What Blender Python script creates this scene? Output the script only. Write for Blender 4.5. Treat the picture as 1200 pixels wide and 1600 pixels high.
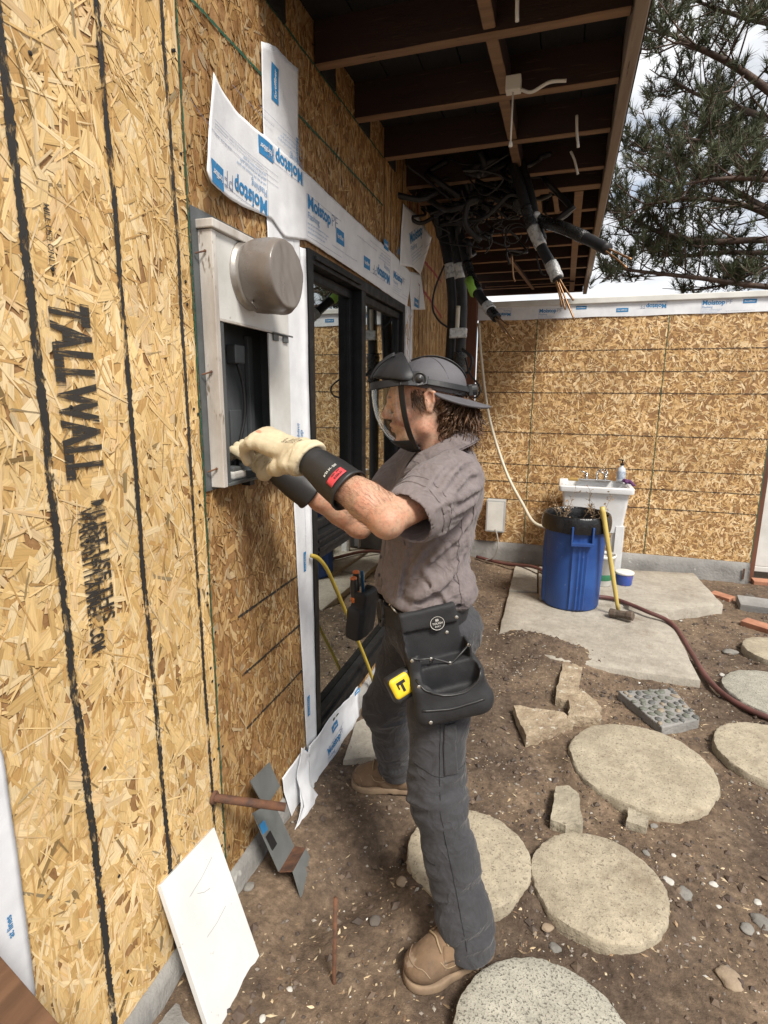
import bpy, bmesh, math, random
import numpy as np
from mathutils import Vector, Matrix, noise
from math import radians as RAD, sin, cos, pi
random.seed(7); RNG = np.random.default_rng(7)
S = bpy.context.scene
COL = S.collection
for o in list(bpy.data.objects): bpy.data.objects.remove(o)

# ---------------- camera, world, sun, exposure ----------------
pitch, yaw, roll = RAD(11.675), RAD(17.628), RAD(.478)
fw = Vector((-sin(yaw)*cos(pitch), cos(yaw)*cos(pitch), -sin(pitch)))
rt = fw.cross(Vector((0, 0, 1))).normalized(); up_ = rt.cross(fw)
r2 = cos(roll)*rt+sin(roll)*up_; u2 = -sin(roll)*rt+cos(roll)*up_
cd = bpy.data.cameras.new('camera'); cam = bpy.data.objects.new('camera', cd); COL.objects.link(cam)
cd.sensor_fit = 'VERTICAL'; cd.sensor_height = 24; cd.lens = 860.8/1600*24; cd.clip_start = .02; cd.clip_end = 2000
cam.matrix_world = Matrix(((r2.x, u2.x, -fw.x, .93), (r2.y, u2.y, -fw.y, 0), (r2.z, u2.z, -fw.z, 1.6), (0, 0, 0, 1)))
S.camera = cam
SUN_EL, SUN_AZ = RAD(52), RAD(132)      # azimuth clockwise from +y
wd = bpy.data.worlds.new('World'); S.world = wd; wd.use_nodes = True
nt = wd.node_tree; nt.nodes.clear()
def wn(t, **k):
    n = nt.nodes.new(t)
    for a, b in k.items(): setattr(n, a, b)
    return n
sky = wn('ShaderNodeTexSky', sky_type='NISHITA', sun_disc=False, sun_elevation=SUN_EL, sun_rotation=SUN_AZ)
sky.air_density = 1.0; sky.dust_density = 1.5
tc = wn('ShaderNodeTexCoord'); mp = wn('ShaderNodeMapping'); mp.inputs['Scale'].default_value = (1, 1, 2.6)
nz = wn('ShaderNodeTexNoise'); nz.inputs['Scale'].default_value = 3.2; nz.inputs['Detail'].default_value = 7; nz.inputs['Roughness'].default_value = .58
rp = wn('ShaderNodeValToRGB'); rp.color_ramp.elements[0].position = .28; rp.color_ramp.elements[1].position = .46
nz2 = wn('ShaderNodeTexNoise'); nz2.inputs['Scale'].default_value = 6; nz2.inputs['Detail'].default_value = 5
cr = wn('ShaderNodeValToRGB'); cr.color_ramp.elements[0].color = (4.8, 5.0, 5.35, 1); cr.color_ramp.elements[1].color = (7.2, 7.25, 7.3, 1)
cr.color_ramp.elements[0].position = .35; cr.color_ramp.elements[1].position = .62
mx = wn('ShaderNodeMixRGB'); bg = wn('ShaderNodeBackground'); bg.inputs['Strength'].default_value = .115
wo = wn('ShaderNodeOutputWorld'); L = nt.links.new
L(tc.outputs['Generated'], mp.inputs[0]); L(mp.outputs[0], nz.inputs['Vector']); L(mp.outputs[0], nz2.inputs['Vector'])
L(nz.outputs['Fac'], rp.inputs[0]); L(nz2.outputs['Fac'], cr.inputs[0]); L(rp.outputs[0], mx.inputs[0]); L(sky.outputs[0], mx.inputs[1]); L(cr.outputs[0], mx.inputs[2])
L(mx.outputs[0], bg.inputs[0]); L(bg.outputs[0], wo.inputs[0])
sl = bpy.data.lights.new('sun', 'SUN'); sl.energy = 3.7; sl.angle = RAD(16); sl.color = (1, .95, .87)
so = bpy.data.objects.new('sun', sl); COL.objects.link(so); so.location = (3, -3, 8)
sd = Vector((sin(SUN_AZ)*cos(SUN_EL), cos(SUN_AZ)*cos(SUN_EL), sin(SUN_EL)))
so.rotation_euler = sd.to_track_quat('Z', 'Y').to_euler()
S.view_settings.view_transform = 'Standard'; S.view_settings.look = 'None'; S.view_settings.exposure = .5; S.view_settings.gamma = 1
S.view_settings.use_curve_mapping = False
S.render.engine = 'CYCLES'

# ---------------- helpers ----------------
def tag(o, label=None, cat=None, group=None, kind=None):
    if label: o['label'] = label
    if cat: o['category'] = cat
    if group: o['group'] = group
    if kind: o['kind'] = kind
    return o
def empty(name, loc, label, cat, group=None):
    o = bpy.data.objects.new(name, None); COL.objects.link(o); o.location = loc; o.empty_display_size = .1
    bpy.context.view_layer.update()
    return tag(o, label, cat, group)
def mesh(name, v, f, m, parent=None, smooth=False, auto=None):
    me = bpy.data.meshes.new(name)
    me.from_pydata([tuple(map(float, p)) for p in v], [], [tuple(map(int, q)) for q in f])
    return link(name, me, m, parent, smooth)
def link(name, me, m, parent=None, smooth=False):
    if m and not me.materials: me.materials.append(m)
    if smooth: me.shade_smooth()
    o = bpy.data.objects.new(name, me); COL.objects.link(o)
    if parent is not None: par(o, parent)
    return o
def par(o, parent):
    # keep world placement: geometry is authored in world coordinates
    w = Matrix.Identity(4); p = parent
    while p is not None: w = p.matrix_basis @ w if p.parent is None else p.matrix_parent_inverse @ p.matrix_basis @ w; p = p.parent
    o.parent = parent; o.matrix_parent_inverse = w.inverted()
    return o
class MB:
    "collects vertices and faces in world coordinates"
    def __init__(s): s.v = []; s.f = []
    def add(s, v, f):
        b = len(s.v); s.v += [tuple(p) for p in v]; s.f += [tuple(i+b for i in q) for q in f]; return s
    def box(s, lo, hi, M=None):
        v = [Vector((x, y, z)) for z in (lo[2], hi[2]) for y in (lo[1], hi[1]) for x in (lo[0], hi[0])]
        if M is not None: v = [M @ p for p in v]
        return s.add(v, [(0, 2, 3, 1), (4, 5, 7, 6), (0, 1, 5, 4), (2, 6, 7, 3), (0, 4, 6, 2), (1, 3, 7, 5)])
    def bbox(s, lo, hi, b=.004, M=None):
        bm = bmesh.new(); bmesh.ops.create_cube(bm, size=1)
        for q in bm.verts: q.co = Vector([(lo[i]+hi[i])/2+q.co[i]*(hi[i]-lo[i]) for i in range(3)])
        bmesh.ops.bevel(bm, geom=bm.edges[:], offset=b, segments=2, affect='EDGES', profile=.6)
        if M is not None: bm.transform(M)
        bm.verts.index_update(); s.add([q.co.copy() for q in bm.verts], [[q.index for q in f.verts] for f in bm.faces]); bm.free(); return s
    def tube(s, pts, r, n=8, cap=True):
        pts = [Vector(p) for p in pts]; rs = r if hasattr(r, '__len__') else [r]*len(pts)
        t0 = (pts[1]-pts[0]).normalized(); a = t0.orthogonal().normalized(); v = []; f = []
        for i, p in enumerate(pts):
            t = (pts[min(i+1, len(pts)-1)]-pts[max(i-1, 0)])
            t = t.normalized() if t.length > 1e-9 else t0
            a = (a-t*a.dot(t)); a = a.normalized() if a.length > 1e-6 else t.orthogonal().normalized()
            b = t.cross(a)
            v += [p+rs[i]*(cos(2*pi*k/n)*a+sin(2*pi*k/n)*b) for k in range(n)]
        for i in range(len(pts)-1):
            for k in range(n): f.append((i*n+k, i*n+(k+1) % n, (i+1)*n+(k+1) % n, (i+1)*n+k))
        if cap: f += [tuple(range(n-1, -1, -1)), tuple(range((len(pts)-1)*n, len(pts)*n))]
        return s.add(v, f)
    def lathe(s, prof, o=(0, 0, 0), n=32, M=None, cap=(False, False)):
        o = Vector(o); v = []; f = []
        for r, z in prof: v += [Vector((r*cos(2*pi*k/n), r*sin(2*pi*k/n), z)) for k in range(n)]
        v = [(M @ p if M is not None else p)+o for p in v]
        for i in range(len(prof)-1):
            for k in range(n): f.append((i*n+k, i*n+(k+1) % n, (i+1)*n+(k+1) % n, (i+1)*n+k))
        if cap[0]: f.append(tuple(range(n-1, -1, -1)))
        if cap[1]: f.append(tuple(range((len(prof)-1)*n, len(prof)*n)))
        return s.add(v, f)
    def prism(s, poly, z0, z1):
        n = len(poly); v = [(x, y, z0) for x, y in poly]+[(x, y, z1) for x, y in poly]
        return s.add(v, [tuple(range(n-1, -1, -1)), tuple(range(n, 2*n))]+[(k, (k+1) % n, n+(k+1) % n, n+k) for k in range(n)])
    def build(s, name, m, parent=None, smooth=False):
        o = mesh(name, s.v, s.f, m, parent, smooth); return o
def bevel(o, w=.004, seg=2, ang=40):
    b = o.modifiers.new('bevel', 'BEVEL'); b.width = w; b.segments = seg; b.limit_method = 'ANGLE'; b.angle_limit = RAD(ang); return o
def smooth_by(o, ang=40):
    o.data.shade_smooth()
    me = o.data; bm = bmesh.new(); bm.from_mesh(me)
    for e in bm.edges:
        if len(e.link_faces) == 2 and e.calc_face_angle(0) > RAD(ang): e.smooth = False
    bm.to_mesh(me); bm.free(); return o
def spline(pts, n=8):
    P = [Vector(p) for p in pts]; P = [2*P[0]-P[1]]+P+[2*P[-1]-P[-2]]; out = []
    for i in range(1, len(P)-2):
        for k in range(n):
            t = k/n; a, b, c, d = P[i-1:i+3]
            out.append(.5*((2*b)+(c-a)*t+(2*a-5*b+4*c-d)*t*t+(3*b-a-3*c+d)*t**3))
    out.append(P[-2]); return out
# --- numpy value noise
def _h(i, j, k, s):
    n = (i*374761393+j*668265263+k*2147483647+s*974711) & 0x7fffffff
    n = ((n ^ (n >> 13))*1274126177) & 0x7fffffff
    return ((n ^ (n >> 16)) & 0xffff)/65535.
def vnoise(p, s=0):
    p = np.asarray(p, float); i = np.floor(p).astype(np.int64); f = p-i; f = f*f*(3-2*f); r = 0
    for a in (0, 1):
        for b in (0, 1):
            for c in (0, 1):
                w = (f[..., 0] if a else 1-f[..., 0])*(f[..., 1] if b else 1-f[..., 1])*(f[..., 2] if c else 1-f[..., 2])
                r = r+w*_h(i[..., 0]+a, i[..., 1]+b, i[..., 2]+c, s)
    return r
def fbm(p, o=4, s=0, g=.5):
    p = np.asarray(p, float); a = 1; r = 0; t = 0
    for k in range(o): r = r+a*vnoise(p*2**k, s+k); t += a; a *= g
    return r/t
def disp(o, amp, scale, oc=3, seed=0, axis=None):
    me = o.data; n = len(me.vertices); c = np.empty(n*3); me.vertices.foreach_get('co', c); c = c.reshape(-1, 3)
    nn = np.empty(n*3); me.vertices.foreach_get('normal', nn); nn = nn.reshape(-1, 3)
    d = (fbm(c*scale+31.7, oc, seed)-.5)*2*amp
    c = c+(nn if axis is None else np.array(axis))*d[:, None]
    me.vertices.foreach_set('co', c.ravel()); me.update(); return o
def subdiv(o, cuts):
    bm = bmesh.new(); bm.from_mesh(o.data)
    bmesh.ops.subdivide_edges(bm, edges=bm.edges[:], cuts=cuts, use_grid_fill=True); bm.to_mesh(o.data); bm.free(); return o

# --- signed-distance modelling: primitives are blended, the surface is pulled out with surface nets
class SDF:
    def __init__(s, lo, hi, h):
        s.lo = np.array(lo, float); s.h = h; s.n = np.ceil((np.array(hi)-s.lo)/h).astype(int)+1
        s.d = np.full(s.n, .2, np.float32)
    def _sl(s, lo, hi):
        a = np.clip(np.floor((np.array(lo)-s.lo)/s.h).astype(int), 0, s.n); b = np.clip(np.ceil((np.array(hi)-s.lo)/s.h).astype(int)+1, 0, s.n)
        if (b <= a).any(): return None, None
        ax = [s.lo[i]+s.h*np.arange(a[i], b[i]) for i in range(3)]
        return tuple(slice(a[i], b[i]) for i in range(3)), np.stack(np.meshgrid(*ax, indexing='ij'), -1)
    def _mix(s, sl, e, k, op):
        d = s.d[sl].astype(float)
        if op == 'sub': d, e = -d, e
        if op == 'int':
            h = np.clip(.5-.5*(e-d)/k, 0, 1); r = e*(1-h)+d*h+k*h*(1-h)
            s.d[sl] = r; return
        h = np.clip(.5+.5*(e-d)/k, 0, 1); r = e*(1-h)+d*h-k*h*(1-h)
        s.d[sl] = -r if op == 'sub' else r
    def cap(s, a, b, ra, rb=None, k=.02, op='add', flat=None):
        rb = ra if rb is None else rb; a = np.array(a, float); b = np.array(b, float); m = max(ra, rb)*1.05+k+.03
        sl, p = s._sl(np.minimum(a, b)-m, np.maximum(a, b)+m)
        if sl is None: return s
        q = p-a; ba = b-a; fl = 1
        if flat is not None:      # (direction, factor): the section is 'factor' times as thick along direction
            nrm = np.array(flat[0], float); nrm /= np.linalg.norm(nrm); fl = flat[1]
            q = q+((1/fl-1)*(q@nrm))[..., None]*nrm; ba = ba+(1/fl-1)*(ba@nrm)*nrm
        L2 = max(ba@ba, 1e-12); h = np.clip((q@ba)/L2, 0, 1)
        e = np.linalg.norm(q-h[..., None]*ba, axis=-1)-(ra+(rb-ra)*h)
        if flat is not None: e = e*min(1, (1+fl)/2)
        s._mix(sl, e, k, op); return s
    def chain(s, pts, rs, **kw):
        for i in range(len(pts)-1): s.cap(pts[i], pts[i+1], rs[i], rs[i+1], **kw)
        return s
    def ell(s, c, r, R=None, k=.02, op='add'):
        c = np.array(c, float); r = np.array(r, float); m = r.max()+k+.03
        sl, p = s._sl(c-m, c+m)
        if sl is None: return s
        q = p-c
        if R is not None: q = q@np.array(R)
        k0 = np.linalg.norm(q/r, axis=-1); k1 = np.linalg.norm(q/(r*r), axis=-1)+1e-9
        e = np.where(k0 < 1e-6, -r.min(), k0*(k0-1)/k1)
        s._mix(sl, e, k, op); return s
    def box(s, c, hs, R=None, rd=.01, k=.01, op='add'):
        c = np.array(c, float); hs = np.array(hs, float); m = np.linalg.norm(hs)+k+.03
        sl, p = s._sl(c-m, c+m)
        if sl is None: return s
        q = p-c
        if R is not None: q = q@np.array(R)
        q = np.abs(q)-(hs-rd)
        e = np.linalg.norm(np.maximum(q, 0), axis=-1)+np.minimum(q.max(-1), 0)-rd
        s._mix(sl, e, k, op); return s
    def plane(s, p0, nrm, k=.004):      # keep the side the normal points away from
        sl, p = s._sl(s.lo, s.lo+s.h*(s.n-1)); nrm = np.array(nrm, float); nrm /= np.linalg.norm(nrm)
        s._mix(sl, (p-np.array(p0))@nrm, k, 'int'); return s
    def warp(s, amp, scale, oc=3, seed=0, st=(1, 1, 1), R=None, ridge=False, mask=None):
        sl, p = s._sl(s.lo, s.lo+s.h*(s.n-1)); m = np.abs(s.d) < .04; q = p[m]
        w = 1 if mask is None else mask(q)
        if R is not None: q = q@np.array(R)
        n = fbm(q*np.array(st)*scale+17.3, oc, seed)
        n = (1-np.abs(2*n-1)*2.2) if ridge else (n-.5)*2
        s.d[m] -= (n*amp*w).astype(np.float32); return s
    def mesh(s):
        d = s.d.copy(); d[0] = d[-1] = .1; d[:, 0] = d[:, -1] = .1; d[:, :, 0] = d[:, :, -1] = .1
        nx, ny, nz_ = s.n; ins = d < 0
        cnt = np.zeros((nx-1, ny-1, nz_-1), int); acc = np.zeros((nx-1, ny-1, nz_-1, 3))
        cs = [(a, b, c) for a in (0, 1) for b in (0, 1) for c in (0, 1)]
        cu = lambda A, c: A[c[0]:nx-1+c[0], c[1]:ny-1+c[1], c[2]:nz_-1+c[2]]
        for c in cs:
            for ax in range(3):
                if c[ax] == 0:
                    e = list(c); e[ax] = 1; d0 = cu(d, c); d1 = cu(d, e); x = (d0 < 0) != (d1 < 0)
                    if not x.any(): continue
                    t = d0[x]/(d0[x]-d1[x]); p = np.tile(np.array(c, float), (len(t), 1)); p[:, ax] += t
                    acc[x] += p; cnt[x] += 1
        act = cnt > 0; idx = np.full(cnt.shape, -1); idx[act] = np.arange(act.sum())
        base = np.argwhere(act); V = s.lo+s.h*(base+acc[act]/cnt[act][:, None]); Fs = []
        for ax in range(3):
            b, c = (ax+1) % 3, (ax+2) % 3
            sl0 = [slice(None)]*3; sl1 = [slice(None)]*3; sl0[ax] = slice(0, -1); sl1[ax] = slice(1, None)
            x = ins[tuple(sl0)] != ins[tuple(sl1)]; ij = np.argwhere(x)
            ok = (ij[:, b] > 0) & (ij[:, c] > 0) & (ij[:, b] < s.n[b]-1) & (ij[:, c] < s.n[c]-1); ij = ij[ok]
            if not len(ij): continue
            flip = ins[tuple(sl0)][tuple(ij.T)]
            def at(db, dc):
                q = ij.copy(); q[:, b] -= db; q[:, c] -= dc; return idx[tuple(q.T)]
            q = np.stack([at(1, 1), at(0, 1), at(0, 0), at(1, 0)], 1); q[~flip] = q[~flip][:, ::-1]; Fs.append(q)
        return V, np.concatenate(Fs)
    def build(s, name, m, parent=None, relax=1, T=None):
        V, Fq = s.mesh()
        if T is not None: V = V@np.array(T[0]).T+np.array(T[1])
        for _ in range(relax):
            A = np.zeros_like(V); n = np.zeros(len(V))
            for k in range(4):
                a, b = Fq[:, k], Fq[:, (k+1) % 4]
                np.add.at(A, a, V[b]); np.add.at(n, a, 1); np.add.at(A, b, V[a]); np.add.at(n, b, 1)
            V = .5*V+.5*A/np.maximum(n, 1)[:, None]
        me = bpy.data.meshes.new(name); me.from_pydata(V.tolist(), [], Fq.tolist())
        return link(name, me, m, parent, True)
def frame(x, z=(0, 0, 1)):
    "columns = local axes (x forward, y left, z up) as numpy 3x3"
    x = np.array(x, float); x /= np.linalg.norm(x); y = np.cross(z, x); y /= np.linalg.norm(y); z = np.cross(x, y)
    return np.stack([x, y, z], 1)
# --- lettering: built-in font turned into a flat mesh in the unit of its height
_TXT = {}
def text2d(s, bold=0., spacing=1.):
    k = (s, bold, spacing)
    if k not in _TXT:
        c = bpy.data.curves.new('t', 'FONT'); c.body = s; c.size = 1.; c.offset = bold; c.space_character = spacing; c.resolution_u = 3; c.fill_mode = 'FRONT'
        o = bpy.data.objects.new('t', c); COL.objects.link(o); dg = bpy.context.evaluated_depsgraph_get()
        me = bpy.data.meshes.new_from_object(o.evaluated_get(dg)); bpy.data.objects.remove(o); bpy.data.curves.remove(c)
        v = np.array([q.co[:2] for q in me.vertices]) if len(me.vertices) else np.zeros((0, 2)); f = [tuple(p.vertices) for p in me.polygons]
        bpy.data.meshes.remove(me)
        if len(v): v = v-[v[:, 0].min(), 0]
        _TXT[k] = (v, f)
    return _TXT[k]
def lettering(mb, s, fn, h, x0=0., y0=0., bold=0., spacing=1., width=None, rot=0):
    "put text s (cap height h, origin x0,y0, turned rot) through fn(u,v)->3D"
    v, f = text2d(s, bold, spacing)
    if not len(v): return 0
    k = h/.7; w = v[:, 0].max()*k; sx = k if width is None else k*width/w
    a, b = v[:, 0]*sx, v[:, 1]*k; c_, s_ = cos(rot), sin(rot)
    mb.add([fn(x0+p*c_-q*s_, y0+p*s_+q*c_) for p, q in zip(a, b)], f)
    return v[:, 0].max()*sx

# ---------------- materials ----------------
def nodes(name):
    m = bpy.data.materials.new(name); m.use_nodes = True; t = m.node_tree
    return m, t, t.nodes['Principled BSDF']
def N(t, ty, **k):
    n = t.nodes.new(ty)
    for a, b in k.items():
        if a in n.inputs: n.inputs[a].default_value = b
        else: setattr(n, a, b)
    return n
def c4(c): return (c[0], c[1], c[2], 1)
def ramp(t, stops):
    r = t.nodes.new('ShaderNodeValToRGB'); e = r.color_ramp.elements
    while len(e) < len(stops): e.new(.5)
    for q, (p, c) in zip(e, stops): q.position = p; q.color = c4(c) if hasattr(c, '__len__') else (c, c, c, 1)
    return r
def M(name, c1, c2=None, rough=.7, scale=8, detail=6, bump=.0, bscale=120, metal=0, spec=.5, stretch=(1, 1, 1), lo=.35, hi=.65, spots=None, spot_scale=60, spot_w=.1, coat=0, rvar=.12, bdist=.004, bstretch=None, sheen=0):
    m, t, b = nodes(name); l = t.links.new
    tc = N(t, 'ShaderNodeTexCoord'); mp = N(t, 'ShaderNodeMapping'); mp.inputs['Scale'].default_value = stretch; l(tc.outputs['Object'], mp.inputs[0])
    c2 = c2 or tuple(x*.72 for x in c1)
    nz = N(t, 'ShaderNodeTexNoise', Scale=scale, Detail=detail, Roughness=.6); l(mp.outputs[0], nz.inputs['Vector'])
    r = ramp(t, [(lo, c2), (hi, c1)]); l(nz.outputs['Fac'], r.inputs[0]); out = r.outputs[0]
    if spots:
        n2 = N(t, 'ShaderNodeTexNoise', Scale=spot_scale, Detail=3, Roughness=.7); l(mp.outputs[0], n2.inputs['Vector'])
        r2_ = ramp(t, [(.5+spot_w, 0.), (.56+spot_w, 1.)]); l(n2.outputs['Fac'], r2_.inputs[0])
        mx = N(t, 'ShaderNodeMixRGB'); mx.inputs[2].default_value = c4(spots); l(r2_.outputs[0], mx.inputs[0]); l(out, mx.inputs[1]); out = mx.outputs[0]
    l(out, b.inputs['Base Color'])
    b.inputs['Metallic'].default_value = metal; b.inputs['Specular IOR Level'].default_value = spec
    if coat: b.inputs['Coat Weight'].default_value = coat
    if sheen: b.inputs['Sheen Weight'].default_value = sheen; b.inputs['Sheen Roughness'].default_value = .5
    rr = ramp(t, [(.3, max(0., rough-rvar)), (.7, min(1., rough+rvar))]); l(nz.outputs['Fac'], rr.inputs[0]); l(rr.outputs[0], b.inputs['Roughness'])
    if bump:
        mb_ = N(t, 'ShaderNodeMapping'); mb_.inputs['Scale'].default_value = bstretch or stretch; l(tc.outputs['Object'], mb_.inputs[0])
        n3 = N(t, 'ShaderNodeTexNoise', Scale=bscale, Detail=4, Roughness=.65); l(mb_.outputs[0], n3.inputs['Vector'])
        bp = N(t, 'ShaderNodeBump', Strength=bump, Distance=bdist); l(n3.outputs['Fac'], bp.inputs['Height']); l(bp.outputs[0], b.inputs['Normal'])
    return m
def strand_mat(name, rough=.62):
    m, t, b = nodes(name); l = t.links.new
    at = N(t, 'ShaderNodeAttribute', attribute_name='tone'); uv = N(t, 'ShaderNodeUVMap', uv_map='grain')
    mp = N(t, 'ShaderNodeMapping'); mp.inputs['Scale'].default_value = (14, 260, 1); l(uv.outputs[0], mp.inputs[0])
    nz = N(t, 'ShaderNodeTexNoise', Scale=1, Detail=5, Roughness=.65); l(mp.outputs[0], nz.inputs['Vector'])
    r = ramp(t, [(.25, .62), (.5, .95), (.75, 1.12)]); l(nz.outputs['Fac'], r.inputs[0])
    mx = N(t, 'ShaderNodeMixRGB', blend_type='MULTIPLY'); mx.inputs[0].default_value = 1; l(at.outputs['Color'], mx.inputs[1]); l(r.outputs[0], mx.inputs[2])
    # broad weathering over the board
    tc = N(t, 'ShaderNodeTexCoord'); n2 = N(t, 'ShaderNodeTexNoise', Scale=1.7, Detail=4); l(tc.outputs['Object'], n2.inputs['Vector'])
    r2_ = ramp(t, [(.3, (.82, .80, .77)), (.7, (1.05, 1.04, 1.02))]); l(n2.outputs['Fac'], r2_.inputs[0])
    m2 = N(t, 'ShaderNodeMixRGB', blend_type='MULTIPLY'); m2.inputs[0].default_value = 1; l(mx.outputs[0], m2.inputs[1]); l(r2_.outputs[0], m2.inputs[2])
    l(m2.outputs[0], b.inputs['Base Color']); b.inputs['Roughness'].default_value = rough; b.inputs['Specular IOR Level'].default_value = .35
    bp = N(t, 'ShaderNodeBump', Strength=.35, Distance=.001); l(nz.outputs['Fac'], bp.inputs['Height']); l(bp.outputs[0], b.inputs['Normal'])
    return m
def attr_mat(name, rough=.8, bump=.3, bscale=150, var=.25, vscale=30, spec=.4):
    "base colour from the mesh's own 'tone' attribute, broken up by noise"
    m, t, b = nodes(name); l = t.links.new
    at = N(t, 'ShaderNodeAttribute', attribute_name='tone'); tc = N(t, 'ShaderNodeTexCoord')
    nz = N(t, 'ShaderNodeTexNoise', Scale=vscale, Detail=5, Roughness=.65); l(tc.outputs['Object'], nz.inputs['Vector'])
    r = ramp(t, [(.3, 1-var), (.7, 1+var)]); l(nz.outputs['Fac'], r.inputs[0])
    mx = N(t, 'ShaderNodeMixRGB', blend_type='MULTIPLY'); mx.inputs[0].default_value = 1; l(at.outputs['Color'], mx.inputs[1]); l(r.outputs[0], mx.inputs[2])
    l(mx.outputs[0], b.inputs['Base Color']); b.inputs['Roughness'].default_value = rough; b.inputs['Specular IOR Level'].default_value = spec
    n3 = N(t, 'ShaderNodeTexNoise', Scale=bscale, Detail=4); l(tc.outputs['Object'], n3.inputs['Vector'])
    bp = N(t, 'ShaderNodeBump', Strength=bump, Distance=.003); l(n3.outputs['Fac'], bp.inputs['Height']); l(bp.outputs[0], b.inputs['Normal'])
    return m
def set_tone(o, cols, domain='FACE'):
    me = o.data; a = me.attributes.new('tone', 'FLOAT_COLOR', domain)
    c = np.ones((len(cols), 4), np.float32); c[:, :3] = np.array(cols); a.data.foreach_set('color', c.ravel()); return o
def print_mat(name, col, wear=.5, wscale=90, stretch=(1, 1, 1), under=None):
    "ink that has partly rubbed off"
    m, t, b = nodes(name); l = t.links.new
    tc = N(t, 'ShaderNodeTexCoord'); mp = N(t, 'ShaderNodeMapping'); mp.inputs['Scale'].default_value = stretch; l(tc.outputs['Object'], mp.inputs[0])
    nz = N(t, 'ShaderNodeTexNoise', Scale=wscale, Detail=5, Roughness=.7); l(mp.outputs[0], nz.inputs['Vector'])
    b.inputs['Base Color'].default_value = c4(col); b.inputs['Roughness'].default_value = .7
    r = ramp(t, [(wear-.06, 0.), (wear+.06, 1.)]); l(nz.outputs['Fac'], r.inputs[0]); l(r.outputs[0], b.inputs['Alpha'])
    return m
def glass_mat(name, f0, tint, rough=.0):
    "sheet that mirrors more towards grazing angles (Schlick) and lets the rest through"
    m, t, b = nodes(name); l = t.links.new; t.nodes.remove(b)
    lw = N(t, 'ShaderNodeLayerWeight', Blend=.5); pw = N(t, 'ShaderNodeMath', operation='POWER'); pw.inputs[1].default_value = 4; l(lw.outputs['Facing'], pw.inputs[0])
    ma = N(t, 'ShaderNodeMath', operation='MULTIPLY_ADD'); ma.inputs[1].default_value = 1-f0; ma.inputs[2].default_value = f0; l(pw.outputs[0], ma.inputs[0])
    gl = N(t, 'ShaderNodeBsdfGlossy', Roughness=rough); gl.inputs['Color'].default_value = (.93, .96, .95, 1)
    tr = N(t, 'ShaderNodeBsdfTransparent'); tr.inputs['Color'].default_value = c4(tint); mx = N(t, 'ShaderNodeMixShader')
    l(ma.outputs[0], mx.inputs[0]); l(tr.outputs[0], mx.inputs[1]); l(gl.outputs[0], mx.inputs[2]); l(mx.outputs[0], t.nodes['Material Output'].inputs['Surface'])
    return m
def stone_mat(name, c1, c2, sp, sps, spw):
    "cast concrete: broad stains, pits and speckle, soil trodden into it in patches"
    m, t, b = nodes(name); l = t.links.new; tc = N(t, 'ShaderNodeTexCoord'); O = tc.outputs['Object']
    n1 = N(t, 'ShaderNodeTexNoise', Scale=4.5, Detail=8, Roughness=.68); n2 = N(t, 'ShaderNodeTexNoise', Scale=sps, Detail=3, Roughness=.7); n3 = N(t, 'ShaderNodeTexNoise', Scale=2.6, Detail=9, Roughness=.72); n4 = N(t, 'ShaderNodeTexNoise', Scale=30, Detail=5, Roughness=.7)
    for n in (n1, n2, n3, n4): l(O, n.inputs['Vector'])
    r1 = ramp(t, [(.3, c2), (.55, c1), (.75, tuple(min(1, x*1.13) for x in c1))]); l(n1.outputs['Fac'], r1.inputs[0])
    r4 = ramp(t, [(.3, .78), (.7, 1.12)]); l(n4.outputs['Fac'], r4.inputs[0]); m0 = N(t, 'ShaderNodeMixRGB', blend_type='MULTIPLY'); m0.inputs[0].default_value = 1; l(r1.outputs[0], m0.inputs[1]); l(r4.outputs[0], m0.inputs[2])
    r2_ = ramp(t, [(.5+spw, 0.), (.56+spw, 1.)]); l(n2.outputs['Fac'], r2_.inputs[0]); mx = N(t, 'ShaderNodeMixRGB'); mx.inputs[2].default_value = c4(sp); l(r2_.outputs[0], mx.inputs[0]); l(m0.outputs[0], mx.inputs[1])
    r3 = ramp(t, [(.56, 0.), (.70, .8)]); l(n3.outputs['Fac'], r3.inputs[0]); m2 = N(t, 'ShaderNodeMixRGB'); m2.inputs[2].default_value = (.17, .125, .085, 1); l(r3.outputs[0], m2.inputs[0]); l(mx.outputs[0], m2.inputs[1])
    l(m2.outputs[0], b.inputs['Base Color']); b.inputs['Roughness'].default_value = .93; b.inputs['Specular IOR Level'].default_value = .25
    ad = N(t, 'ShaderNodeMath', operation='ADD'); l(n2.outputs['Fac'], ad.inputs[0]); l(n4.outputs['Fac'], ad.inputs[1]); bp = N(t, 'ShaderNodeBump', Strength=.8, Distance=.004); l(ad.outputs[0], bp.inputs['Height']); l(bp.outputs[0], b.inputs['Normal'])
    return m
OSB = strand_mat('osb_strands'); OSB_BASE = M('osb_glue', (.36, .2, .08), (.22, .11, .04), .7, 30, bump=.3)
CONC = stone_mat('concrete', (.37, .335, .28), (.27, .24, .198), (.24, .2, .16), 60, .1)
CONC_GREY = M('footing_concrete', (.29, .28, .265), (.185, .178, .168), .92, 5, bump=.6, bscale=45, bdist=.012, spots=(.42, .41, .38), spot_scale=9, spot_w=.14)
PAPER = M('flashing_paper', (.76, .77, .79), (.67, .68, .71), .55, 14, bump=.12, bscale=40)
INKBLUE = print_mat('blue_print', (.03, .20, .43), .34, 70); INKBLUE2 = print_mat('pale_blue_print', (.16, .3, .5), .34, 120)
INKLINE = print_mat('thin_line_print', (.22, .26, .36), .4, 160)
BLACKPAINT = print_mat('black_brushed_line', (.022, .02, .018), .42, 55, (1, 1, .35))
STENCIL = print_mat('black_stencil', (.03, .026, .022), .42, 70, (1, .2, 3.4))
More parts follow.
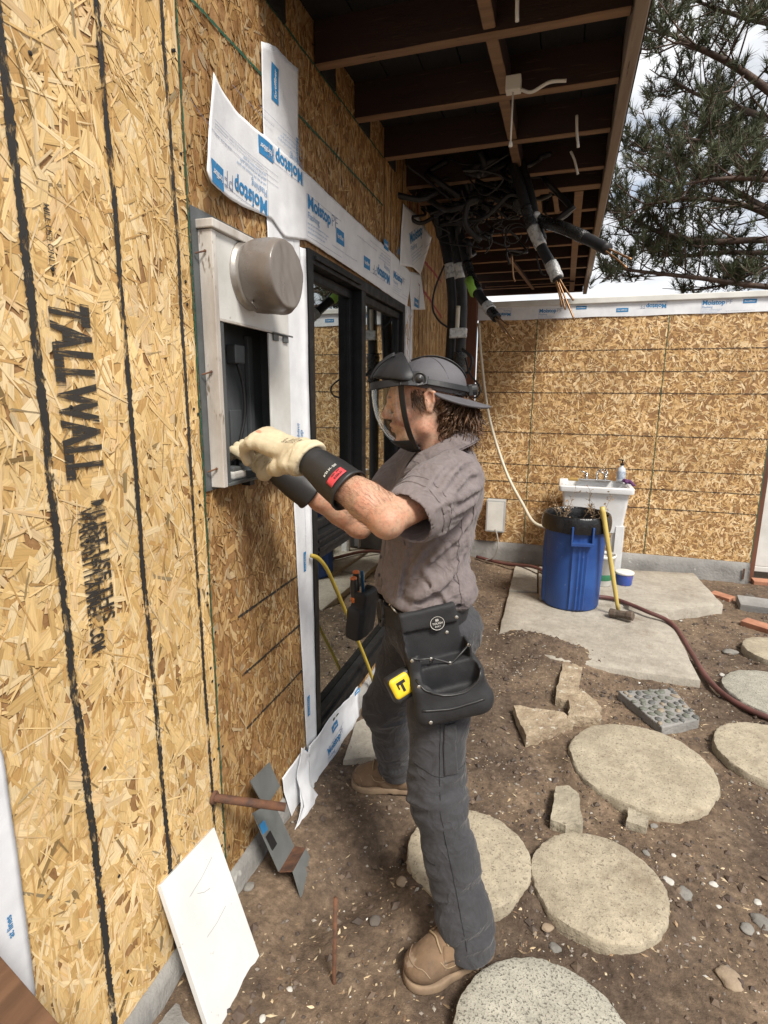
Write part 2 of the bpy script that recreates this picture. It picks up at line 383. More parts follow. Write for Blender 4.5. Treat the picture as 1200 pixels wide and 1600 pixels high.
GREENLINE = print_mat('green_edge_line', (.02, .085, .05), .36, 40)
BLACKMETAL = M('black_frame', (.008, .008, .0085), (.012, .012, .0125), .5, 20, bump=.04, bscale=200, spec=.25)
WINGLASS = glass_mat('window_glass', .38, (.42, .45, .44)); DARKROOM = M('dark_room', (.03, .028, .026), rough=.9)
GALV = M('grey_steel', (.13, .14, .145), (.085, .092, .095), .5, 7, bump=.06, bscale=60, metal=.25)
GREYPAINT = M('grey_paint', (.075, .082, .086), (.05, .055, .058), .5, 5, bump=.05)
WHITEMETAL = M('white_painted_steel', (.66, .66, .64), (.5, .49, .46), .48, 5, bump=.08, bscale=50, spots=(.24, .2, .16), spot_scale=24, spot_w=.19)
WHITEGRIME = M('grimy_white_steel', (.60, .57, .53), (.36, .32, .28), .55, 9, bump=.1, bscale=60, spots=(.2, .16, .12), spot_scale=30, spot_w=.13, stretch=(1, 1, .35))
RUST = M('rust', (.16, .07, .035), (.06, .03, .02), .85, 25, bump=.5, bscale=120)
TAUPE = M('taupe_hood', (.185, .16, .14), (.15, .128, .112), .3, 5, bump=.12, bscale=14, bdist=.01); TAUPE_DARK = M('taupe_piping', (.1, .085, .075), (.07, .06, .052), .5, 8)
WOODLIT = M('lit_rafter_edge', (.25, .15, .085), (.16, .09, .05), .85, 5, bump=.35, bscale=30, stretch=(.5, 6, 6), spots=(.07, .04, .03), spot_scale=12, spot_w=.14)  # rafter underside, coloured paler to imitate light falling on it
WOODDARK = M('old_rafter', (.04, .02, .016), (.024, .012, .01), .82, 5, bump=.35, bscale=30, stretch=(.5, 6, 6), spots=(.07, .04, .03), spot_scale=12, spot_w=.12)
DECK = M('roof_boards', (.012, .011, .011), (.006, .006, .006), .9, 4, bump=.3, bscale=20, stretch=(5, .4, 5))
FASCIA = M('weathered_fascia', (.31, .25, .2), (.2, .15, .115), .85, 4, bump=.4, bscale=25, stretch=(6, .5, 6), spots=(.08, .06, .05), spot_scale=10, spot_w=.16)
REDPOST = M('redwood_post', (.17, .065, .035), (.10, .04, .022), .7, 4, bump=.25, bscale=25, stretch=(6, 6, .4))
PLYSIDE = M('grooved_plywood', (.5, .31, .14), (.33, .19, .075), .7, 5, bump=.35, bscale=30, stretch=(7, 7, .35), spots=(.22, .11, .05), spot_scale=14, spot_w=.12)
REDPAINT = print_mat('red_spray', (.28, .03, .03), .33, 40)
CABLE = M('black_cable', (.013, .013, .0145), (.02, .02, .021), .45, 20, bump=.1, bscale=60, spec=.35)
TAPE = M('black_tape', (.009, .009, .009), (.018, .018, .018), .25, 30, bump=.9, bscale=55, bdist=.008)
SILVER = M('silver_tape', (.62, .62, .6), (.42, .42, .41), .3, 40, bump=.8, bscale=60, bdist=.006, metal=.25)
COPPER = M('copper_core', (.42, .24, .12), (.26, .15, .08), .45, 60, metal=.8)
WHITEPLASTIC = M('white_plastic', (.72, .71, .67), (.6, .59, .55), .4, 6)
CREAMPIPE = M('cream_tube', (.62, .57, .46), (.5, .45, .35), .45, 10)
SINKW = M('white_tub', (.72, .73, .74), (.62, .62, .62), .3, 4, spots=(.4, .37, .32), spot_scale=12, spot_w=.2)
CHROME = M('chrome', (.7, .7, .7), (.6, .6, .6), .15, 10, metal=1)
BLUEBIN = M('blue_bin', (.02, .075, .27), (.014, .05, .2), .5, 5, bump=.08, bscale=70, spots=(.09, .14, .28), spot_scale=18, spot_w=.17)
BAG = M('black_bag', (.008, .008, .009), (.014, .014, .015), .2, 10, bump=.35, bscale=35, bdist=.01)
TWIG = M('dry_twig', (.24, .16, .09), (.13, .08, .05), .9, 30)
HANDLE = M('yellow_handle', (.58, .44, .12), (.45, .33, .1), .45, 4, stretch=(6, 6, .5), bump=.1, spots=(.3, .2, .08), spot_scale=20, spot_w=.17)
HAMMER = M('hammer_iron', (.12, .085, .06), (.06, .045, .035), .75, 20, bump=.4, bscale=60)
HOSE = M('maroon_hose', (.13, .05, .042), (.085, .035, .03), .5, 12)
STONE = stone_mat('stepping_stone', (.40, .345, .255), (.285, .24, .172), (.2, .165, .12), 110, .07)
STONE_GREY = stone_mat('speckled_stone', (.38, .36, .30), (.30, .285, .235), (.13, .12, .10), 150, .045)
FLAG = M('flagstone', (.4, .32, .22), (.24, .175, .115), .9, 14, bump=1, bscale=45, bdist=.014, spots=(.5, .45, .36), spot_scale=26, spot_w=.09)
FLAGGREY = M('grey_flagstone', (.4, .35, .26), (.27, .235, .175), .9, 9, bump=.8, bscale=50, bdist=.01, spots=(.18, .15, .11), spot_scale=30, spot_w=.1)
BRICK = M('brick', (.42, .2, .12), (.3, .13, .075), .88, 12, bump=.5, bscale=90)
PEBBLE = attr_mat('pebbles', .7, .2, 120)
DIRT = None

# ---------------- ground ----------------
def dirt_mat():
    m, t, b = nodes('dirt'); l = t.links.new; tc = N(t, 'ShaderNodeTexCoord')
    n1 = N(t, 'ShaderNodeTexNoise', Scale=1.1, Detail=7, Roughness=.62); n2 = N(t, 'ShaderNodeTexNoise', Scale=38, Detail=6, Roughness=.7); n4 = N(t, 'ShaderNodeTexNoise', Scale=6, Detail=6, Roughness=.65)
    for n in (n1, n2, n4): l(tc.outputs['Object'], n.inputs['Vector'])
    r1 = ramp(t, [(.35, (.092, .062, .043)), (.52, (.155, .108, .073)), (.7, (.26, .19, .13))]); l(n4.outputs['Fac'], r1.inputs[0])
    # mulch-dark patches
    r2_ = ramp(t, [(.42, (.06, .045, .036)), (.62, (.225, .16, .108))]); l(n1.outputs['Fac'], r2_.inputs[0])
    mx = N(t, 'ShaderNodeMixRGB'); mx.inputs[0].default_value = .5; l(r1.outputs[0], mx.inputs[1]); l(r2_.outputs[0], mx.inputs[2])
    r3 = ramp(t, [(.3, .55), (.5, .95), (.72, 1.5)]); l(n2.outputs['Fac'], r3.inputs[0])
    m2 = N(t, 'ShaderNodeMixRGB', blend_type='MULTIPLY'); m2.inputs[0].default_value = 1; l(mx.outputs[0], m2.inputs[1]); l(r3.outputs[0], m2.inputs[2])
    l(m2.outputs[0], b.inputs['Base Color']); b.inputs['Roughness'].default_value = .95; b.inputs['Specular IOR Level'].default_value = .2
    n3 = N(t, 'ShaderNodeTexNoise', Scale=70, Detail=6, Roughness=.7); l(tc.outputs['Object'], n3.inputs['Vector'])
    bp = N(t, 'ShaderNodeBump', Strength=.8, Distance=.012); l(n3.outputs['Fac'], bp.inputs['Height']); l(bp.outputs[0], b.inputs['Normal'])
    return m
DIRT = dirt_mat()
def gz(x, y):
    "height of the dug-over ground"
    x = np.asarray(x, float); y = np.asarray(y, float); p = np.stack([x, y, 0*x], -1)
    z = (fbm(p*1.3, 3, 3)-.5)*.03+(fbm(p*7, 4, 9)-.5)*.028+(fbm(p*28, 3, 21)-.5)*.013
    # trench scraped out between the boots and the wall, spoil heaped against it
    dx, dy = x-.40, y-1.52; u = dx*.45+dy*.89; v = dx*.89-dy*.45
    z = z-.05*np.exp(-(v/.09)**2-(u/.36)**2)*(.6+.8*fbm(p*9, 3, 5))
    z = z+.03*np.exp(-((x-.58)/.1)**2-((y-1.42)/.14)**2)
    z = z+.02*np.exp(-((x-.05)/.12)**2)*np.where(y < 5.6, 1, 0)
    z = z-.008
    # soil spilt over the front corner of the slab
    z = z+.105*np.exp(-(((x-.90)*.95-(y-3.46)*.3)/.36)**2-(((x-.90)*.3+(y-3.46)*.95)/.2)**2)*(.6+.8*fbm(p*6, 3, 33))
    # soil washed against and over the rims of the stepping stones
    for cx, cy, r in ((1.365, 2.395, .30), (1.148, 1.685, .215), (.722, 1.665, .215), (1.0, 1.125, .23), (1.965, 2.66, .255), (2.16, 3.27, .27), (2.36, 3.88, .21)):
        d = np.hypot(x-cx, y-cy)-r-.01; z = z+np.exp(-(d/.045)**2)*.085*np.clip(fbm(p*5.5, 3, 41)-.42, 0, .5)*(1+.6*fbm(p*30, 2, 43))
    far = np.clip((np.hypot(x-1, y-3)-7)/10, 0, 1)
    return z*(1-far)-.03*far
xs = np.concatenate([-np.geomspace(400, 1, 14), np.arange(-.6, 3.6, .022), np.geomspace(3.8, 400, 26)])
ys = np.concatenate([-np.geomspace(400, .6, 18), np.arange(-.4, .7, .07), np.arange(.75, 3.2, .02), np.arange(3.2, 5.7, .03), np.geomspace(5.9, 600, 26)])
X_, Y_ = np.meshgrid(xs, ys, indexing='ij'); Z_ = gz(X_, Y_)
nx_, ny_ = X_.shape; ii = np.arange(nx_*ny_).reshape(nx_, ny_)
gme = bpy.data.meshes.new('ground')
gme.from_pydata(np.stack([X_, Y_, Z_], -1).reshape(-1, 3).tolist(), [], np.stack([ii[:-1, :-1], ii[1:, :-1], ii[1:, 1:], ii[:-1, 1:]], -1).reshape(-1, 4).tolist())
ground = link('ground', gme, DIRT, None, True); tag(ground, 'bare brown dug-over dirt of the yard', 'ground', kind='structure')

# ---------------- oriented strand board ----------------
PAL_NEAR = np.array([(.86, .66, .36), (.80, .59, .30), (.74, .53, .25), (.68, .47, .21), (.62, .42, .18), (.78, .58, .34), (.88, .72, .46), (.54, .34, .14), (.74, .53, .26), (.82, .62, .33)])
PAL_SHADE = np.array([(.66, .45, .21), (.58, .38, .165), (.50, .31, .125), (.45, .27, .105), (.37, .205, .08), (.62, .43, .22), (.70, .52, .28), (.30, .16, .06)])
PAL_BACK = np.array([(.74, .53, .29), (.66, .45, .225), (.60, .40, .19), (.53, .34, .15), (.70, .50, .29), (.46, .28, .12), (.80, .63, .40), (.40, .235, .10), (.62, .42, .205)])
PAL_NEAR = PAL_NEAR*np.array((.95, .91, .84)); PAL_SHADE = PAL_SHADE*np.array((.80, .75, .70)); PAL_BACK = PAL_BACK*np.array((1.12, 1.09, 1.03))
def strands(name, rect, to3, n, Lr, Wr, pal, bias, parent, holes=(), seed=0, hmax=.003):
    R = np.random.default_rng(seed); a0, a1, b0, b1 = rect
    cx = R.uniform(a0-.03, a1+.03, n); cy = R.uniform(b0-.03, b1+.03, n)
    big = R.random(n)**1.6; Ls = Lr[0]+(Lr[1]-Lr[0])*big*R.uniform(.5, 1, n); Ws = Wr[0]+(Wr[1]-Wr[0])*R.random(n)**2.2
    th = np.where(R.random(n) < bias, pi/2+R.normal(0, .42, n), R.uniform(0, pi, n))
    # small slivers end up on top, broad strands beneath
    order = np.argsort(-(Ls*Ws)*R.uniform(.35, 1.6, n)); rank = np.empty(n); rank[order] = np.arange(n)/n
    sk = R.uniform(-.7, .7, (n, 2))*Ws[:, None]
    base = np.array([(-.5, -.5), (0, -.5), (.5, -.5), (.5, 0), (.5, .5), (0, .5), (-.5, .5), (-.5, 0)])
    lx = base[None, :, 0]*Ls[:, None]; ly = base[None, :, 1]*Ws[:, None]
    lx = lx+np.where(base[None, :, 0] < 0, sk[:, :1]*np.sign(base[None, :, 1]), np.where(base[None, :, 0] > 0, sk[:, 1:]*np.sign(base[None, :, 1]), 0))+R.normal(0, .004, (n, 8))
    ly = ly*R.uniform(.72, 1.18, (n, 8))+R.normal(0, .0007, (n, 8))
    c, s = np.cos(th)[:, None], np.sin(th)[:, None]
    A = cx[:, None]+lx*c-ly*s; B = cy[:, None]+lx*s+ly*c
    keep = (A.max(1) > a0) & (A.min(1) < a1) & (B.max(1) > b0) & (B.min(1) < b1)
    for h in holes: keep &= ~((A.max(1) > h[0]) & (A.min(1) < h[1]) & (B.max(1) > h[2]) & (B.min(1) < h[3]))
    A = np.clip(A, a0, a1); B = np.clip(B, b0, b1)
    H = .0006+rank[:, None]*hmax+R.uniform(-.0004, .0004, (n, 1))*base[None, :, 0]+R.uniform(-.0003, .0003, (n, 1))*base[None, :, 1]
    t = pal[R.integers(0, len(pal), n)]*R.uniform(.87, 1.09, (n, 1)); edge = (R.random(n) < .06) & (Ws < Wr[0]+.25*(Wr[1]-Wr[0])); t[edge] *= .38; blond = R.random(n) < .1; t[blond] = t[blond]*.5+np.array((.88, .74, .5))*.5*pal.max()/.88  # some narrow strands go dark, others paler, at random
    U = lx+R.uniform(0, 40, (n, 1)); V = ly+R.uniform(0, 9, (n, 1))
    k = np.nonzero(keep)[0]; A, B, H, t, U, V = A[k], B[k], H[k], t[k], U[k], V[k]; n = len(k)
    P = to3(A.ravel(), B.ravel(), H.ravel())
    me = bpy.data.meshes.new(name); me.from_pydata(P.tolist(), [], np.arange(n*8).reshape(n, 8).tolist())
    uv = me.uv_layers.new(name='grain'); uv.data.foreach_set('uv', np.stack([U.ravel(), V.ravel()], -1).ravel())
    o = link(name, me, OSB, parent); set_tone(o, t); o['kind'] = 'stuff'; return o
wallx = lambda a, b, h: np.stack([h, a, b], -1)
TOPZ = 2.90
WIN = (1.935, 3.235, .135, 2.13)      # window opening y0,y1,z0,z1
MET = (1.32, 1.71, 1.36, 2.03)
house = empty('sheathed_house_wall', (0, 1.2, 0), 'long house wall sheathed in bare yellow strand board on a concrete footing', 'wall')
def panel(nm, y0, y1, holes):
    mb = MB(); ycuts = sorted({y0, y1}|{h[0] for h in holes}|{h[1] for h in holes}); zc = sorted({.085, TOPZ}|{h[2] for h in holes}|{h[3] for h in holes})
    for i in range(len(ycuts)-1):
        for j in range(len(zc)-1):
            a, b, c, d = ycuts[i], ycuts[i+1], zc[j], zc[j+1]
            if any(a >= h[0]-1e-6 and b <= h[1]+1e-6 and c >= h[2]-1e-6 and d <= h[3]+1e-6 for h in holes): continue
            mb.box((-.012, a, c), (0, b, d))
    return mb.build(nm, OSB_BASE, house)
p = panel('strand_board_panel', -1.17, .05, []); strands('wood_strands', (-1.17, .05, .085, TOPZ), wallx, 3800, (.04, .17), (.006, .045), PAL_NEAR, .7, p, seed=1)
p1 = panel('strand_board_panel', .055, 1.275, []); strands('wood_strands', (.055, 1.275, .085, TOPZ), wallx, 9500, (.022, .23), (.0025, .05), PAL_NEAR, .6, p1, seed=2)
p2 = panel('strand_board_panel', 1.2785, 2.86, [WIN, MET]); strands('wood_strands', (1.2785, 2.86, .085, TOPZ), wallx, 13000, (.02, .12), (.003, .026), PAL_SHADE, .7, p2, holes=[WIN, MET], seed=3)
p1['label'] = 'bright near panel with three black painted lines and stencilled letters'
# ribbon with a ragged edge lying on the board
def ribbon(name, pts, w, m, parent, x=.0042, rag=.25, step=.006, seed=0):
    R = random.Random(seed); P = [Vector(q) for q in pts]; L_ = [0]
    for a, b in zip(P, P[1:]): L_.append(L_[-1]+(b-a).length)
    v = []; f = []; n = int(L_[-1]/step)
    for i in range(n+1):
        d = L_[-1]*i/n; k = max(j for j in range(len(P)-1) if L_[j] <= d+1e-9); a, b = P[k], P[k+1]; t = (d-L_[k])/(b-a).length
        q = a.lerp(b, t); dr = (b-a).normalized(); nr = Vector((0, -dr.z, dr.y)); wob = (noise.noise(Vector((d*5, seed, 0))))*w*.35
        for s_ in (-1, 1):
            ww = w/2*(1+rag*R.uniform(-1, 1)+.3*noise.noise(Vector((d*9, s_*3, seed+5))))
            v.append((x, q.y+nr.y*(s_*ww+wob), q.z+nr.z*(s_*ww+wob)))
        if i: f.append((2*i-2, 2*i-1, 2*i+1, 2*i))
    return mesh(name, v, f, m, parent)
for k, (ya, w) in enumerate(((.803, .0175), (1.026, .0145), (1.226, .0115))):
    ribbon('painted_line', [(0, ya-.004, TOPZ), (0, ya+.003, 1.9), (0, ya-.002, 1.2), (0, ya+.004, .6), (0, ya+.003, .09)], w, BLACKPAINT, p1, rag=.28, step=.005, seed=k+1)
ribbon('panel_edge_line', [(0, 1.2785, TOPZ), (0, 1.2785, .085)], .006, GREENLINE, p1, rag=.5, seed=9)
for k, (y0, y1, z) in enumerate(((1.3, 2.86, 2.757), (1.3, 2.86, 2.542))): ribbon('snapped_line', [(0, y0, z), (0, y1, z)], .008, GREENLINE, p2, rag=.35, seed=20+k)
for k, (ya, za, yb, zb) in enumerate(((1.41, .922, 1.85, .93), (1.42, .72, 1.86, .725), (1.431, .523, 1.86, .527))):
    ribbon('snapped_line', [(0, ya, za), (0, yb, zb)], .0085, BLACKPAINT, p2, rag=.3, seed=30+k)
# stencilled writing, reading downwards
def down(y0, z0, x=.0046): return lambda u, v: (x+random.uniform(0, .0002), y0+v, z0-u)
mb = MB(); lettering(mb, 'TALLWALL', down(.8445, 1.778), .086, bold=.05, width=.345, spacing=1.06); mb.build('stencil_lettering', STENCIL, p1)
mb = MB(); lettering(mb, 'MILL USE ONLY', down(.852, 1.943), .013, bold=.01, width=.112); mb.build('stencil_lettering', STENCIL, p1)
mb = MB(); lettering(mb, 'WARRANTYHAMMER . COM', down(.855, 1.372), .036, bold=.03, width=.315); lettering(mb, 'MUST USE THIS', down(.892, 1.385, .0049), .034, bold=.03, width=.27); lettering(mb, 'ARSTC UHR', down(.877, 1.36, .0052), .026, bold=.02, width=.2); mb.build('stencil_lettering', STENCIL, p1)
# black nail heads
def nailhead(y, z, r, parent):
    mb = MB(); mb.lathe([(r, 0), (r, .0012), (r*.6, .002), (0.0002, .002)], (.0038, y, z), 8, Matrix.Rotation(pi/2, 4, 'Y')); return mb.build('nail', CABLE, parent)
RR = random.Random(4)
for y in (.866, 1.253, 1.262):
    for k in range(9): nailhead(y+RR.uniform(-.012, .012), .25+k*.27+RR.uniform(-.05, .05), .0042, p1)
for k in range(14): nailhead(1.293+RR.uniform(-.004, .006), .2+k*.18+RR.uniform(-.03, .03), .0035, p2)
GROOVE = M('groove_shadow_gap', (.035, .02, .01), (.02, .011, .006), .9)
# grooved plywood past the window
sid = MB(); y = 2.866; k = 0
for k in range(26):
    y1 = y+.1055; sid = MB(); sid.bbox((-.012, y, 2.134 if y < 3.2 else .085), (.006, y1-.0045, TOPZ), .0015); sid.build('siding_board', PLYSIDE, house); y = y1
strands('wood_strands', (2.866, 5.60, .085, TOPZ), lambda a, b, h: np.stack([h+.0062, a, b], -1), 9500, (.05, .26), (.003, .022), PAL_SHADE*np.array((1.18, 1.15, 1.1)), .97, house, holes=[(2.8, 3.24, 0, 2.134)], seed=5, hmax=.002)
for k in range(26): ribbon('board_groove', [(0, 2.866+.1055*k, 2.136 if k < 4 else .09), (0, 2.866+.1055*k, TOPZ)], .006, GROOVE, house, x=.0096, rag=.25, step=.02, seed=200+k)
mb = MB(); mb.box((-.03, 2.862, 2.134), (-.013, 3.237, TOPZ)).box((-.03, 3.2375, .085), (-.013, 5.62, TOPZ)); mb.build('siding_backing', OSB_BASE, house)
for k, (q0, q1) in enumerate((((0, 3.3, 2.50), (0, 4.25, 2.44)), ((0, 3.45, 2.33), (0, 4.3, 2.2)))): ribbon('sprayed_line', [q0, q1], .02, REDPAINT, house, x=.0092, rag=.5, seed=50+k)
for k, yy in enumerate((3.33, 3.52)): ribbon('sprayed_line', [(0, yy, TOPZ), (0, yy+.02, 2.5)], .022, REDPAINT, house, x=.0092, rag=.5, seed=60+k)
# footing, sill plate, back of the wall
ft = MB(); n = 150; prof = [(.035, -.2), (.03, .02), (.022, .06), (.012, .082), (-.14, .083)]
for i in range(n+1):
    yy = -1.2+6.8*i/n
    for q, (a, b) in enumerate(prof): ft.v.append((a+(.012*noise.noise(Vector((yy*6, b*9, q)))+.006*noise.noise(Vector((yy*19, b*9, q))) if q < 4 else 0), yy, b))
    if i:
        for q in range(4): ft.f.append(((i-1)*5+q, i*5+q, i*5+q+1, (i-1)*5+q+1))
ft.build('concrete_footing', CONC_GREY, house, True)
mb = MB(); mb.box((-.15, -1.2, .084), (-.0125, 1.9, .125)).box((-.15, -1.2, TOPZ), (.0, 7.0, TOPZ+.09)); mb.build('timber_plate', WOODDARK, house)
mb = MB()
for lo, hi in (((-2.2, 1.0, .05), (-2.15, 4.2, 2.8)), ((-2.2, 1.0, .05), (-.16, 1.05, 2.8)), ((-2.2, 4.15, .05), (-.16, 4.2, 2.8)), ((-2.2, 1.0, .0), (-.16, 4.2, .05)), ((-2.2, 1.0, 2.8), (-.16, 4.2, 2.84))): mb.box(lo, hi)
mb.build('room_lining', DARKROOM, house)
# redwood corner post
po = MB(); po.bbox((.015, 5.40, -.05), (.1, 5.5, 2.62), .004); o = po.build('corner_post', REDPOST); tag(o, 'reddish brown post in the corner where the two walls meet', 'post')

# ---------------- window ----------------
win = empty('sliding_window', (0, 2.58, .135), 'tall black framed window with glossy reflecting panes', 'window')
y0, y1, z0, z1 = WIN
def bars(name, lst, m=BLACKMETAL, b=.003, parent=win):
    for lo, hi in lst: mb = MB(); mb.bbox(lo, hi, b); mb.build(name, m, parent)
bars('frame', [((-.09, y0+.003, z0+.003), (.022, y0+.045, z1-.003)), ((-.09, y1-.045, z0+.003), (.022, y1-.003, z1-.003)), ((-.09, y0+.046, z0+.003), (.022, y1-.046, z0+.07)), ((-.09, y0+.046, z1-.05), (.022, y1-.046, z1-.003))])
bars('transom_rail', [((-.09, y0+.046, .975), (.018, y1-.046, 1.05))])
bars('mullion', [((-.09, 2.495, 1.051), (.024, 2.55, z1-.051))])
def sash(ya, yb, za, zb, x, t=.045):
    bars('sash_rail', [((x-.02, ya, za), (x+.014, yb, za+t)), ((x-.02, ya, zb-t), (x+.014, yb, zb))]); bars('sash_stile', [((x-.02, ya, za+t+.001), (x+.014, ya+t, zb-t-.001)), ((x-.02, yb-t, za+t+.001), (x+.014, yb, zb-t-.001))])
    mb = MB(); mb.box((x-.006, ya+t-.004, za+t-.004), (x, yb-t+.004, zb-t+.004)); mb.build('pane', WINGLASS, win)
sash(y0+.047, 2.494, 1.052, z1-.052, -.035, .038); sash(2.551, y1-.047, 1.052, z1-.052, -.012, .035)
mb = MB(); mb.box((-.036, y0+.047, z0+.072), (-.03, y1-.047, .974)); mb.build('pane', WINGLASS, win)
bars('glazing_bead', [((-.029, y0+.047, z0+.072), (.008, y0+.075, .972)), ((-.029, y0+.076, z0+.072), (.008, y1-.047, z0+.1)), ((-.029, y0+.076, .945), (.012, y1-.047, .973))], b=.002)
bars('track', [((.0225, y0+.05, z1-.035), (.034, 2.47, z1-.02)), ((.019, y0+.05, .985), (.028, y1-.05, 1.0)), ((.019, y0+.05, 1.02), (.026, y1-.05, 1.032))], b=.002)
bars('latch', [((.019, 2.30, 1.038), (.034, 2.36, 1.055))], CHROME, .003)

# ---------------- flashing paper ----------------
def coons(top, bot, nu, nv):
    "surface between two polylines of (y,z)"
    def samp(P, n):
        P = np.array(P, float); d = np.r_[0, np.cumsum(np.hypot(*np.diff(P, axis=0).T))]; t = np.linspace(0, d[-1], n); return np.stack([np.interp(t, d, P[:, 0]), np.interp(t, d, P[:, 1])], 1)
    a, b = samp(top, nu), samp(bot, nu); w = np.linspace(0, 1, nv)[:, None, None]
    return a[None]*(1-w)+b[None]*w
class Paper:
    def __init__(s, top, bot, fx, label, nu=60, nv=20, group='strips of printed white flashing paper', rag=.002, loc=None):
        g = coons(top, bot, nu, nv); s.fx = fx; v = []
        for j in range(nv):
            for i in range(nu):
                yy, zz = g[j, i]; e = rag if j in (0, nv-1) else 0
                zz += e*noise.noise(Vector((yy*40, zz*40, 3))); v.append((fx(yy, zz), yy, zz))
        f = [(j*nu+i, (j+1)*nu+i, (j+1)*nu+i+1, j*nu+i+1) for j in range(nv-1) for i in range(nu-1)]
        s.o = mesh('flashing_paper', v, f, PAPER, None, True); tag(s.o, label, 'flashing paper', group)
        so_ = s.o.modifiers.new('t', 'SOLIDIFY'); so_.thickness = .0006
        s.blue = MB(); s.pale = MB(); s.line = MB(); s.white = MB()
    def fn(s, off=.0016): return lambda y, z: (s.fx(y, z)+off, y, z)
    def word(s, t, y, z, h, rot=0, mb=None, bold=.02, width=None, off=.0016): return lettering(mb or s.blue, t, s.fn(off), h, y, z, bold=bold, rot=rot, width=width)
    def rect(s, mb, y, z, w, h, rot=0, off=.0013):
        c, q = cos(rot), sin(rot); n = 5; v = []; f = []
        for j in range(n):
            for i in range(n): a, b = w*i/(n-1), h*j/(n-1); v.append(s.fn(off)(y+a*c-b*q, z+a*q+b*c))
        for j in range(n-1):
            for i in range(n-1): f.append((j*n+i, j*n+i+1, (j+1)*n+i+1, (j+1)*n+i))
        mb.add(v, f)
    def logo(s, y, z, w, h, rot=0):
        s.rect(s.blue, y, z, w, h, rot); c, q = cos(rot), sin(rot); d = (w*.1, h*.36)
        lettering(s.white, 'fortifiber', s.fn(.0022), h*.3, y+d[0]*c-d[1]*q, z+d[0]*q+d[1]*c, bold=.02, width=w*.8, rot=rot); s.flush()
    def brand(s, y, z, h, rot=0):
        c, q = cos(rot), sin(rot); P = lambda a, b: (y+a*c-b*q, z+a*q+b*c)
        w = s.word('Moistop', *P(0, 0), h, rot, bold=.03); s.word('PF', *P(w+h*.25, 0), h, rot, s.line, bold=-.012)
        s.word('Flashing', *P(0, -h*.75), h*.5, rot, s.pale, bold=0)
        for k in range(3): s.word('seal all laps and fasteners per guide', *P(0, -h*(1.15+.32*k)), h*.16, rot, s.pale, bold=0, width=w*(.9-.1*k))
        for a, b, ww, hh in ((-h*.2, -h*2.1, w+h*2.6, .0012), (-h*.2, h*.95, w+h*2.6, .0012), (-h*.2, -h*2.1, .0012, h*3.05)): s.rect(s.line, *P(a, b), ww, hh, rot)
        s.word('install with printed side facing out   lap six inches at all joints and corners', *P(w*1.05, -h*1.6), h*.14, rot, s.line, bold=0, width=w*1.3); s.flush()
    def flush(s):
        for mb, nm, m, in ((s.blue, 'printed_lettering', INKBLUE), (s.pale, 'fine_print', INKBLUE2), (s.line, 'printed_line', INKLINE), (s.white, 'logo_lettering', PAPER)):
            if mb.v: mb.build(nm, m, s.o)
        s.blue, s.pale, s.line, s.white = MB(), MB(), MB(), MB()
    def done(s): s.flush(); return s
wr = lambda y, z, a=.003, k=7: a*(noise.noise(Vector((y*k, z*k, 1.3)))+.5*noise.noise(Vector((y*k*2.7, z*k*2.7, 5))))
# upright strip above the window corner
P2 = Paper([(0,1.663,2.623)[1:], (0,1.749,2.654)[1:], (0,1.846,2.661)[1:], (0,1.906,2.672)[1:]], [(1.668, 2.06), (1.90, 2.06)], lambda y, z: .0085+wr(y, z)+.02*max(0, z-2.5), 'white flashing paper strip standing upright above the corner of the window', 24, 30)
P2.logo(1.765, 2.50, .1, .045, pi/2); P2.word('Moistop fine flashing', 1.885, 2.46, .016, -pi/2, P2.pale); P2.rect(P2.line, 1.85, 2.1, .0012, .3); P2.done()
# left jamb strip beside the meter box, running down to the sill
P3 = Paper([(1.755, 2.12), (1.93, 2.12)], [(1.865, .14), (1.938, .15)], lambda y, z: .007+wr(y, z, .002)+.012*max(0, (y-1.9)/.04), 'long narrow white flashing strip running down between meter box and window', 10, 60)
P3.word('Flashing', 1.86, 1.42, .02, pi/2, P3.pale); P3.flush(); P3.word('Moistop', 1.885, 1.38, .022, pi/2, P3.pale); P3.rect(P3.line, 1.893, 1.0, .0012, .36); P3.logo(1.893, .93, .08, .02, pi/2)
P3.logo(1.90, .30, .09, .022, pi/2); P3.done()
# head strip over the window with its loose curling end
def hx(y, z): return .0135+wr(y, z, .0035)+.045*max(0, (1.62-y)/.34)**2+.004*noise.noise(Vector((y*22, (z-y*.4)*9, 2)))*max(0, (y-2.9)*2)
P1 = Paper([(0,1.366,2.396)[1:], (0,1.405,2.38)[1:], (0,1.498,2.367)[1:], (0,1.672,2.376)[1:], (0,1.934,2.373)[1:], (0,2.433,2.359)[1:], (0,3.024,2.352)[1:], (0,3.393,2.329)[1:]], [(0,1.29,2.145)[1:], (0,1.306,2.125)[1:], (0,1.447,2.129)[1:], (0,1.695,2.152)[1:], (0,1.778,2.118)[1:], (0,1.949,2.153)[1:], (0,2.512,2.145)[1:], (0,3.291,2.125)[1:]], hx, 'long white flashing strip across the window head with its left end curling off the board', 110, 26)
R180 = pi
P1.logo(1.395, 2.185, .075, .055, R180); P1.brand(1.66, 2.192, .042, R180); P1.logo(1.71, 2.365, .085, .05, R180); P1.brand(1.915, 2.36, .040, R180)
P1.brand(1.955, 2.262, .045); P1.logo(2.22, 2.215, .085, .055); P1.logo(2.55, 2.19, .085, .05); P1.brand(2.95, 2.23, .045, R180); P1.logo(2.84, 2.34, .08, .045); P1.brand(3.28, 2.40, .038, R180); P1.brand(3.02, 2.235, .035)
for k in range(3): P1.rect(P1.line, 1.36, 2.255+.016*k, .38, .001, 0); P1.flush()
P1.done()
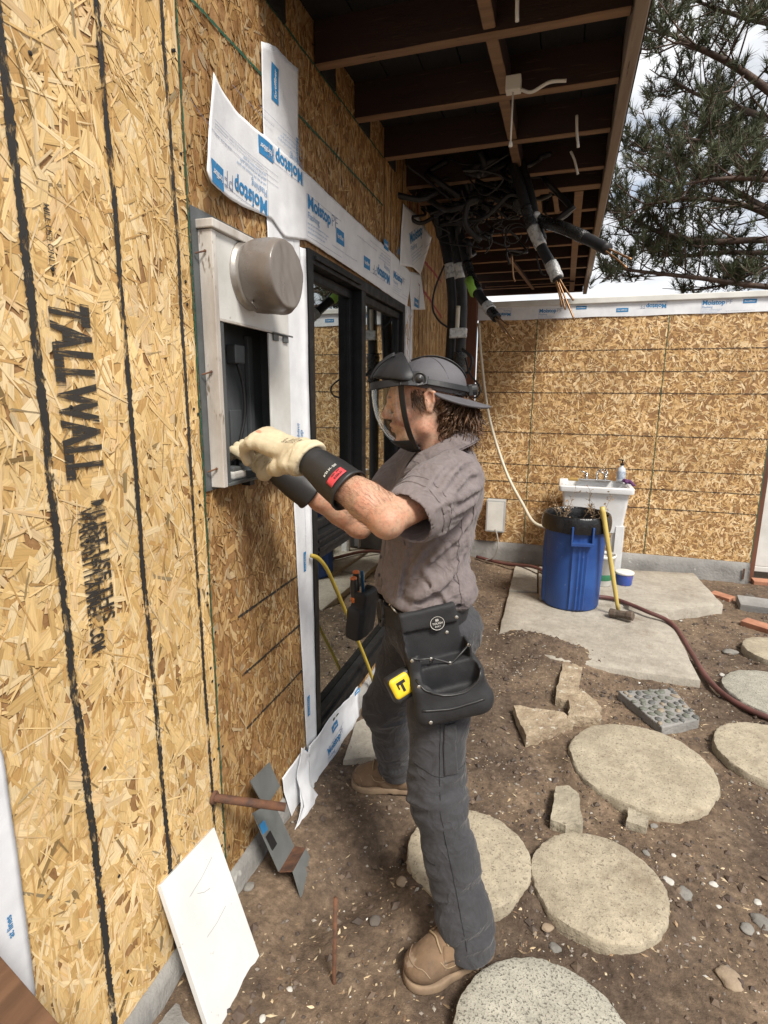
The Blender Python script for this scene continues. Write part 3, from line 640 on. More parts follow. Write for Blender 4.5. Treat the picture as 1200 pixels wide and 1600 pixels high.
# right side pieces
P4 = Paper([(0,3.17,2.647)[1:], (0,3.443,2.667)[1:], (0,3.773,2.624)[1:]], [(0,3.123,2.318)[1:], (0,3.391,2.364)[1:], (0,3.544,2.352)[1:]], lambda y, z: .017+wr(y, z)+.05*max(0, y-3.3), 'small tilted scrap of white flashing paper above the window, beside red lines', 16, 20)
P4.brand(3.33, 2.48, .055, .45); P4.done()
P5 = Paper([(0,3.307,2.326)[1:], (0,3.624,2.375)[1:]], [(0,3.407,2.127)[1:], (0,3.763,2.179)[1:]], lambda y, z: .0105+wr(y, z), 'short square-cut piece of white flashing paper beside the window head', 12, 14)
P5.logo(3.47, 2.16, .12, .05); P5.done()
P6 = Paper([(3.22, 2.14), (3.46, 2.14)], [(3.22, .2), (3.42, .2)], lambda y, z: .0088+wr(y, z), 'white flashing strip down the far jamb of the window', 10, 50); P6.done()
# sill strip, sagging loose
def sx(y, z): return .026+wr(y, z, .008, 9)+.18*max(0, .13-z)+.02*max(0, y-2.2)
P7 = Paper([(0.03,1.846,0.189)[1:], (0.03,2.09,0.186)[1:], (0.03,2.433,0.15)[1:]], [(0.05,1.747,-0.006)[1:], (0.08,1.929,-0.078)[1:], (0.05,2.388,0.006)[1:]], sx, 'loose printed sill flashing sagging below the window', 30, 22)
P7.brand(2.0, .045, .03, .03); P7.logo(2.08, .10, .07, .03); P7.logo(2.38, .12, .06, .02); P7.done()
P8 = Paper([(0.02,1.637,0.189)[1:], (0.02,1.831,0.197)[1:]], [(0.05,1.667,-0.02)[1:], (0.05,1.721,-0.068)[1:]], lambda y, z: .016+wr(y, z, .004)+.16*max(0, .12-z), 'pointed white paper flap hanging beside the rusty pipe', 16, 16)
P8.logo(1.84, .13, .05, .025, pi/2); P8.done()
P9 = Paper([(0.04,1.768,0.237)[1:], (0.04,1.842,0.153)[1:], (0.09,1.78,0.067)[1:], (0.12,1.811,-0.02)[1:]], [(0.08,1.688,0.043)[1:], (0.12,1.598,0.015)[1:], (0.14,1.582,-0.005)[1:], (0.13,1.719,-0.012)[1:]], lambda y, z: .032+wr(y, z, .01, 11)+.42*max(0, .14-z), 'torn white paper tail hanging from the sill corner over the dirt', 18, 22)
P9.done()
P10 = Paper([(.35, 1.6), (.58, 1.25), (0,0.637,0.962)[1:]], [(.35, .25), (.5, .30), (.632, .425)], lambda y, z: .009+wr(y, z, .003), 'white wrap sheet with ragged slanting edge low on the near board', 20, 40)
P10.word('at lines', .607, .60, .012, pi/2, P10.blue); P10.done()

# ---------------- electric meter box ----------------
met = empty('electric_meter_box', (0, 1.5, 1.343), 'recessed white and grey electric meter box with its lower door open', 'meter box')
def pb(name, lo, hi, m, b=.002, parent=met): mb = MB(); mb.bbox(lo, hi, b); return mb.build(name, m, parent)
fl = MB()
for lo, hi in (((.0045, 1.283, 1.343), (.0075, 1.3245, 2.07)), ((.0045, 1.3245, 2.03), (.0075, 1.7, 2.07)), ((.0045, 1.3245, 1.343), (.0075, 1.7, 1.3605)), ((.0045, 1.7062, 1.343), (.0075, 1.725, 2.03))): fl.box(lo, hi)
fl.build('flange', GALV, met)
# recessed tub: five walls
tub = MB()
for lo, hi in (((-.055, 1.325, 1.362), (-.052, 1.706, 2.028)), ((-.0518, 1.325, 1.362), (.037, 1.328, 2.028)), ((-.0518, 1.703, 1.362), (.037, 1.706, 2.028)), ((-.0518, 1.3285, 1.362), (.037, 1.7025, 1.365)), ((-.0518, 1.3285, 2.025), (.037, 1.7025, 2.028))): tub.box(lo, hi)
tub.build('recessed_tub', GREYPAINT, met)
# white casing: side channel, top cap, face sheets
pb('side_channel', (.008, 1.306, 1.352), (.05, 1.3245, 2.018), WHITEGRIME); pb('grey_jamb', (.0375, 1.3252, 1.36), (.047, 1.345, 1.8), GREYPAINT)
pb('top_cap', (.006, 1.30, 2.02), (.058, 1.73, 2.042), WHITEGRIME, .003)
fc = pb('upper_cover', (.04, 1.3252, 1.803), (.0465, 1.722, 2.019), WHITEMETAL); pb('cover_lip', (.0405, 1.3255, 1.797), (.05, 1.722, 1.8025), WHITEGRIME, .001, fc)
pb('door_jamb_strip', (.04, 1.588, 1.362), (.0465, 1.722, 1.795), WHITEMETAL)
h = MB()
for yy in (1.625, 1.69): h.bbox((.047, yy-.016, 1.775), (.053, yy+.016, 1.795), .002)
h.tube([(.055, 1.60, 1.797), (.055, 1.73, 1.797)], .003, 6); h.build('door_hinge', GALV, met)
pb('bottom_shelf', (-.06, 1.33, 1.353), (.052, 1.70, 1.3615), GALV)
# inside: breaker block, wire, lug
pb('terminal_block', (-.051, 1.50, 1.70), (-.02, 1.555, 1.755), GALV, .004); pb('inner_rail', (-.051, 1.60, 1.38), (-.035, 1.625, 1.79), GREYPAINT, .003); pb('inner_plate', (-.0515, 1.50, 1.40), (-.046, 1.59, 1.56), GREYPAINT, .002)
mb = MB(); mb.tube(spline([(-.03, 1.525, 1.7), (-.025, 1.545, 1.63), (-.028, 1.55, 1.54), (-.036, 1.53, 1.46), (-.04, 1.515, 1.38)]), 0.005, 8); mb.build('inner_wire', CABLE, met, True)
lg = pb('conduit_lug', (-.02, 1.385, 1.3625), (.03, 1.455, 1.385), WHITEPLASTIC, .006); pb('lug_cap', (-.01, 1.393, 1.3855), (.025, 1.445, 1.398), GALV, .004, lg)
pb('drain_tab', (-.01, 1.47, 1.333), (.03, 1.50, 1.3525), CABLE)
for z in (1.965, 1.665, 1.405): mb = MB(); mb.tube([(.012, 1.285, z-.008), (.03, 1.302, z)], .0022, 6).lathe([(.004, 0), (.004, .002), (.0003, .003)], (.03, 1.303, z), 8, Matrix.Rotation(pi/2, 4, 'X')); mb.build('screw', RUST, met)
GALV2 = M('bright_steel', (.42, .39, .36), (.28, .25, .22), .35, 12, metal=.6)
# the round meter under its drawstring hood
mc = Vector((.0465, 1.478, 1.937)); MX = Matrix.Rotation(pi/2, 4, 'Y')
mb = MB(); mb.lathe([(.093, 0), (.093, .006), (.086, .01), (.086, .03), (.0905, .032), (.0905, .036), (.082, .038)], mc, 48, MX); mb.build('socket_ring', GALV2, met, True)
s = SDF((.03, 1.33, 1.80), (.20, 1.65, 2.07), .0032)
c0 = np.array(mc); 
for k in range(3): s.cap(c0+[.045+.012*k, 0, 0], c0+[.095, -.002, -.003], .086+.003*k, .0905, k=.012)
s.plane((.141, 0, 0), (1, -.05, .02), k=.004); s.plane((.072, 0, 0), (-1, 0, 0), k=.006)
s.cap(c0+[.03, 0, -.088], c0+[.1, .03, -.083], .012, .02, k=.02)          # sagging slack at the bottom
s.cap(c0+[.094, .05, -.06], c0+[.094, -.03, -.072], .012, .01, k=.012); s.ell(c0+[.093, .02, .01], (.007, .055, .06), k=.02)
s.cap(c0+[.03, -.02, -.083], c0+[.075, -.035, -.06], .006, .003, k=.01); s.cap(c0+[.09, -.075, -.05], c0+[.09, -.08, .04], .004, .004, k=.006)
s.warp(.003, 9, 2, 4); s.warp(.0016, 9, 2, 6, (3, .5, 1), frame((.2, 1, .35)), True); hood = s.build('fabric_hood', TAUPE, met)
mb = MB(); ring = [mc+Vector((.043+.004*sin(3*a), .089*cos(a), .089*sin(a))) for a in np.linspace(0, 2*pi, 40)]; mb.tube(ring, .004, 6)
mb.tube(spline([mc+Vector((.045, -.05, -.075)), mc+Vector((.055, -.075, -.085)), mc+Vector((.06, -.06, -.1))]), .003, 5); mb.build('drawstring', TAUPE_DARK, hood, True)
mb = MB(); ring = [mc+Vector((.0945, .0895*cos(a)*(1+.02*sin(5*a)), .0895*sin(a)*(1+.02*cos(4*a))-.002)) for a in np.linspace(0, 2*pi, 48)]; mb.tube(ring, .0026, 5); mb.build('hood_seam', TAUPE_DARK, hood, True)

# ---------------- roof overhang ----------------
eave = empty('roof_overhang', (.5, 4, 2.75), 'open roof overhang of dark old rafters with a weathered fascia board', 'roof')
EZ = 2.757
def timber(name, a, b, w, h, m=WOODDARK, parent=eave, seed=0):
    "rectangular timber from a to b (bottom centre line), width w, height h, slightly uneven"
    a, b = Vector(a), Vector(b); d = b-a; n = 10; s_ = d.cross(Vector((0, 0, 1))).normalized(); mb = MB()
    for i in range(n+1):
        p = a+d*i/n; j = lambda q: .0022*noise.noise(Vector((i*.7, q, seed*1.7)))
        for q, (u, v) in enumerate(((-.5, 0), (.5, 0), (.5, 1), (-.5, 1))): mb.v.append(p+s_*(w*u+j(q))+Vector((0, 0, h*v+j(q+9))))
        if i:
            for q in range(4): mb.f.append(((i-1)*4+q, i*4+q, i*4+(q+1) % 4, (i-1)*4+(q+1) % 4))
    mb.f += [(0, 1, 2, 3), (n*4+3, n*4+2, n*4+1, n*4)]
    o = mb.build(name, m, parent)
    if m is WOODDARK:        # paler lower edge, darker sides: light and shade put into the colour
        o.data.materials.append(WOODLIT)
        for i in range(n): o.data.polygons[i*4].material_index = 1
    return bevel(o, .003, 1)
RY = [1.665, 2.075, 2.48, 2.885, 3.285, 3.55]+[3.95+.4*k for k in range(7)]
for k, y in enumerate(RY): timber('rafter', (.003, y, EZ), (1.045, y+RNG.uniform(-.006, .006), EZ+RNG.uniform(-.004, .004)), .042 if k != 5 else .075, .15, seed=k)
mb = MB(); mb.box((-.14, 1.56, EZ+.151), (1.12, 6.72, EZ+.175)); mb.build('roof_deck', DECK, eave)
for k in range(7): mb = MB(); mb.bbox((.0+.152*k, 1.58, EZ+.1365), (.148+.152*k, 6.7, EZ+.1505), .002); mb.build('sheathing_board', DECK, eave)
timber('fascia_board', (1.068, 1.56, EZ-.03), (1.068, 6.72, EZ-.03), .04, .24, FASCIA)
timber('drip_strip', (1.1005, 1.56, EZ+.12), (1.1005, 6.72, EZ+.12), .022, .07, FASCIA)
# row of blocks between the rafters
bx = .62
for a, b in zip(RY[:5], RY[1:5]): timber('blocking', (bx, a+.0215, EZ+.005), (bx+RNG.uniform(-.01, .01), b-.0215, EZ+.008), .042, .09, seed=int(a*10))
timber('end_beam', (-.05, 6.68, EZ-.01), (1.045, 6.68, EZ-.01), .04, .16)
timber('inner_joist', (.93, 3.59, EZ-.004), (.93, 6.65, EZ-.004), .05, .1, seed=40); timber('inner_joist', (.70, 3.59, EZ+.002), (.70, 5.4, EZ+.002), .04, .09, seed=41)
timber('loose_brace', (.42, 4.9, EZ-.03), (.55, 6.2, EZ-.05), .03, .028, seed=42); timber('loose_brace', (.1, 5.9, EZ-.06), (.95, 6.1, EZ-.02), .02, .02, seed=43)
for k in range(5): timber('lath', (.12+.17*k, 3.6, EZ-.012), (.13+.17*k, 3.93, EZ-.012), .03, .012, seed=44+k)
# pale wall-end boards seen between the rafters
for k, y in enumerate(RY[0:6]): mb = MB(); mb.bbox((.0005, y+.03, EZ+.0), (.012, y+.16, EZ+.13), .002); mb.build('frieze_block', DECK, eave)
# fan-control box with pull cord and clipped wires under the blocks
jb = empty('junction_box', (.655, 2.36, 2.70), 'small white junction box with pull cord under the rafters', 'electrical box')
mb = MB(); mb.bbox((.645, 2.33, 2.715), (.70, 2.372, 2.765), .004); mb.build('box_body', WHITEPLASTIC, jb)
mb = MB(); mb.tube([(.672, 2.35, 2.715), (.672, 2.351, 2.55)], .0035, 6).lathe([(.001, .02), (.006, .015), (.008, 0), (.001, -.002)], (.672, 2.351, 2.535), 10); mb.build('pull_cord', WHITEPLASTIC, jb, True)
for pts, lab in (([(.70, 2.35, 2.72), (.74, 2.345, 2.705), (.80, 2.34, 2.725), (.86, 2.34, 2.722)], 'short white wire stub sticking out of the junction box'), ([(.90, 2.70, 2.76), (.905, 2.70, 2.70), (.915, 2.705, 2.64)], 'white wire end dangling between two rafters beside the fascia'), ([(.88, 3.05, 2.76), (.90, 3.05, 2.72), (.92, 3.06, 2.66)], 'thin grey wire end hanging from a rafter bay'), ([(.72, 1.9, 2.80), (.72, 1.905, 2.74), (.722, 1.91, 2.69)], 'white wire end hanging above the near rafter')):
    mb = MB(); mb.tube(spline(pts, 6), .006, 7); o = mb.build('wire_end', WHITEPLASTIC, None, True); tag(o, lab, 'wire')

# ---------------- back wall ----------------
BY = 5.55; BX0, BX1 = .10, 2.63; BZ0, BZ1 = .175, 2.36
bw = empty('strand_board_back_wall', (1.3, BY, 0), 'low back wall of tan strand board with horizontal grooves and a white cap', 'wall')
backp = lambda a, b, h: np.stack([a, BY-h, b], -1)
seams = [BX0, .648, 1.757, BX1]; zl = [BZ0, .62, .80, .975, 1.285, 1.55, 1.745, 1.935, BZ1]
for i in range(3):
    mb = MB(); mb.box((seams[i]+.001, BY, BZ0), (seams[i+1]-.001, BY+.012, BZ1)); pp = mb.build('strand_board_panel', OSB_BASE, bw)
    strands('wood_strands', (seams[i]+.001, seams[i+1]-.001, BZ0, BZ1), backp, int(5200*(seams[i+1]-seams[i])), (.02, .115), (.003, .026), PAL_BACK, .12, pp, seed=70+i)
def bline(name, pts, w, m, seed):
    o = ribbon(name, [(0, a, b) for a, b in pts], w, m, bw, x=0, rag=.4, seed=seed)
    for v in o.data.vertices: y_, z_ = v.co.y, v.co.z; v.co = (y_, BY-.0042, z_)
    return o
for k, z in enumerate((.62, .80, .975, 1.285, 1.665, 1.855, 2.045)):
    bline('groove_line', [(BX0, z), (BX1, z-.004)], .0065, BLACKPAINT, 80+k)
for k, x in enumerate((.648, 1.757)): bline('panel_edge_line', [(x, BZ1), (x-.004, BZ0)], .006, GREENLINE, 90+k)
mb = MB(); mb.box((BX1, BY-.002, BZ0), (BX1+.006, BY+.1, BZ1)); mb.build('panel_edge', M('green_edge', (.03, .13, .085), rough=.7), bw)
fo = MB(); n = 70
for i in range(n+1):
    x = BX0-.1+(BX1+.0-BX0+.1)*i/n
    for q, (d, z) in enumerate(((-.05, -.2), (-.045, .0), (-.035, .1), (-.02, .165), (.0, .174), (.12, .174))): fo.v.append((x, BY+d+(.016*noise.noise(Vector((x*5, z*8, 3)))+.006*noise.noise(Vector((x*17, z*14, 3))) if q < 4 else 0), z+(.006*noise.noise(Vector((x*9, z, 8))) if 0 < q < 4 else 0)))
    if i:
        for q in range(5): fo.f.append(((i-1)*6+q, i*6+q, i*6+q+1, (i-1)*6+q+1))
fo.f.append(tuple(range(n*6, n*6+6))); fo.build('concrete_footing', CONC_GREY, bw, True)
mb = MB(); mb.bbox((BX1-.06, BY-.055, .03), (BX1-.045, BY-.048, .13), .002); mb.build('anchor_strap', RUST, bw)
# white cap and printed strip
mb = MB(); mb.bbox((BX0-.05, BY-.03, 2.445), (BX1+.5, BY+.14, 2.495), .006); mb.build('cap_board', WHITEPLASTIC, bw)
class BackPaper(Paper):
    pass
bp = Paper.__new__(Paper); bp.blue = MB(); bp.pale = MB(); bp.line = MB(); bp.white = MB()
bfx = lambda a, b: BY-.009-.004*noise.noise(Vector((a*5, b*9, 1)))
v = []; f = []
for j in range(6):
    for i in range(60): x = BX0-.03+(BX1+.4-BX0)*i/59; z = 2.33+.115*j/5+(.008*noise.noise(Vector((x*3, 0, 0))) if j == 0 else 0); v.append((x, bfx(x, z), z))
f = [(j*60+i, j*60+i+1, (j+1)*60+i+1, (j+1)*60+i) for j in range(5) for i in range(59)]
bp.o = mesh('flashing_paper', v, f, PAPER, None, True); tag(bp.o, 'printed white flashing strip running along the top of the back wall', 'flashing paper', 'strips of printed white flashing paper')
bp.fn = lambda off=.0016: (lambda a, b: (a, bfx(a, b)-off, b)); bp.fx = None
bp.brand(.40, 2.395, .03, pi); bp.brand(.66, 2.385, .032); bp.logo(.98, 2.40, .09, .03); bp.logo(1.32, 2.365, .1, .034); bp.brand(1.72, 2.42, .034, pi); bp.brand(2.0, 2.40, .036); bp.logo(2.3, 2.40, .1, .034); bp.done()
# a neighbour's white boarding and a shrub beyond the end of the wall
wb = empty('white_board_fence', (2.85, 5.75, 0), 'white board standing past the end of the back wall', 'board')
mb = MB(); mb.bbox((2.70, 5.66, .12), (3.5, 5.70, 1.12), .006); mb.build('white_board', WHITEPLASTIC, wb); mb = MB(); mb.bbox((2.68, 5.655, .07), (3.5, 5.705, .118), .006); mb.build('bottom_rail', WHITEPLASTIC, wb)
mb = MB(); mb.bbox((2.64, 5.6, -.1), (2.69, 5.72, 1.2), .004); mb.build('post', REDPOST, wb)

# ---------------- paving ----------------
def rough_slab(name, poly, z0, z1, m, label, cat, group=None, jag=.006, cuts=10, seed=0, bump=.003, chamfer=.006):
    P = [Vector((a, b)) for a, b in poly]; out = []
    for i, a in enumerate(P):
        b = P[(i+1) % len(P)]
        for k in range(cuts):
            q = a.lerp(b, k/cuts); d = (b-a).normalized(); nn = Vector((d.y, -d.x)); w = 0 if k == 0 else 1
            out.append(q+nn*jag*w*(noise.noise(Vector((q.x*14+seed, q.y*14, 1)))+.6*noise.noise(Vector((q.x*45+seed, q.y*45, 2)))))
    c = sum(out, Vector((0, 0)))/len(out); n = len(out); mb = MB(); rings = [(1, z0), (1, z1-chamfer), (1-chamfer*2, z1), (.75, z1), (.5, z1), (.25, z1)]
    for r, z in rings:
        for q in out:
            p = c+(q-c)*r; mb.v.append((p.x, p.y, z+(bump*(noise.noise(Vector((p.x*11, p.y*11, seed)))+.5*noise.noise(Vector((p.x*33, p.y*33, seed)))) if z > z0 else 0)))
    mb.v.append((c.x, c.y, z1))
    for j in range(len(rings)-1):
        for k in range(n): mb.f.append((j*n+k, j*n+(k+1) % n, (j+1)*n+(k+1) % n, (j+1)*n+k))
    e = (len(rings)-1)*n
    for k in range(n): mb.f.append((e+k, e+(k+1) % n, len(mb.v)-1))
    o = smooth_by(mb.build(name, m), 50); tag(o, label, cat, group); return o
xy = lambda *p: [(a[0], a[1]) for a in p]
rough_slab('concrete_slab', xy((0.61,4.408,0.05), (0.992,3.274,0.05), (1.781,3.285,0.05), (1.76,4.602,0.05))[::1] if 0 else xy((0.619,3.529,0.045), (0.992,3.274,0.05), (1.781,3.285,0.05), (1.77,4.606,0.05), (0.609,4.424,0.05)), -.05, .048, CONC, 'large pale concrete slab under the blue bin and the sledgehammer', 'slab', 'pale concrete slabs', seed=1)
rough_slab('concrete_slab', xy((0.851,4.312,0.074), (1.77,4.329,0.074), (2.204,4.601,0.074), (2.161,5.406,0.074), (0.817,5.143,0.074)), -.06, .074, CONC, 'pale concrete slab in front of the white tub sink', 'slab', 'pale concrete slabs', seed=2)
rough_slab('concrete_slab', xy((0.609,4.473,0.05), (0.834,4.502,0.05), (0.805,5.199,0.05), (0.599,5.258,0.05)), -.05, .046, CONC, 'small pale concrete slab behind the blue bin', 'slab', 'pale concrete slabs', seed=3)
rough_slab('concrete_slab', xy((0.111,2.01,0.03), (0.272,2.101,0.03), (0.162,2.446,0.03), (0.061,2.304,0.03)), -.05, .03, CONC, 'grey concrete slab behind the far boot under the loose sill flashing', 'slab', 'pale concrete slabs', seed=4)
def round_stone(c, r, m, label, h=.038, seed=0, tilt=(0, 0)):
    n = 110; mb = MB(); cx, cy = c; R_ = [r*(1+.022*noise.noise(Vector((cos(a)*2, sin(a)*2, seed)))+.014*noise.noise(Vector((cos(a)*7, sin(a)*7, seed)))-.018*max(0, noise.noise(Vector((cos(a)*12, sin(a)*12, seed+4)))-.25)) for a in np.linspace(0, 2*pi, n, False)]
    rings = [(1.0, -.06), (1.005, 0), (1.0, h*.75), (.985, h*.95), (.96, h)]+[(q, h+.002) for q in (.85, .7, .55, .4, .25, .12)]
    for q, z in rings:
        for k in range(n):
            a = 2*pi*k/n; x, y = R_[k]*q*cos(a), R_[k]*q*sin(a)
            e = .0035 if z > 0 else 0; s3 = .005 if q >= .96 else 0
            dz = e*(noise.noise(Vector((x*14, y*14, seed)))+.7*noise.noise(Vector((x*40, y*40, seed)))); dr = s3*noise.noise(Vector((x*60, y*60, z*60+seed)))
            mb.v.append((cx+x*(1+dr/r), cy+y*(1+dr/r), z+dz+x*tilt[0]+y*tilt[1]))
    mb.v.append((cx, cy, h))
    for j in range(len(rings)-1):
        for k in range(n): mb.f.append((j*n+k, j*n+(k+1) % n, (j+1)*n+(k+1) % n, (j+1)*n+k))
    e = (len(rings)-1)*n
    for k in range(n): mb.f.append((e+k, e+(k+1) % n, len(mb.v)-1))
    o = smooth_by(mb.build('round_stepping_stone', m), 40); tag(o, label, 'stepping stone', 'round concrete stepping stones'); return o
round_stone((1.365, 2.395), .30, STONE, 'largest round tan stepping stone, beside the pebble-faced paver', seed=1, tilt=(0, .01))
round_stone((1.148, 1.685), .215, STONE, 'round tan stepping stone touching the small grey flagstone', seed=2)
round_stone((.722, 1.665), .215, STONE, 'round tan stepping stone with dirt on its edge behind the near leg', seed=3)
round_stone((1.0, 1.125), .23, STONE_GREY, 'pale grey speckled round stepping stone by the near boot', seed=4, h=.05)
round_stone((1.965, 2.66), .255, STONE, 'round stepping stone right of the largest one, below the maroon hose', seed=5)
round_stone((2.16, 3.27), .27, STONE_GREY, 'round greyish stepping stone with the maroon hose against it', seed=6, h=.045)
round_stone((2.36, 3.88), .21, STONE, 'round tan stepping stone beside the loose brick', seed=7, h=.045)
rough_slab('flagstone', xy((0.999,2.839,0.04), (1.102,2.82,0.04), (1.151,3.27,0.04), (1.034,3.282,0.04)), -.03, .045, FLAG, 'long upright-pointing pale mottled flagstone below the concrete slab', 'flagstone', 'broken flagstones', .012, 8, 11, .012)
rough_slab('flagstone', xy((1.059,2.656,0.04), (1.221,2.71,0.04), (1.228,2.817,0.04), (1.132,2.989,0.04), (1.07,2.849,0.04)), -.03, .045, FLAG, 'squat tan flagstone between two paler flagstones', 'flagstone', 'broken flagstones', .012, 8, 12, .012)
rough_slab('flagstone', xy((0.871,2.433,0.035), (0.98,2.523,0.035), (1.087,2.638,0.035), (1.038,2.7,0.035), (0.79,2.692,0.035)), -.03, .04, FLAG, 'wedge-shaped pale flagstone next to the tool pouch side', 'flagstone', 'broken flagstones', .012, 8, 13, .012)
rough_slab('flagstone', xy((0.993,1.928,0.03), (1.048,1.912,0.03), (1.111,1.946,0.03), (1.101,2.117,0.03), (1.064,2.153,0.03), (1.009,2.126,0.03)), -.03, .035, FLAGGREY, 'small grey-brown flagstone touching a round stepping stone', 'flagstone', 'broken flagstones', .008, 8, 14, .008)
rough_slab('flagstone', xy((1.268,2.017,0.02), (1.338,2.007,0.02), (1.356,2.074,0.02), (1.285,2.1,0.02)), -.03, .03, FLAGGREY, 'little squarish stone chunk at the rim of the largest stepping stone', 'flagstone', 'broken flagstones', .006, 6, 15, .006)
# pebble-faced square paver
pav = empty('pebble_paver', (1.5, 3.0, .03), 'square paver faced with grey pebbles', 'paver')
q = [Vector(a[:2]) for a in ((1.496,2.711,0.05), (1.688,2.85,0.05), (1.616,3.14,0.05), (1.323,3.013,0.05))]
mb = MB(); mb.prism([(a.x, a.y) for a in q], -.03, .045); bevel(mb.build('slab', CONC_GREY, pav), .006)
R = random.Random(5); pts = []
for _ in range(2600):
    a, b = R.uniform(.04, .96), R.uniform(.04, .96); p_ = (q[0].lerp(q[1], a)).lerp(q[3].lerp(q[2], a), b)
    if all((p_-o_).length > (.017+w_) for o_, w_ in pts): pts.append((p_, R.uniform(.013, .021)))
bm0 = bmesh.new(); bmesh.ops.create_icosphere(bm0, subdivisions=1, radius=1); ICO = ([v.co.copy() for v in bm0.verts], [[v.index for v in f.verts] for f in bm0.faces]); bm0.free()
PEBM = [M('pebble_grey', (.12, .12, .112), (.07, .07, .066), .6, 30), M('pebble_green', (.15, .155, .125), (.1, .105, .085), .6, 30), M('pebble_tan', (.3, .25, .18), (.2, .16, .12), .6, 30)]
base = [mesh('pebble', ICO[0], ICO[1], m_, None, True) for m_ in PEBM]; first = {0: True, 1: True, 2: True}
for i, (p_, w_) in enumerate(pts[:300]):
    k = R.choice((0, 0, 1, 1, 2)); o = base[k] if first[k] else base[k].copy()
    if not first[k]: COL.objects.link(o)
    first[k] = False; o.scale = (w_*R.uniform(1, 1.5), w_*R.uniform(.8, 1.1), .01); o.rotation_euler = (0, 0, R.uniform(0, pi)); o.location = (p_.x, p_.y, .046); o.parent = pav; o.matrix_parent_inverse = Matrix.Translation((-1.5, -3.0, -.03))
def brick(c, rz, label, sz=(.2, .095, .05), m=None):
    o = MB().bbox((-sz[0]/2, -sz[1]/2, 0), (sz[0]/2, sz[1]/2, sz[2]), .005, Matrix.Translation((c[0], c[1], float(gz(c[0], c[1]))-.012)) @ Matrix.Rotation(rz, 4, 'Z') @ Matrix.Rotation(.06, 4, 'X')).build('brick', m or BRICK); return tag(o, label, 'brick', 'loose bricks')
brick((2.303,5.022,0), -.75, 'terracotta brick beside the corner of the concrete slab', (.17, .09, .04)); brick((2.385,4.384,0), -.7, 'terracotta brick next to a round stepping stone by the frame of the yard'); brick((2.76,5.524,0), 0, 'terracotta brick under the white board past the back wall')
brick((2.544,4.832,0), -.12, 'broad grey paver brick between two terracotta bricks', (.34, .2, .06), CONC_GREY); brick((2.173,4.778,0), .5, 'broken brick stub touching the slab corner', (.07, .05, .035))
# ---------------- garden hose ----------------
hp = [(0.2,5.422,0.03), (0.502,5.27,0.03), (0.81,5.007,0.095), (1.13,4.456,0.095), (1.41,4.386,0.095), (1.62,4.196,0.09), (1.765,4.086,0.06), (1.814,3.695,0.03), (1.834,3.366,0.025), (1.906,3.136,0.025), (2.055,2.996,0.025), (2.272,2.927,0.025)]
mb = MB(); mb.tube(spline(hp, 10), .0155, 10); o = mb.build('garden_hose', HOSE, None, True); tag(o, 'maroon garden hose snaking over the slabs and past the stepping stones', 'hose')
# ---------------- blue bin ----------------
bc = Vector((1.085, 4.33, .05)); BS = .93
bn = empty('rubbish_bin', bc, 'blue round plastic bin with a black liner folded over its rim', 'bin')
n = 96; mb = MB(); prof = [(.0, 0), (.205, 0), (.218, .006), (.222, .02), (.226, .2), (.233, .42), (.239, .6), (.242, .64), (.252, .645), (.256, .665), (.256, .70), (.248, .71), (.243, .70), (.24, .6)]
for r, z in prof:
    for k in range(n):
        a = 2*pi*k/n; rib = 0
        for ac in (-pi/2+.18, pi/2+.18, pi+.1):
            da = (a-ac+pi) % (2*pi)-pi
            if abs(da) < .26 and .012 < z < .53: rib = .013*(1 if (int((da+.26)/.0743) % 2 == 0) else .15)
        mb.v.append(bc+Vector(((r+rib)*BS*cos(a), (r+rib)*BS*sin(a), z)))
for j in range(len(prof)-1):
    for k in range(n): mb.f.append((j*n+k, j*n+(k+1) % n, (j+1)*n+(k+1) % n, (j+1)*n+k))
smooth_by(mb.build('bin_body', BLUEBIN, bn), 35)
for ac in (-pi/2+.18, pi/2+.18):
    Mh = Matrix.Translation(bc) @ Matrix.Rotation(ac, 4, 'Z') @ Matrix.Diagonal((BS, BS, 1, 1)); mb = MB()
    mb.bbox((.232, -.085, .53), (.272, -.07, .655), .004, Mh).bbox((.232, .07, .53), (.272, .085, .655), .004, Mh).bbox((.232, -.085, .515), (.278, .085, .54), .004, Mh); mb.build('handle', BLUEBIN, bn)
# liner: a draped skirt outside the rim and slack folds inside
n = 120; mb = MB(); rows = [(.262, .60, 1), (.268, .64, .8), (.266, .68, .4), (.262, .712, .1), (.25, .722, 0), (.236, .71, .1), (.225, .64, .5), (.21, .54, .9), (.19, .45, 1), (.1, .43, 1), (.01, .44, 1)]
for r, z, w in rows:
    for k in range(n):
        a = 2*pi*k/n; e = Vector((cos(a)*2.2, sin(a)*2.2, z*4)); f1 = noise.noise(e*2.1)*.014+noise.noise(e*5)*.006
        zz = z+(-.05+.075*noise.noise(Vector((cos(a)*1.6, sin(a)*1.6, 7))) if r == .262 and z < .6 else 0)+(f1*.6 if w > .5 else .003*noise.noise(e*5))
        mb.v.append(bc+Vector(((r+f1*w*.55+.004*w)*BS*cos(a), (r+f1*w*.55+.004*w)*BS*sin(a), zz)))
for j in range(len(rows)-1):
    for k in range(n): mb.f.append((j*n+k, j*n+(k+1) % n, (j+1)*n+(k+1) % n, (j+1)*n+k))
lin = mb.build('bin_liner', BAG, bn, True); sm = lin.modifiers.new('s', 'SUBSURF'); sm.levels = 1; sm.render_levels = 1
TWIG2 = M('pale_twig', (.36, .25, .15), (.24, .16, .09), .9, 30)
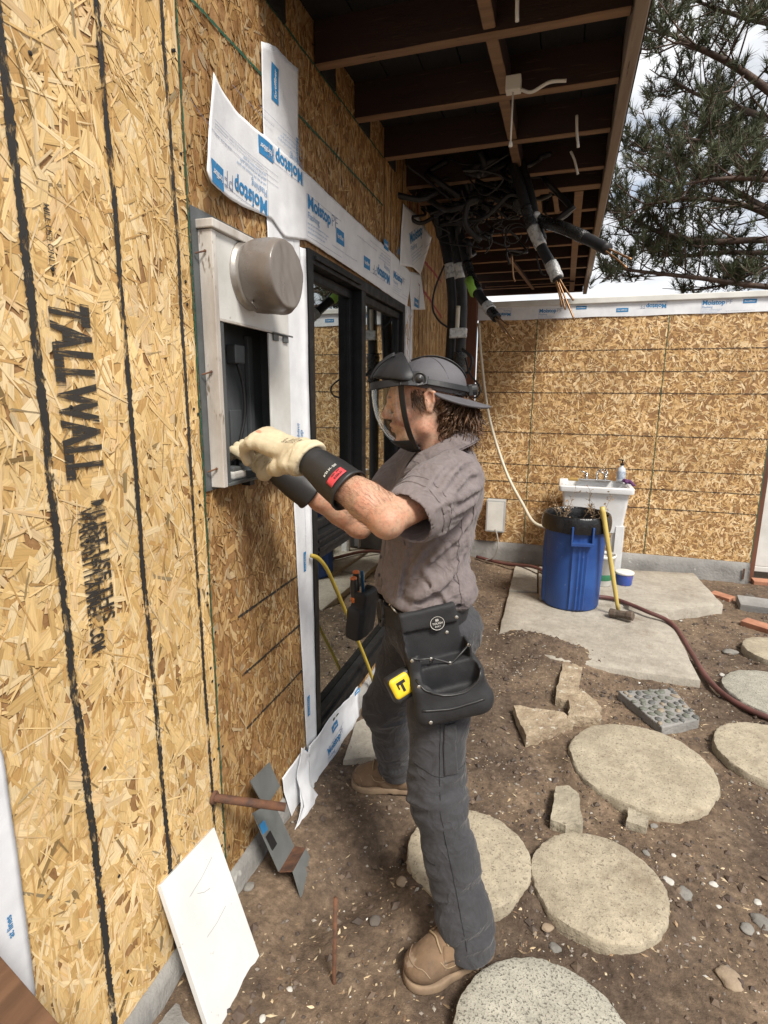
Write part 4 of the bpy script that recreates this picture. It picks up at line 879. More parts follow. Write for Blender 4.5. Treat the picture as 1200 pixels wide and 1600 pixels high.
# dry weeds stuck in the bin
R = random.Random(8)
wd_ = empty('dry_weed_bundle', bc+Vector((0, 0, .72)), 'tangle of dry brown weeds sticking up out of the bin liner', 'weeds')
for g_, (gx, gy, nn) in enumerate(((-.13, .12, 6), (.14, .12, 4), (.02, .16, 2))):
    for k in range(nn):
        mb = MB(); p0 = bc+Vector((gx+R.uniform(-.05, .05), gy+R.uniform(-.05, .05), .56)); d = Vector((R.uniform(-.45, .45)+gx*1.2, R.uniform(-.3, .3), R.uniform(.75, 1.25)))
        pts_ = [p0+d*t*R.uniform(.16, .26)+Vector((R.uniform(-.02, .02), R.uniform(-.02, .02), -.05*t*t)) for t in (0, .4, .8, 1.2, 1.5)]; pts_ = spline(pts_, 4); mb.tube(pts_, [.0028*(1-.6*i/len(pts_)) for i in range(len(pts_))], 4)
        for i in range(5, len(pts_)):
            for _ in range(R.choice((0, 1, 1, 2))):
                q_ = pts_[i]; dd = Vector((R.uniform(-1, 1), R.uniform(-1, 1), R.uniform(-.4, 1)))*R.uniform(.02, .05); mb.tube([q_, q_+dd*.5+Vector((0, 0, .004)), q_+dd], [.0016, .0014, .001], 3)
                c_ = q_+dd; s1 = Vector((R.uniform(-1, 1), R.uniform(-1, 1), R.uniform(-1, 1)))*.011; s2 = Vector((R.uniform(-1, 1), R.uniform(-1, 1), R.uniform(-1, 1)))*.008; mb.add([c_-s1, c_+s2, c_+s1, c_-s2], [(0, 1, 2, 3)])
        mb.build('weed_stem', TWIG2, wd_)
# ---------------- sledgehammer ----------------
sh = empty('sledgehammer', (1.423,4.079,0.05), 'long yellow handled sledgehammer leaning against the blue bin', 'sledgehammer')
hb = Vector((1.418,4.153,0.085)); ht = Vector((1.244,4.14,0.855))
mb = MB(); mb.tube([hb, hb.lerp(ht, .08), hb.lerp(ht, .3), hb.lerp(ht, .7), hb.lerp(ht, .95), ht], [.013, .0145, .0165, .0175, .019, .0175], 12); mb.build('handle', HANDLE, sh, True)
hc = Vector((1.433,4.08,0.09)); hd = Vector((.88, -.42, .12)).normalized(); Mh = Matrix.Translation(hc) @ hd.to_track_quat('Z', 'Y').to_matrix().to_4x4()
mb = MB(); mb.lathe([(.001, -.085), (.03, -.083), (.035, -.075), (.034, -.045), (.029, -.03), (.03, 0), (.029, .03), (.034, .045), (.035, .075), (.03, .083), (.001, .085)], (0, 0, 0), 8, Mh); bevel(mb.build('hammer_head', HAMMER, sh), .003)
# ---------------- tub sink ----------------
sk = empty('utility_sink', (1.25, 5.3, 0), 'white plastic utility tub sink on tall white legs', 'sink')
sx0, sx1, sy0, sy1 = .945, 1.55, 4.98, 5.46
def loft(name, rings, m, parent, closed_bottom=False):
    mb = MB(); n_ = len(rings[0])
    for r_ in rings: mb.v += [tuple(p_) for p_ in r_]
    for j in range(len(rings)-1):
        for k in range(n_): mb.f.append((j*n_+k, j*n_+(k+1) % n_, (j+1)*n_+(k+1) % n_, (j+1)*n_+k))
    if closed_bottom: mb.f.append(tuple(range((len(rings)-1)*n_, len(rings)*n_)))
    return smooth_by(mb.build(name, m, parent), 35)
def rrect(x0, x1, y0, y1, z, r=.03, n=5):
    out = []
    for cx, cy, a0 in ((x1-r, y1-r, 0), (x0+r, y1-r, pi/2), (x0+r, y0+r, pi), (x1-r, y0+r, 1.5*pi)):
        for k in range(n+1): a = a0+pi/2*k/n; out.append((cx+r*cos(a), cy+r*sin(a), z))
    return out
E_ = lambda d, z, r=.03: rrect(sx0+d, sx1-d, sy0+d, sy1-d, z, r)
loft('tub', [E_(.075, .46), E_(.06, .47), E_(.03, .80), E_(.028, .815), E_(.0, .82), E_(-.003, .83), E_(-.003, .862), E_(.003, .87), E_(.03, .87), E_(.045, .855), E_(.05, .82), E_(.08, .50)], SINKW, sk, True)
for lx, ly in ((sx0+.085, sy0+.085), (sx1-.085, sy0+.085), (sx0+.085, sy1-.085), (sx1-.085, sy1-.085)):
    sgn = (1 if lx > 1.25 else -1, 1 if ly > 5.2 else -1); mb = MB(); mb.box((-.028, -.006, 0), (.028, .006, .5), Matrix.Translation((lx+sgn[0]*.0, ly+sgn[1]*.03, .03))).box((-.006, -.028, 0), (.006, .028, .5), Matrix.Translation((lx+sgn[0]*.036, ly, .03))); mb.build('leg', SINKW, sk)
mb = MB(); mb.bbox((sx0+.16, sy1-.085, .8605), (sx1-.16, sy1-.005, .885), .006); mb.build('faucet_deck', CHROME, sk)
fx_, fy_ = 1.27, sy1-.045
mb = MB(); mb.tube(spline([(fx_, fy_, .885), (fx_, fy_, .93), (fx_+.02, fy_-.03, .975), (fx_+.06, fy_-.09, .985), (fx_+.08, fy_-.13, .95)], 6), [.011]*24+[.009], 10) ; mb.build('spout', CHROME, sk, True)
for dx in (-.09, .075):
    mb = MB(); mb.lathe([(.016, 0), (.014, .03), (.02, .035), (.02, .05), (.001, .055)], (fx_+dx, fy_, .885), 14).tube([(fx_+dx, fy_, .935), (fx_+dx-.05, fy_-.02, .955)], [.009, .006], 8); mb.build('tap', CHROME, sk, True)
sb = empty('soap_bottle', (1.475, 5.40, .87), 'clear and white pump soap bottle on the sink rim', 'bottle')
mb = MB(); mb.lathe([(.001, 0), (.034, .002), (.037, .015), (.037, .10), (.03, .125), (.014, .14), (.014, .15)], (1.475, 5.40, .871), 24); mb.build('bottle_body', M('bottle_plastic', (.62, .66, .7), (.5, .55, .6), .25, 6), sb, True)
mb = MB(); mb.lathe([(.0375, .03), (.0378, .032), (.0378, .095), (.0375, .097)], (1.475, 5.40, .871), 24); mb.build('bottle_label', M('label_blue', (.5, .56, .62), (.25, .3, .4), .5, 60), sb, True)
mb = MB(); mb.lathe([(.016, .15), (.016, .168), (.006, .17), (.006, .19), (.012, .192), (.012, .202), (.001, .204)], (1.475, 5.40, .871), 14).bbox((1.44, 5.392, 1.066), (1.476, 5.408, 1.075), .003); mb.build('pump', CABLE, sb)
s = SDF((1.48, 5.2, .85), (1.66, 5.44, .93), .005)
for a, b in (((1.50, 5.36, .888), (1.545, 5.31, .886)), ((1.545, 5.31, .884), (1.575, 5.25, .862)), ((1.51, 5.30, .884), (1.555, 5.36, .882))): s.cap(a, b, .016, .012, k=.015)
s.warp(.006, 45); tag(s.build('cloth', M('purple_cloth', (.13, .04, .14), (.08, .025, .09), .9, 40, bump=.5)), 'crumpled purple cloth draped on the sink corner', 'cloth')
o = MB().bbox((1.02, 5.30, .870), (1.11, 5.36, .895), .008).build('sponge', M('sponge', (.42, .27, .08), (.3, .18, .05), .9, 60, bump=.6, bscale=180)); tag(o, 'tan sponge lying on the rim of the sink', 'sponge')
pt = empty('paint_tub', (1.52, 4.86, .06), 'small white and blue plastic tub beside the sink leg', 'tub')
mb = MB(); mb.lathe([(.001, 0), (.062, 0), (.064, .004), (.072, .1)], (1.52, 4.86, .076), 30); mb.build('tub_body', M('tub_print', (.04, .09, .36), (.3, .1, .25), .4, 14, lo=.3, hi=.5), pt, True)
mb = MB(); mb.lathe([(.0735, .092), (.077, .094), (.077, .108), (.07, .112), (.001, .112)], (1.52, 4.86, .076), 30); mb.build('lid', WHITEPLASTIC, pt, True)
bk = empty('white_bucket', (1.33, 4.76, .06), 'white plastic bucket with green lettering behind the bin', 'bucket')
mb = MB(); mb.lathe([(.001, 0), (.085, 0), (.09, .005), (.105, .24), (.11, .242), (.11, .262), (.103, .264), (.1, .24)], (1.33, 4.80, .076), 32); mb.build('bucket_body', WHITEPLASTIC, bk, True)
mb = MB(); mb.lathe([(.0925, .05), (.0945, .055), (.098, .10), (.097, .103)], (1.33, 4.80, .076), 32); mb.build('green_band', M('green_print', (.04, .2, .1), rough=.5), bk, True)
# grey enclosure cover on the back wall, its cable
pc = empty('grey_enclosure', (.45, 5.5, .4), 'pale grey utility enclosure cover standing against the back wall behind the man', 'enclosure')
mb = MB(); mb.bbox((.27, 5.43, .30), (.455, 5.535, .62), .006, Matrix.Translation((0, 0, 0))); mb.build('cover', M('grey_cover', (.42, .43, .43), (.34, .35, .35), .5, 4), pc)
mb = MB(); mb.bbox((.285, 5.4285, .315), (.44, 5.4315, .605), .001); mb.build('front_panel', WHITEPLASTIC, pc)
mb = MB(); mb.tube(spline([(.37, 5.42, .33), (.40, 5.36, .28), (.42, 5.3, .18), (.38, 5.3, .08), (.30, 5.32, .03)], 8), .007, 7); o = mb.build('grey_cable', M('grey_cable', (.3, .28, .25)), None, True); tag(o, 'thin grey cable looping down from the enclosure to the dirt', 'cable')
# cream conduit running from the corner to the bin side
mb = MB(); mb.tube(spline([(0.129,5.38,2.289), (0.169,5.36,1.972), (0.27,5.32,1.443), (0.461,5.2,0.951), (0.653,5,0.667), (0.763,4.8,0.56), (.93, 4.74, .5), (1.0, 4.7, .25), (1.02, 4.68, .05)], 8), .014, 9); o = mb.build('cream_tube', CREAMPIPE, None, True); tag(o, 'cream flexible tube curving down from the corner to behind the bin', 'tube')
# ---------------- things leaning by the near wall ----------------
lb = empty('leaning_white_board', (.2, 1.05, 0), 'white painted board leaning against the near wall', 'board')
A, B, C_, D = Vector((0.008,1.218,0.322)), Vector((0.008,0.983,0.344)), Vector((0.19,0.917,0)), Vector((0.221,1.128,0))
nn = (B-A).cross(D-A).normalized(); nn = nn if nn.x > 0 else -nn; D = A+(C_-B)
mb = MB(); v = [A, B, C_, D]; v = v+[p_-nn*.018 for p_ in v]; v = [p_+nn*.006 for p_ in v]
mb.add(v, [(0, 1, 2, 3), (7, 6, 5, 4), (0, 4, 5, 1), (1, 5, 6, 2), (2, 6, 7, 3), (3, 7, 4, 0)]); bevel(mb.build('board', M('white_board', (.66, .66, .65), (.57, .57, .56), .5, 4, bump=.1, bscale=30, spots=(.35, .33, .3), spot_scale=30, spot_w=.2), lb), .002)
mb = MB()
for k, (a, b) in enumerate((((.42, .25), (.62, .30)), ((.35, .52), (.75, .49)), ((.3, .22), (.8, .15)))):
    f0 = lambda s_, t_: A.lerp(B, 1-s_).lerp(D.lerp(C_, 1-s_), t_)+nn*.0065
    mb.tube([f0(*a), f0((a[0]+b[0])/2, (a[1]+b[1])/2+.01), f0(*b)], .00035, 4)
mb.build('scratch', GREYPAINT, lb)
pp_ = Vector((0,1.232,0.414)); pe = pp_+Vector((.21, .07, -.035))
mb = MB(); mb.tube([pp_+Vector((-.05, 0, 0)), pp_, pe], .0125, 14).lathe([(.02, 0), (.02, .006), (.0125, .008)], pp_+Vector((.005, .001, 0)), 16, Matrix.Rotation(pi/2, 4, 'Y')); o = mb.build('pipe_stub', RUST, None, True); tag(o, 'rusty pipe stub sticking out of the near wall', 'pipe')
# bent steel bracket: three plates
br = empty('bent_steel_bracket', (.25, 1.6, 0), 'bent grey galvanised steel plate leaning at the foot of the wall', 'bracket')
def plate(name, quad, t=.003, m=None):
    q_ = [Vector(a) for a in quad]; n_ = (q_[1]-q_[0]).cross(q_[3]-q_[0]).normalized(); mb = MB(); v = q_+[p_-n_*t for p_ in q_]
    mb.add(v, [(0, 1, 2, 3), (7, 6, 5, 4), (0, 4, 5, 1), (1, 5, 6, 2), (2, 6, 7, 3), (3, 7, 4, 0)]); return mb.build(name, m or PLATE, br)
PLATE = M('galvanised_plate', (.215, .225, .22), (.16, .17, .165), .5, 8, bump=.05, metal=.3)
plate('upper_leaf', [(0.05,1.365,0.383), (0.06,1.435,0.232), (0.03,1.593,0.191), (0.02,1.539,0.325)])
plate('main_leaf', [(0.07,1.34,0.291), (0.14,1.371,0.061), (0.12,1.52,0.022), (0.05,1.505,0.201)])
plate('folded_lip', [(0.14,1.371,0.061), (0.19,1.375,0.075), (0.17,1.511,0.037), (0.12,1.52,0.022)], m=RUST)
plate('lower_leaf', [(0.19,1.375,0.075), (0.22,1.366,-0.009), (0.21,1.522,-0.071), (0.17,1.511,0.037)])
mb = MB(); o = plate('printed_tag', [(0.086,1.346,0.246), (0.094,1.353,0.206), (0.091,1.391,0.193), (0.083,1.383,0.234)], .0002, INKBLUE); o.location.x += .002
mb = MB(); mb.add([Vector(a)+Vector((.003, 0, 0)) for a in ((0.098,1.362,0.192), (0.113,1.373,0.131), (0.109,1.414,0.123), (0.094,1.398,0.185))], [(0, 1, 2, 3)]); mb.build('cut_slot', CABLE, br)
r0 = Vector((0.428,1.152,0)); mb = MB(); mb.tube([r0-Vector((0, 0, .1)), r0+Vector((.0, .0, .0)), Vector((0,0,0))], .0065, 8) if 0 else mb.tube([r0-Vector((0, 0, .1)), r0, r0+Vector((.004, .008, .265))], .0062, 8)
o = mb.build('rebar_stake', RUST, None, True); tag(o, 'thin rusty steel stake standing upright in the dirt', 'stake')
ta, tz = Vector((0.03,0.503,0.761)), Vector((0.1,0.592,0.428)); td = (tz-ta).normalized(); tw = Vector((1, 0, 0)); tw = (tw-td*tw.dot(td)).normalized(); tn_ = td.cross(tw); tn_ = tn_ if tn_.z < 0 else -tn_
tb = MB(); tb.bbox((0, 0, 0), (1, 1, 1), .02, Matrix(((td.x*.62, tw.x*.045, tn_.x*.09, ta.x), (td.y*.62, tw.y*.045, tn_.y*.09, ta.y), (td.z*.62, tw.z*.045, tn_.z*.09, ta.z), (0, 0, 0, 1)))); o = tb.build('timber_offcut', M('brown_timber', (.2, .1, .05), (.12, .06, .03), .7, 5, bump=.3, stretch=(6, .5, 6))); tag(o, 'brown timber offcut propped against the near wall', 'timber')
rough_slab('concrete_chunk', [(.045, .80), (.13, .78), (.15, .90), (.06, .95)], -.04, .035, CONC_GREY, 'rough grey concrete chunk at the foot of the near wall', 'concrete', None, .012, 8, 30, .014)

# ---------------- cut cables under the eave ----------------
def cable(name, pts, r, label, group='cut black cables', tapes=(), cores=None, m=None, sil=()):
    P = spline(pts, 8); root = empty(name, P[0], label, 'cable', group)
    mb = MB(); mb.tube(P, r, 12); mb.build('sheath', m or CABLE, root, True)
    L_ = len(P)-1
    for lst, mt, nm in ((tapes, TAPE, 'tape_wrap'), (sil, SILVER, 'silver_tape')):
        for t0, t1, k in lst:
            a, b = int(t0*L_), max(int(t1*L_), int(t0*L_)+1); Q = P[a:b+1]; mb = MB()
            Q2 = [Q[0].lerp(Q[-1], i/14) if len(Q) < 3 else Q[min(int(i/14*(len(Q)-1)), len(Q)-2)].lerp(Q[min(int(i/14*(len(Q)-1))+1, len(Q)-1)], (i/14*(len(Q)-1)) % 1 if i < 14 else 1) for i in range(15)]
            mb.tube(Q2, [r*k*(1+.1*noise.noise(Vector((i*1.3, t0*9, 2)))) for i in range(15)], 14); mb.build(nm, mt, root, True)
    if cores:
        d = (P[-1]-P[-2]).normalized(); o1 = d.orthogonal().normalized(); o2 = d.cross(o1)
        for k, (L1, sp) in enumerate(cores):
            a = k*2.4; o_ = (o1*cos(a)+o2*sin(a)); mb = MB(); mb.tube(spline([P[-1]-d*.02+o_*r*.35, P[-1]+d*L1*.5+o_*(r*.4+sp*.4), P[-1]+d*L1+o_*(r*.4+sp)], 4), .0045, 6); mb.build('copper_core', COPPER, root, True)
    return root
# the two big risers coming down the wall
cable('riser_cable', [(-0.112,3.75,3.178), (-0.002,3.7,2.911), (0.13,3.66,2.63), (0.19,3.66,2.402), (0.214,3.68,2.174), (0.204,3.7,1.859), (0.202,3.72,1.528), (0.204,3.75,1.002)], .036, 'left of two thick black cables bending down the siding', 'thick black riser cables', [(.72, .80, 1.25)], sil=[(.42, .47, 1.06)])
cable('riser_cable', [(-0.024,3.7,3.148), (0.099,3.62,2.875), (0.21,3.58,2.621), (0.267,3.57,2.379), (0.286,3.6,2.16), (0.282,3.62,1.853), (0.281,3.64,1.531), (0.287,3.66,1.02)], .033, 'right of two thick black cables bending down the siding, silver tape round it', 'thick black riser cables', [(.7, .8, 1.3)], sil=[(.42, .47, 1.08)])
o = MB().bbox((-.055, -.012, -.03), (.055, .012, .03), .008, Matrix.Translation((0.282,3.52,1.998))).build('cable_strap', SILVER); disp(subdiv(o, 4), .006, 30); tag(o, 'crumpled silver tape band round the thick cables above the man', 'tape')
mb = MB(); mb.tube(spline([(0.271,3.55,2.16), (0.27,3.55,2.078), (0.268,3.55,2.021)], 4), .013, 8); o = mb.build('white_sleeve', CREAMPIPE, None, True); tag(o, 'short cream sleeve on the thick cable just above the silver band', 'sleeve')
cable('service_cable', [(0.054,3.75,3.159), (0.191,3.6,2.824), (0.291,3.5,2.505), (0.347,3.45,2.332), (0.413,3.35,2.205), (0.503,3.25,2.089), (0.55,3.2,2.034)], .026, 'black cable with a lime label bending out to three bare copper ends', tapes=[(.45, .7, 1.2), (.86, 1.0, 1.05)], sil=[(.8, .87, 1.25)], cores=[(.16, .015), (.19, .0), (.13, .02)])
mb = MB(); mb.tube([(0.358,3.4,2.276), (0.405,3.33,2.191)], .0285, 12); o = mb.build('lime_label', M('lime', (.32, .6, .08), rough=.5), None, True); tag(o, 'lime green label band on the bent black cable', 'label')
cable('service_cable', [(0.596,3.15,2.775), (0.656,3.1,2.62), (0.707,3.08,2.477), (0.769,3.05,2.346), (0.828,3.02,2.247), (0.863,3,2.173)], .026, 'black cable taped in silver, hanging from the rafters with bare copper strands', tapes=[(.3, .45, 1.1)], sil=[(.45, .6, 1.15), (.78, .98, 1.2)], cores=[(.16, .02), (.22, .0), (.14, .03), (.13, .02)])
cable('service_cable', [(0.64,3.2,2.789), (0.693,3.15,2.633), (0.735,3.12,2.486), (0.773,3.1,2.388)], .022, 'short black cable lying against the silver-taped one', sil=[(.6, .8, 1.2)], cores=[(.1, .01), (.14, .01)])
cable('service_cable', [(0.661,3.3,2.59), (0.768,3.1,2.475), (0.871,2.95,2.397), (0.974,2.85,2.319), (1.068,2.75,2.241)], .025, 'black taped cable reaching out past the fascia with two copper ends', tapes=[(.1, .75, 1.12)], cores=[(.16, .02), (.13, .01)])
# looping thin leads
LP = [([(0.165,3.6,2.41), (0.116,3.58,2.277), (0.107,3.56,2.161), (0.146,3.56,2.083), (0.207,3.57,2.037)], .0065, 'thin black lead looping off the wall beside the red lines'),
      ([(0.313,3.5,1.901), (0.378,3.48,1.842), (0.365,3.48,1.766), (0.291,3.5,1.748), (0.261,3.5,1.787)], .009, 'small black cable loop above the cap'),
      ([(0.335,3.5,1.844), (0.378,3.45,1.746), (0.447,3.4,1.669), (0.43,3.4,1.613), (0.353,3.4,1.597)], .006, 'thin black lead curling behind the cap brim'),
      ([(0.635,3,2.305), (0.646,3,2.209), (0.657,3,2.178)], .004, 'bare copper lead hanging beside the silver-taped cable'),
      ([(0.75,3.05,2.303), (0.776,3.05,2.227), (0.799,3.05,2.21)], .004, 'short yellow-ended lead between two cables')]
for pts, r, lab in LP: mb = MB(); mb.tube(spline(pts, 7), r, 7); o = mb.build('cable_lead', COPPER if 'copper' in lab else CABLE, None, True); tag(o, lab, 'cable')
# the knot of old wires
R = random.Random(11); C0 = Vector((0.447,3.45,2.752)); tang = MB(); lead = []
for k in range(60):
    p = C0+Vector((R.uniform(-.38, .22), R.uniform(-.3, .3), R.uniform(-.12, .2))); n_ = R.randint(3, 6); pts = [p]
    for j in range(n_): p = p+Vector((R.uniform(-.14, .16), R.uniform(-.1, .1), R.uniform(-.1, .07))); p.z = min(p.z, EZ+.06); pts.append(p)
    tang.tube(spline(pts, 6), R.choice((.005, .007, .011, .016)), 6)
for k in range(15):
    c_ = C0+Vector((R.uniform(-.12, .2), R.uniform(-.15, .1), R.uniform(-.27, -.02))); rr = R.uniform(.03, .08); ph = R.uniform(0, 6); ax_ = R.uniform(.3, 1)
    tang.tube([c_+Vector((rr*cos(a+ph), rr*.5*sin(2*a)*ax_, rr*sin(a+ph))) for a in np.linspace(0, R.uniform(3.5, 6), 20)], R.choice((.0035, .004, .005)), 5)
o = tang.build('wire_tangle', CABLE, None, True); tag(o, 'snarled black mass of old wires stuffed between the rafters', 'wires', kind='stuff')
bu = MB(); bu.tube(spline([(-0.107,3.9,3.084), (0.09,3.8,2.954), (0.331,3.6,2.811), (0.543,3.4,2.727), (0.651,3.2,2.592)], 8), .045, 12); bu.tube(spline([(-0.021,3.9,3.132), (0.211,3.8,3.026), (0.455,3.5,2.834), (0.62,3.3,2.719)], 8), .04, 12); bu.tube(spline([(-0.18,4,3.225), (0.086,4,3.137), (0.387,3.7,2.972), (0.571,3.4,2.846)], 8), .05, 12)
o = bu.build('trunk_cable_bundle', TAPE, None, True); disp(o, .012, 14, 3); tag(o, 'bundle of taped black trunk cables lying along the rafters', 'cable')
# yellow cord by the window
mb = MB(); mb.tube(spline([(0.026,1.902,0.992), (0.045,1.926,0.976), (0.06,1.972,0.922), (0.06,2.063,0.809), (0.06,2.242,0.572), (0.06,2.486,0.243), (0.06,2.72,-0.108), (.1, 2.7, .03)], 8), .0085, 8); o = mb.build('yellow_cord', M('yellow_cord', (.58, .43, .06), (.48, .34, .05), .5, 12), None, True); tag(o, 'yellow cord hanging in front of the lower window pane', 'cord')

# ---------------- the electrician ----------------
def skin_mat():
    m, t, b = nodes('skin'); l = t.links.new; at = N(t, 'ShaderNodeAttribute', attribute_name='tone'); tc = N(t, 'ShaderNodeTexCoord'); O = tc.outputs['Object']
    n1 = N(t, 'ShaderNodeTexNoise', Scale=22, Detail=6, Roughness=.7); n2 = N(t, 'ShaderNodeTexNoise', Scale=120, Detail=4, Roughness=.7); n3 = N(t, 'ShaderNodeTexNoise', Scale=330, Detail=3)
    for n in (n1, n2, n3): l(O, n.inputs['Vector'])
    r1 = ramp(t, [(.35, (1.12, .86, .80)), (.65, (.94, 1.02, 1.02))]); l(n1.outputs['Fac'], r1.inputs[0]); r2_ = ramp(t, [(.32, .72), (.5, 1.0), (.75, 1.1)]); l(n2.outputs['Fac'], r2_.inputs[0])
    m1 = N(t, 'ShaderNodeMixRGB', blend_type='MULTIPLY'); m1.inputs[0].default_value = 1; l(at.outputs['Color'], m1.inputs[1]); l(r1.outputs[0], m1.inputs[2]); m2 = N(t, 'ShaderNodeMixRGB', blend_type='MULTIPLY'); m2.inputs[0].default_value = 1; l(m1.outputs[0], m2.inputs[1]); l(r2_.outputs[0], m2.inputs[2])
    l(m2.outputs[0], b.inputs['Base Color']); b.inputs['Roughness'].default_value = .5; b.inputs['Specular IOR Level'].default_value = .4; b.inputs['Subsurface Weight'].default_value = .12; b.inputs['Subsurface Radius'].default_value = (.008, .003, .0015); b.inputs['Subsurface Scale'].default_value = 1
    bp = N(t, 'ShaderNodeBump', Strength=.45, Distance=.002); l(n3.outputs['Fac'], bp.inputs['Height']); l(bp.outputs[0], b.inputs['Normal']); return m
SKIN = skin_mat(); HAIRM = M('brown_hair', (.15, .078, .037), (.045, .023, .013), .45, 26, stretch=(1, 1, 1))
def cloth_mat(name, c1, c2, crease=1.0, rough=.88):
    "woven cotton: faded patches, fine weave and sharp little creases"
    m, t, b = nodes(name); l = t.links.new; tc = N(t, 'ShaderNodeTexCoord'); O = tc.outputs['Object']
    n1 = N(t, 'ShaderNodeTexNoise', Scale=7, Detail=8, Roughness=.66); n2 = N(t, 'ShaderNodeTexNoise', Scale=55, Detail=5, Roughness=.7); n3 = N(t, 'ShaderNodeTexNoise', Scale=13, Detail=3, Roughness=.5, Distortion=.6); n4 = N(t, 'ShaderNodeTexNoise', Scale=700, Detail=2)
    for n in (n1, n2, n3, n4): l(O, n.inputs['Vector'])
    r1 = ramp(t, [(.3, c2), (.7, c1)]); l(n1.outputs['Fac'], r1.inputs[0]); r2_ = ramp(t, [(.3, .86), (.7, 1.12)]); l(n2.outputs['Fac'], r2_.inputs[0])
    mx = N(t, 'ShaderNodeMixRGB', blend_type='MULTIPLY'); mx.inputs[0].default_value = 1; l(r1.outputs[0], mx.inputs[1]); l(r2_.outputs[0], mx.inputs[2]); l(mx.outputs[0], b.inputs['Base Color'])
    b.inputs['Roughness'].default_value = rough; b.inputs['Specular IOR Level'].default_value = .25; b.inputs['Sheen Weight'].default_value = .12
    sb_ = N(t, 'ShaderNodeMath', operation='SUBTRACT'); sb_.inputs[1].default_value = .5; l(n3.outputs['Fac'], sb_.inputs[0]); ab = N(t, 'ShaderNodeMath', operation='ABSOLUTE'); l(sb_.outputs[0], ab.inputs[0])
    b1 = N(t, 'ShaderNodeBump', Strength=.9, Distance=.024*crease, invert=True); l(ab.outputs[0], b1.inputs['Height'])
    b2 = N(t, 'ShaderNodeBump', Strength=.5, Distance=.0015); l(n4.outputs['Fac'], b2.inputs['Height']); l(b1.outputs[0], b2.inputs['Normal']); l(b2.outputs[0], b.inputs['Normal'])
    return m
SHIRTM = cloth_mat('mauve_grey_cotton', (.20, .168, .166), (.15, .124, .123)); PANTM = cloth_mat('charcoal_cotton', (.052, .051, .056), (.034, .033, .036))
SEAMM = cloth_mat('shirt_stitching', (.15, .12, .12), (.11, .09, .09)); PSEAM = cloth_mat('trouser_stitching', (.028, .028, .03), (.02, .02, .022))
LEATHER = M('cream_leather', (.60, .51, .345), (.46, .38, .25), .72, 12, bump=.35, bscale=70, spots=(.4, .31, .2), spot_scale=14, spot_w=.17)
RUBBER = M('black_rubber', (.017, .017, .018), (.028, .027, .027), .42, 10, bump=.1, bscale=30)
BOOTM = M('tan_nubuck', (.2, .128, .075), (.115, .072, .042), .88, 13, bump=.5, bscale=90, bdist=.003, spots=(.26, .19, .13), spot_scale=16, spot_w=.1); LACE = M('boot_lace', (.34, .25, .15), (.24, .17, .1), .8, 40); SOLEM = M('tan_sole', (.27, .19, .12), (.17, .115, .075), .8, 14, bump=.2, bscale=80)
CAPM = M('grey_cap', (.105, .1, .11), (.065, .062, .07), .7, 7, bump=.2, bscale=400); SHELL = M('black_shell', (.012, .012, .0135), (.018, .018, .02), .5, 10, bump=.12, bscale=350, spec=.3)
VISOR = glass_mat('clear_visor', .1, (.965, .965, .955)); POUCHM = M('black_canvas', (.02, .02, .022), (.013, .013, .0145), .72, 10, bump=.3, bscale=350); STEEL = M('rivet_steel', (.62, .6, .55), (.5, .48, .44), .3, 20, metal=.9)
man = empty('person', (.58, 1.62, 0), 'man in grey cap, face shield, mauve-grey shirt and charcoal trousers working at the meter box', 'person')
TF = np.array((-.87, -.50, 0.)); TL = np.array((.50, -.87, 0.)); UZ = np.array((0, 0, 1.))
def tp(f, l, z, o=(.575, 1.615)): return np.array((o[0], o[1], 0))+TF*f+TL*l+UZ*z
SL, SR = tp(0, .175, 1.385), tp(.01, -.175, 1.375)
EL, WL = np.array((.55, 1.225, 1.312)), np.array((0.31,1.3,1.446)); ER, WR = np.array((.335, 1.62, 1.20)), np.array((0.114,1.46,1.399))
HL, HR = tp(0, .085, .90), tp(0, -.085, .90); KL, AL = np.array((.662, 1.405, .475)), np.array((.768, 1.325, .10)); KR, AR = np.array((.385, 1.785, .475)), np.array((.378, 1.955, .10))
HO = np.array((.55, 1.572, 1.595)); HR_ = frame((-.95, -.27, -.13)); HT = (HR_, HO)
# --- body: one figure from head to ankles (most of it under the clothes)
V_all = []; F_all = []; tone = []
def absorb(s, T=None, relax=1, tonefn=None):
    V, Fq = s.mesh()
    for _ in range(relax):
        A_ = np.zeros_like(V); n_ = np.zeros(len(V))
        for k in range(4):
            a, b = Fq[:, k], Fq[:, (k+1) % 4]; np.add.at(A_, a, V[b]); np.add.at(n_, a, 1); np.add.at(A_, b, V[a]); np.add.at(n_, b, 1)
        V = .5*V+.5*A_/np.maximum(n_, 1)[:, None]
    t = tonefn(V) if tonefn else np.tile((.46, .28, .19), (len(V), 1))
    if T is not None: V = V@np.array(T[0]).T+np.array(T[1])
    F_all.append(Fq+sum(len(q) for q in V_all)); V_all.append(V); tone.append(t)
h = SDF((-.13, -.12, -.24), (.15, .12, .16), .0026)
h.ell((-.014, 0, .025), (.098, .076, .083), k=.01).ell((.03, 0, -.03), (.064, .06, .085), k=.03).ell((.05, 0, .025), (.05, .062, .045), k=.02)
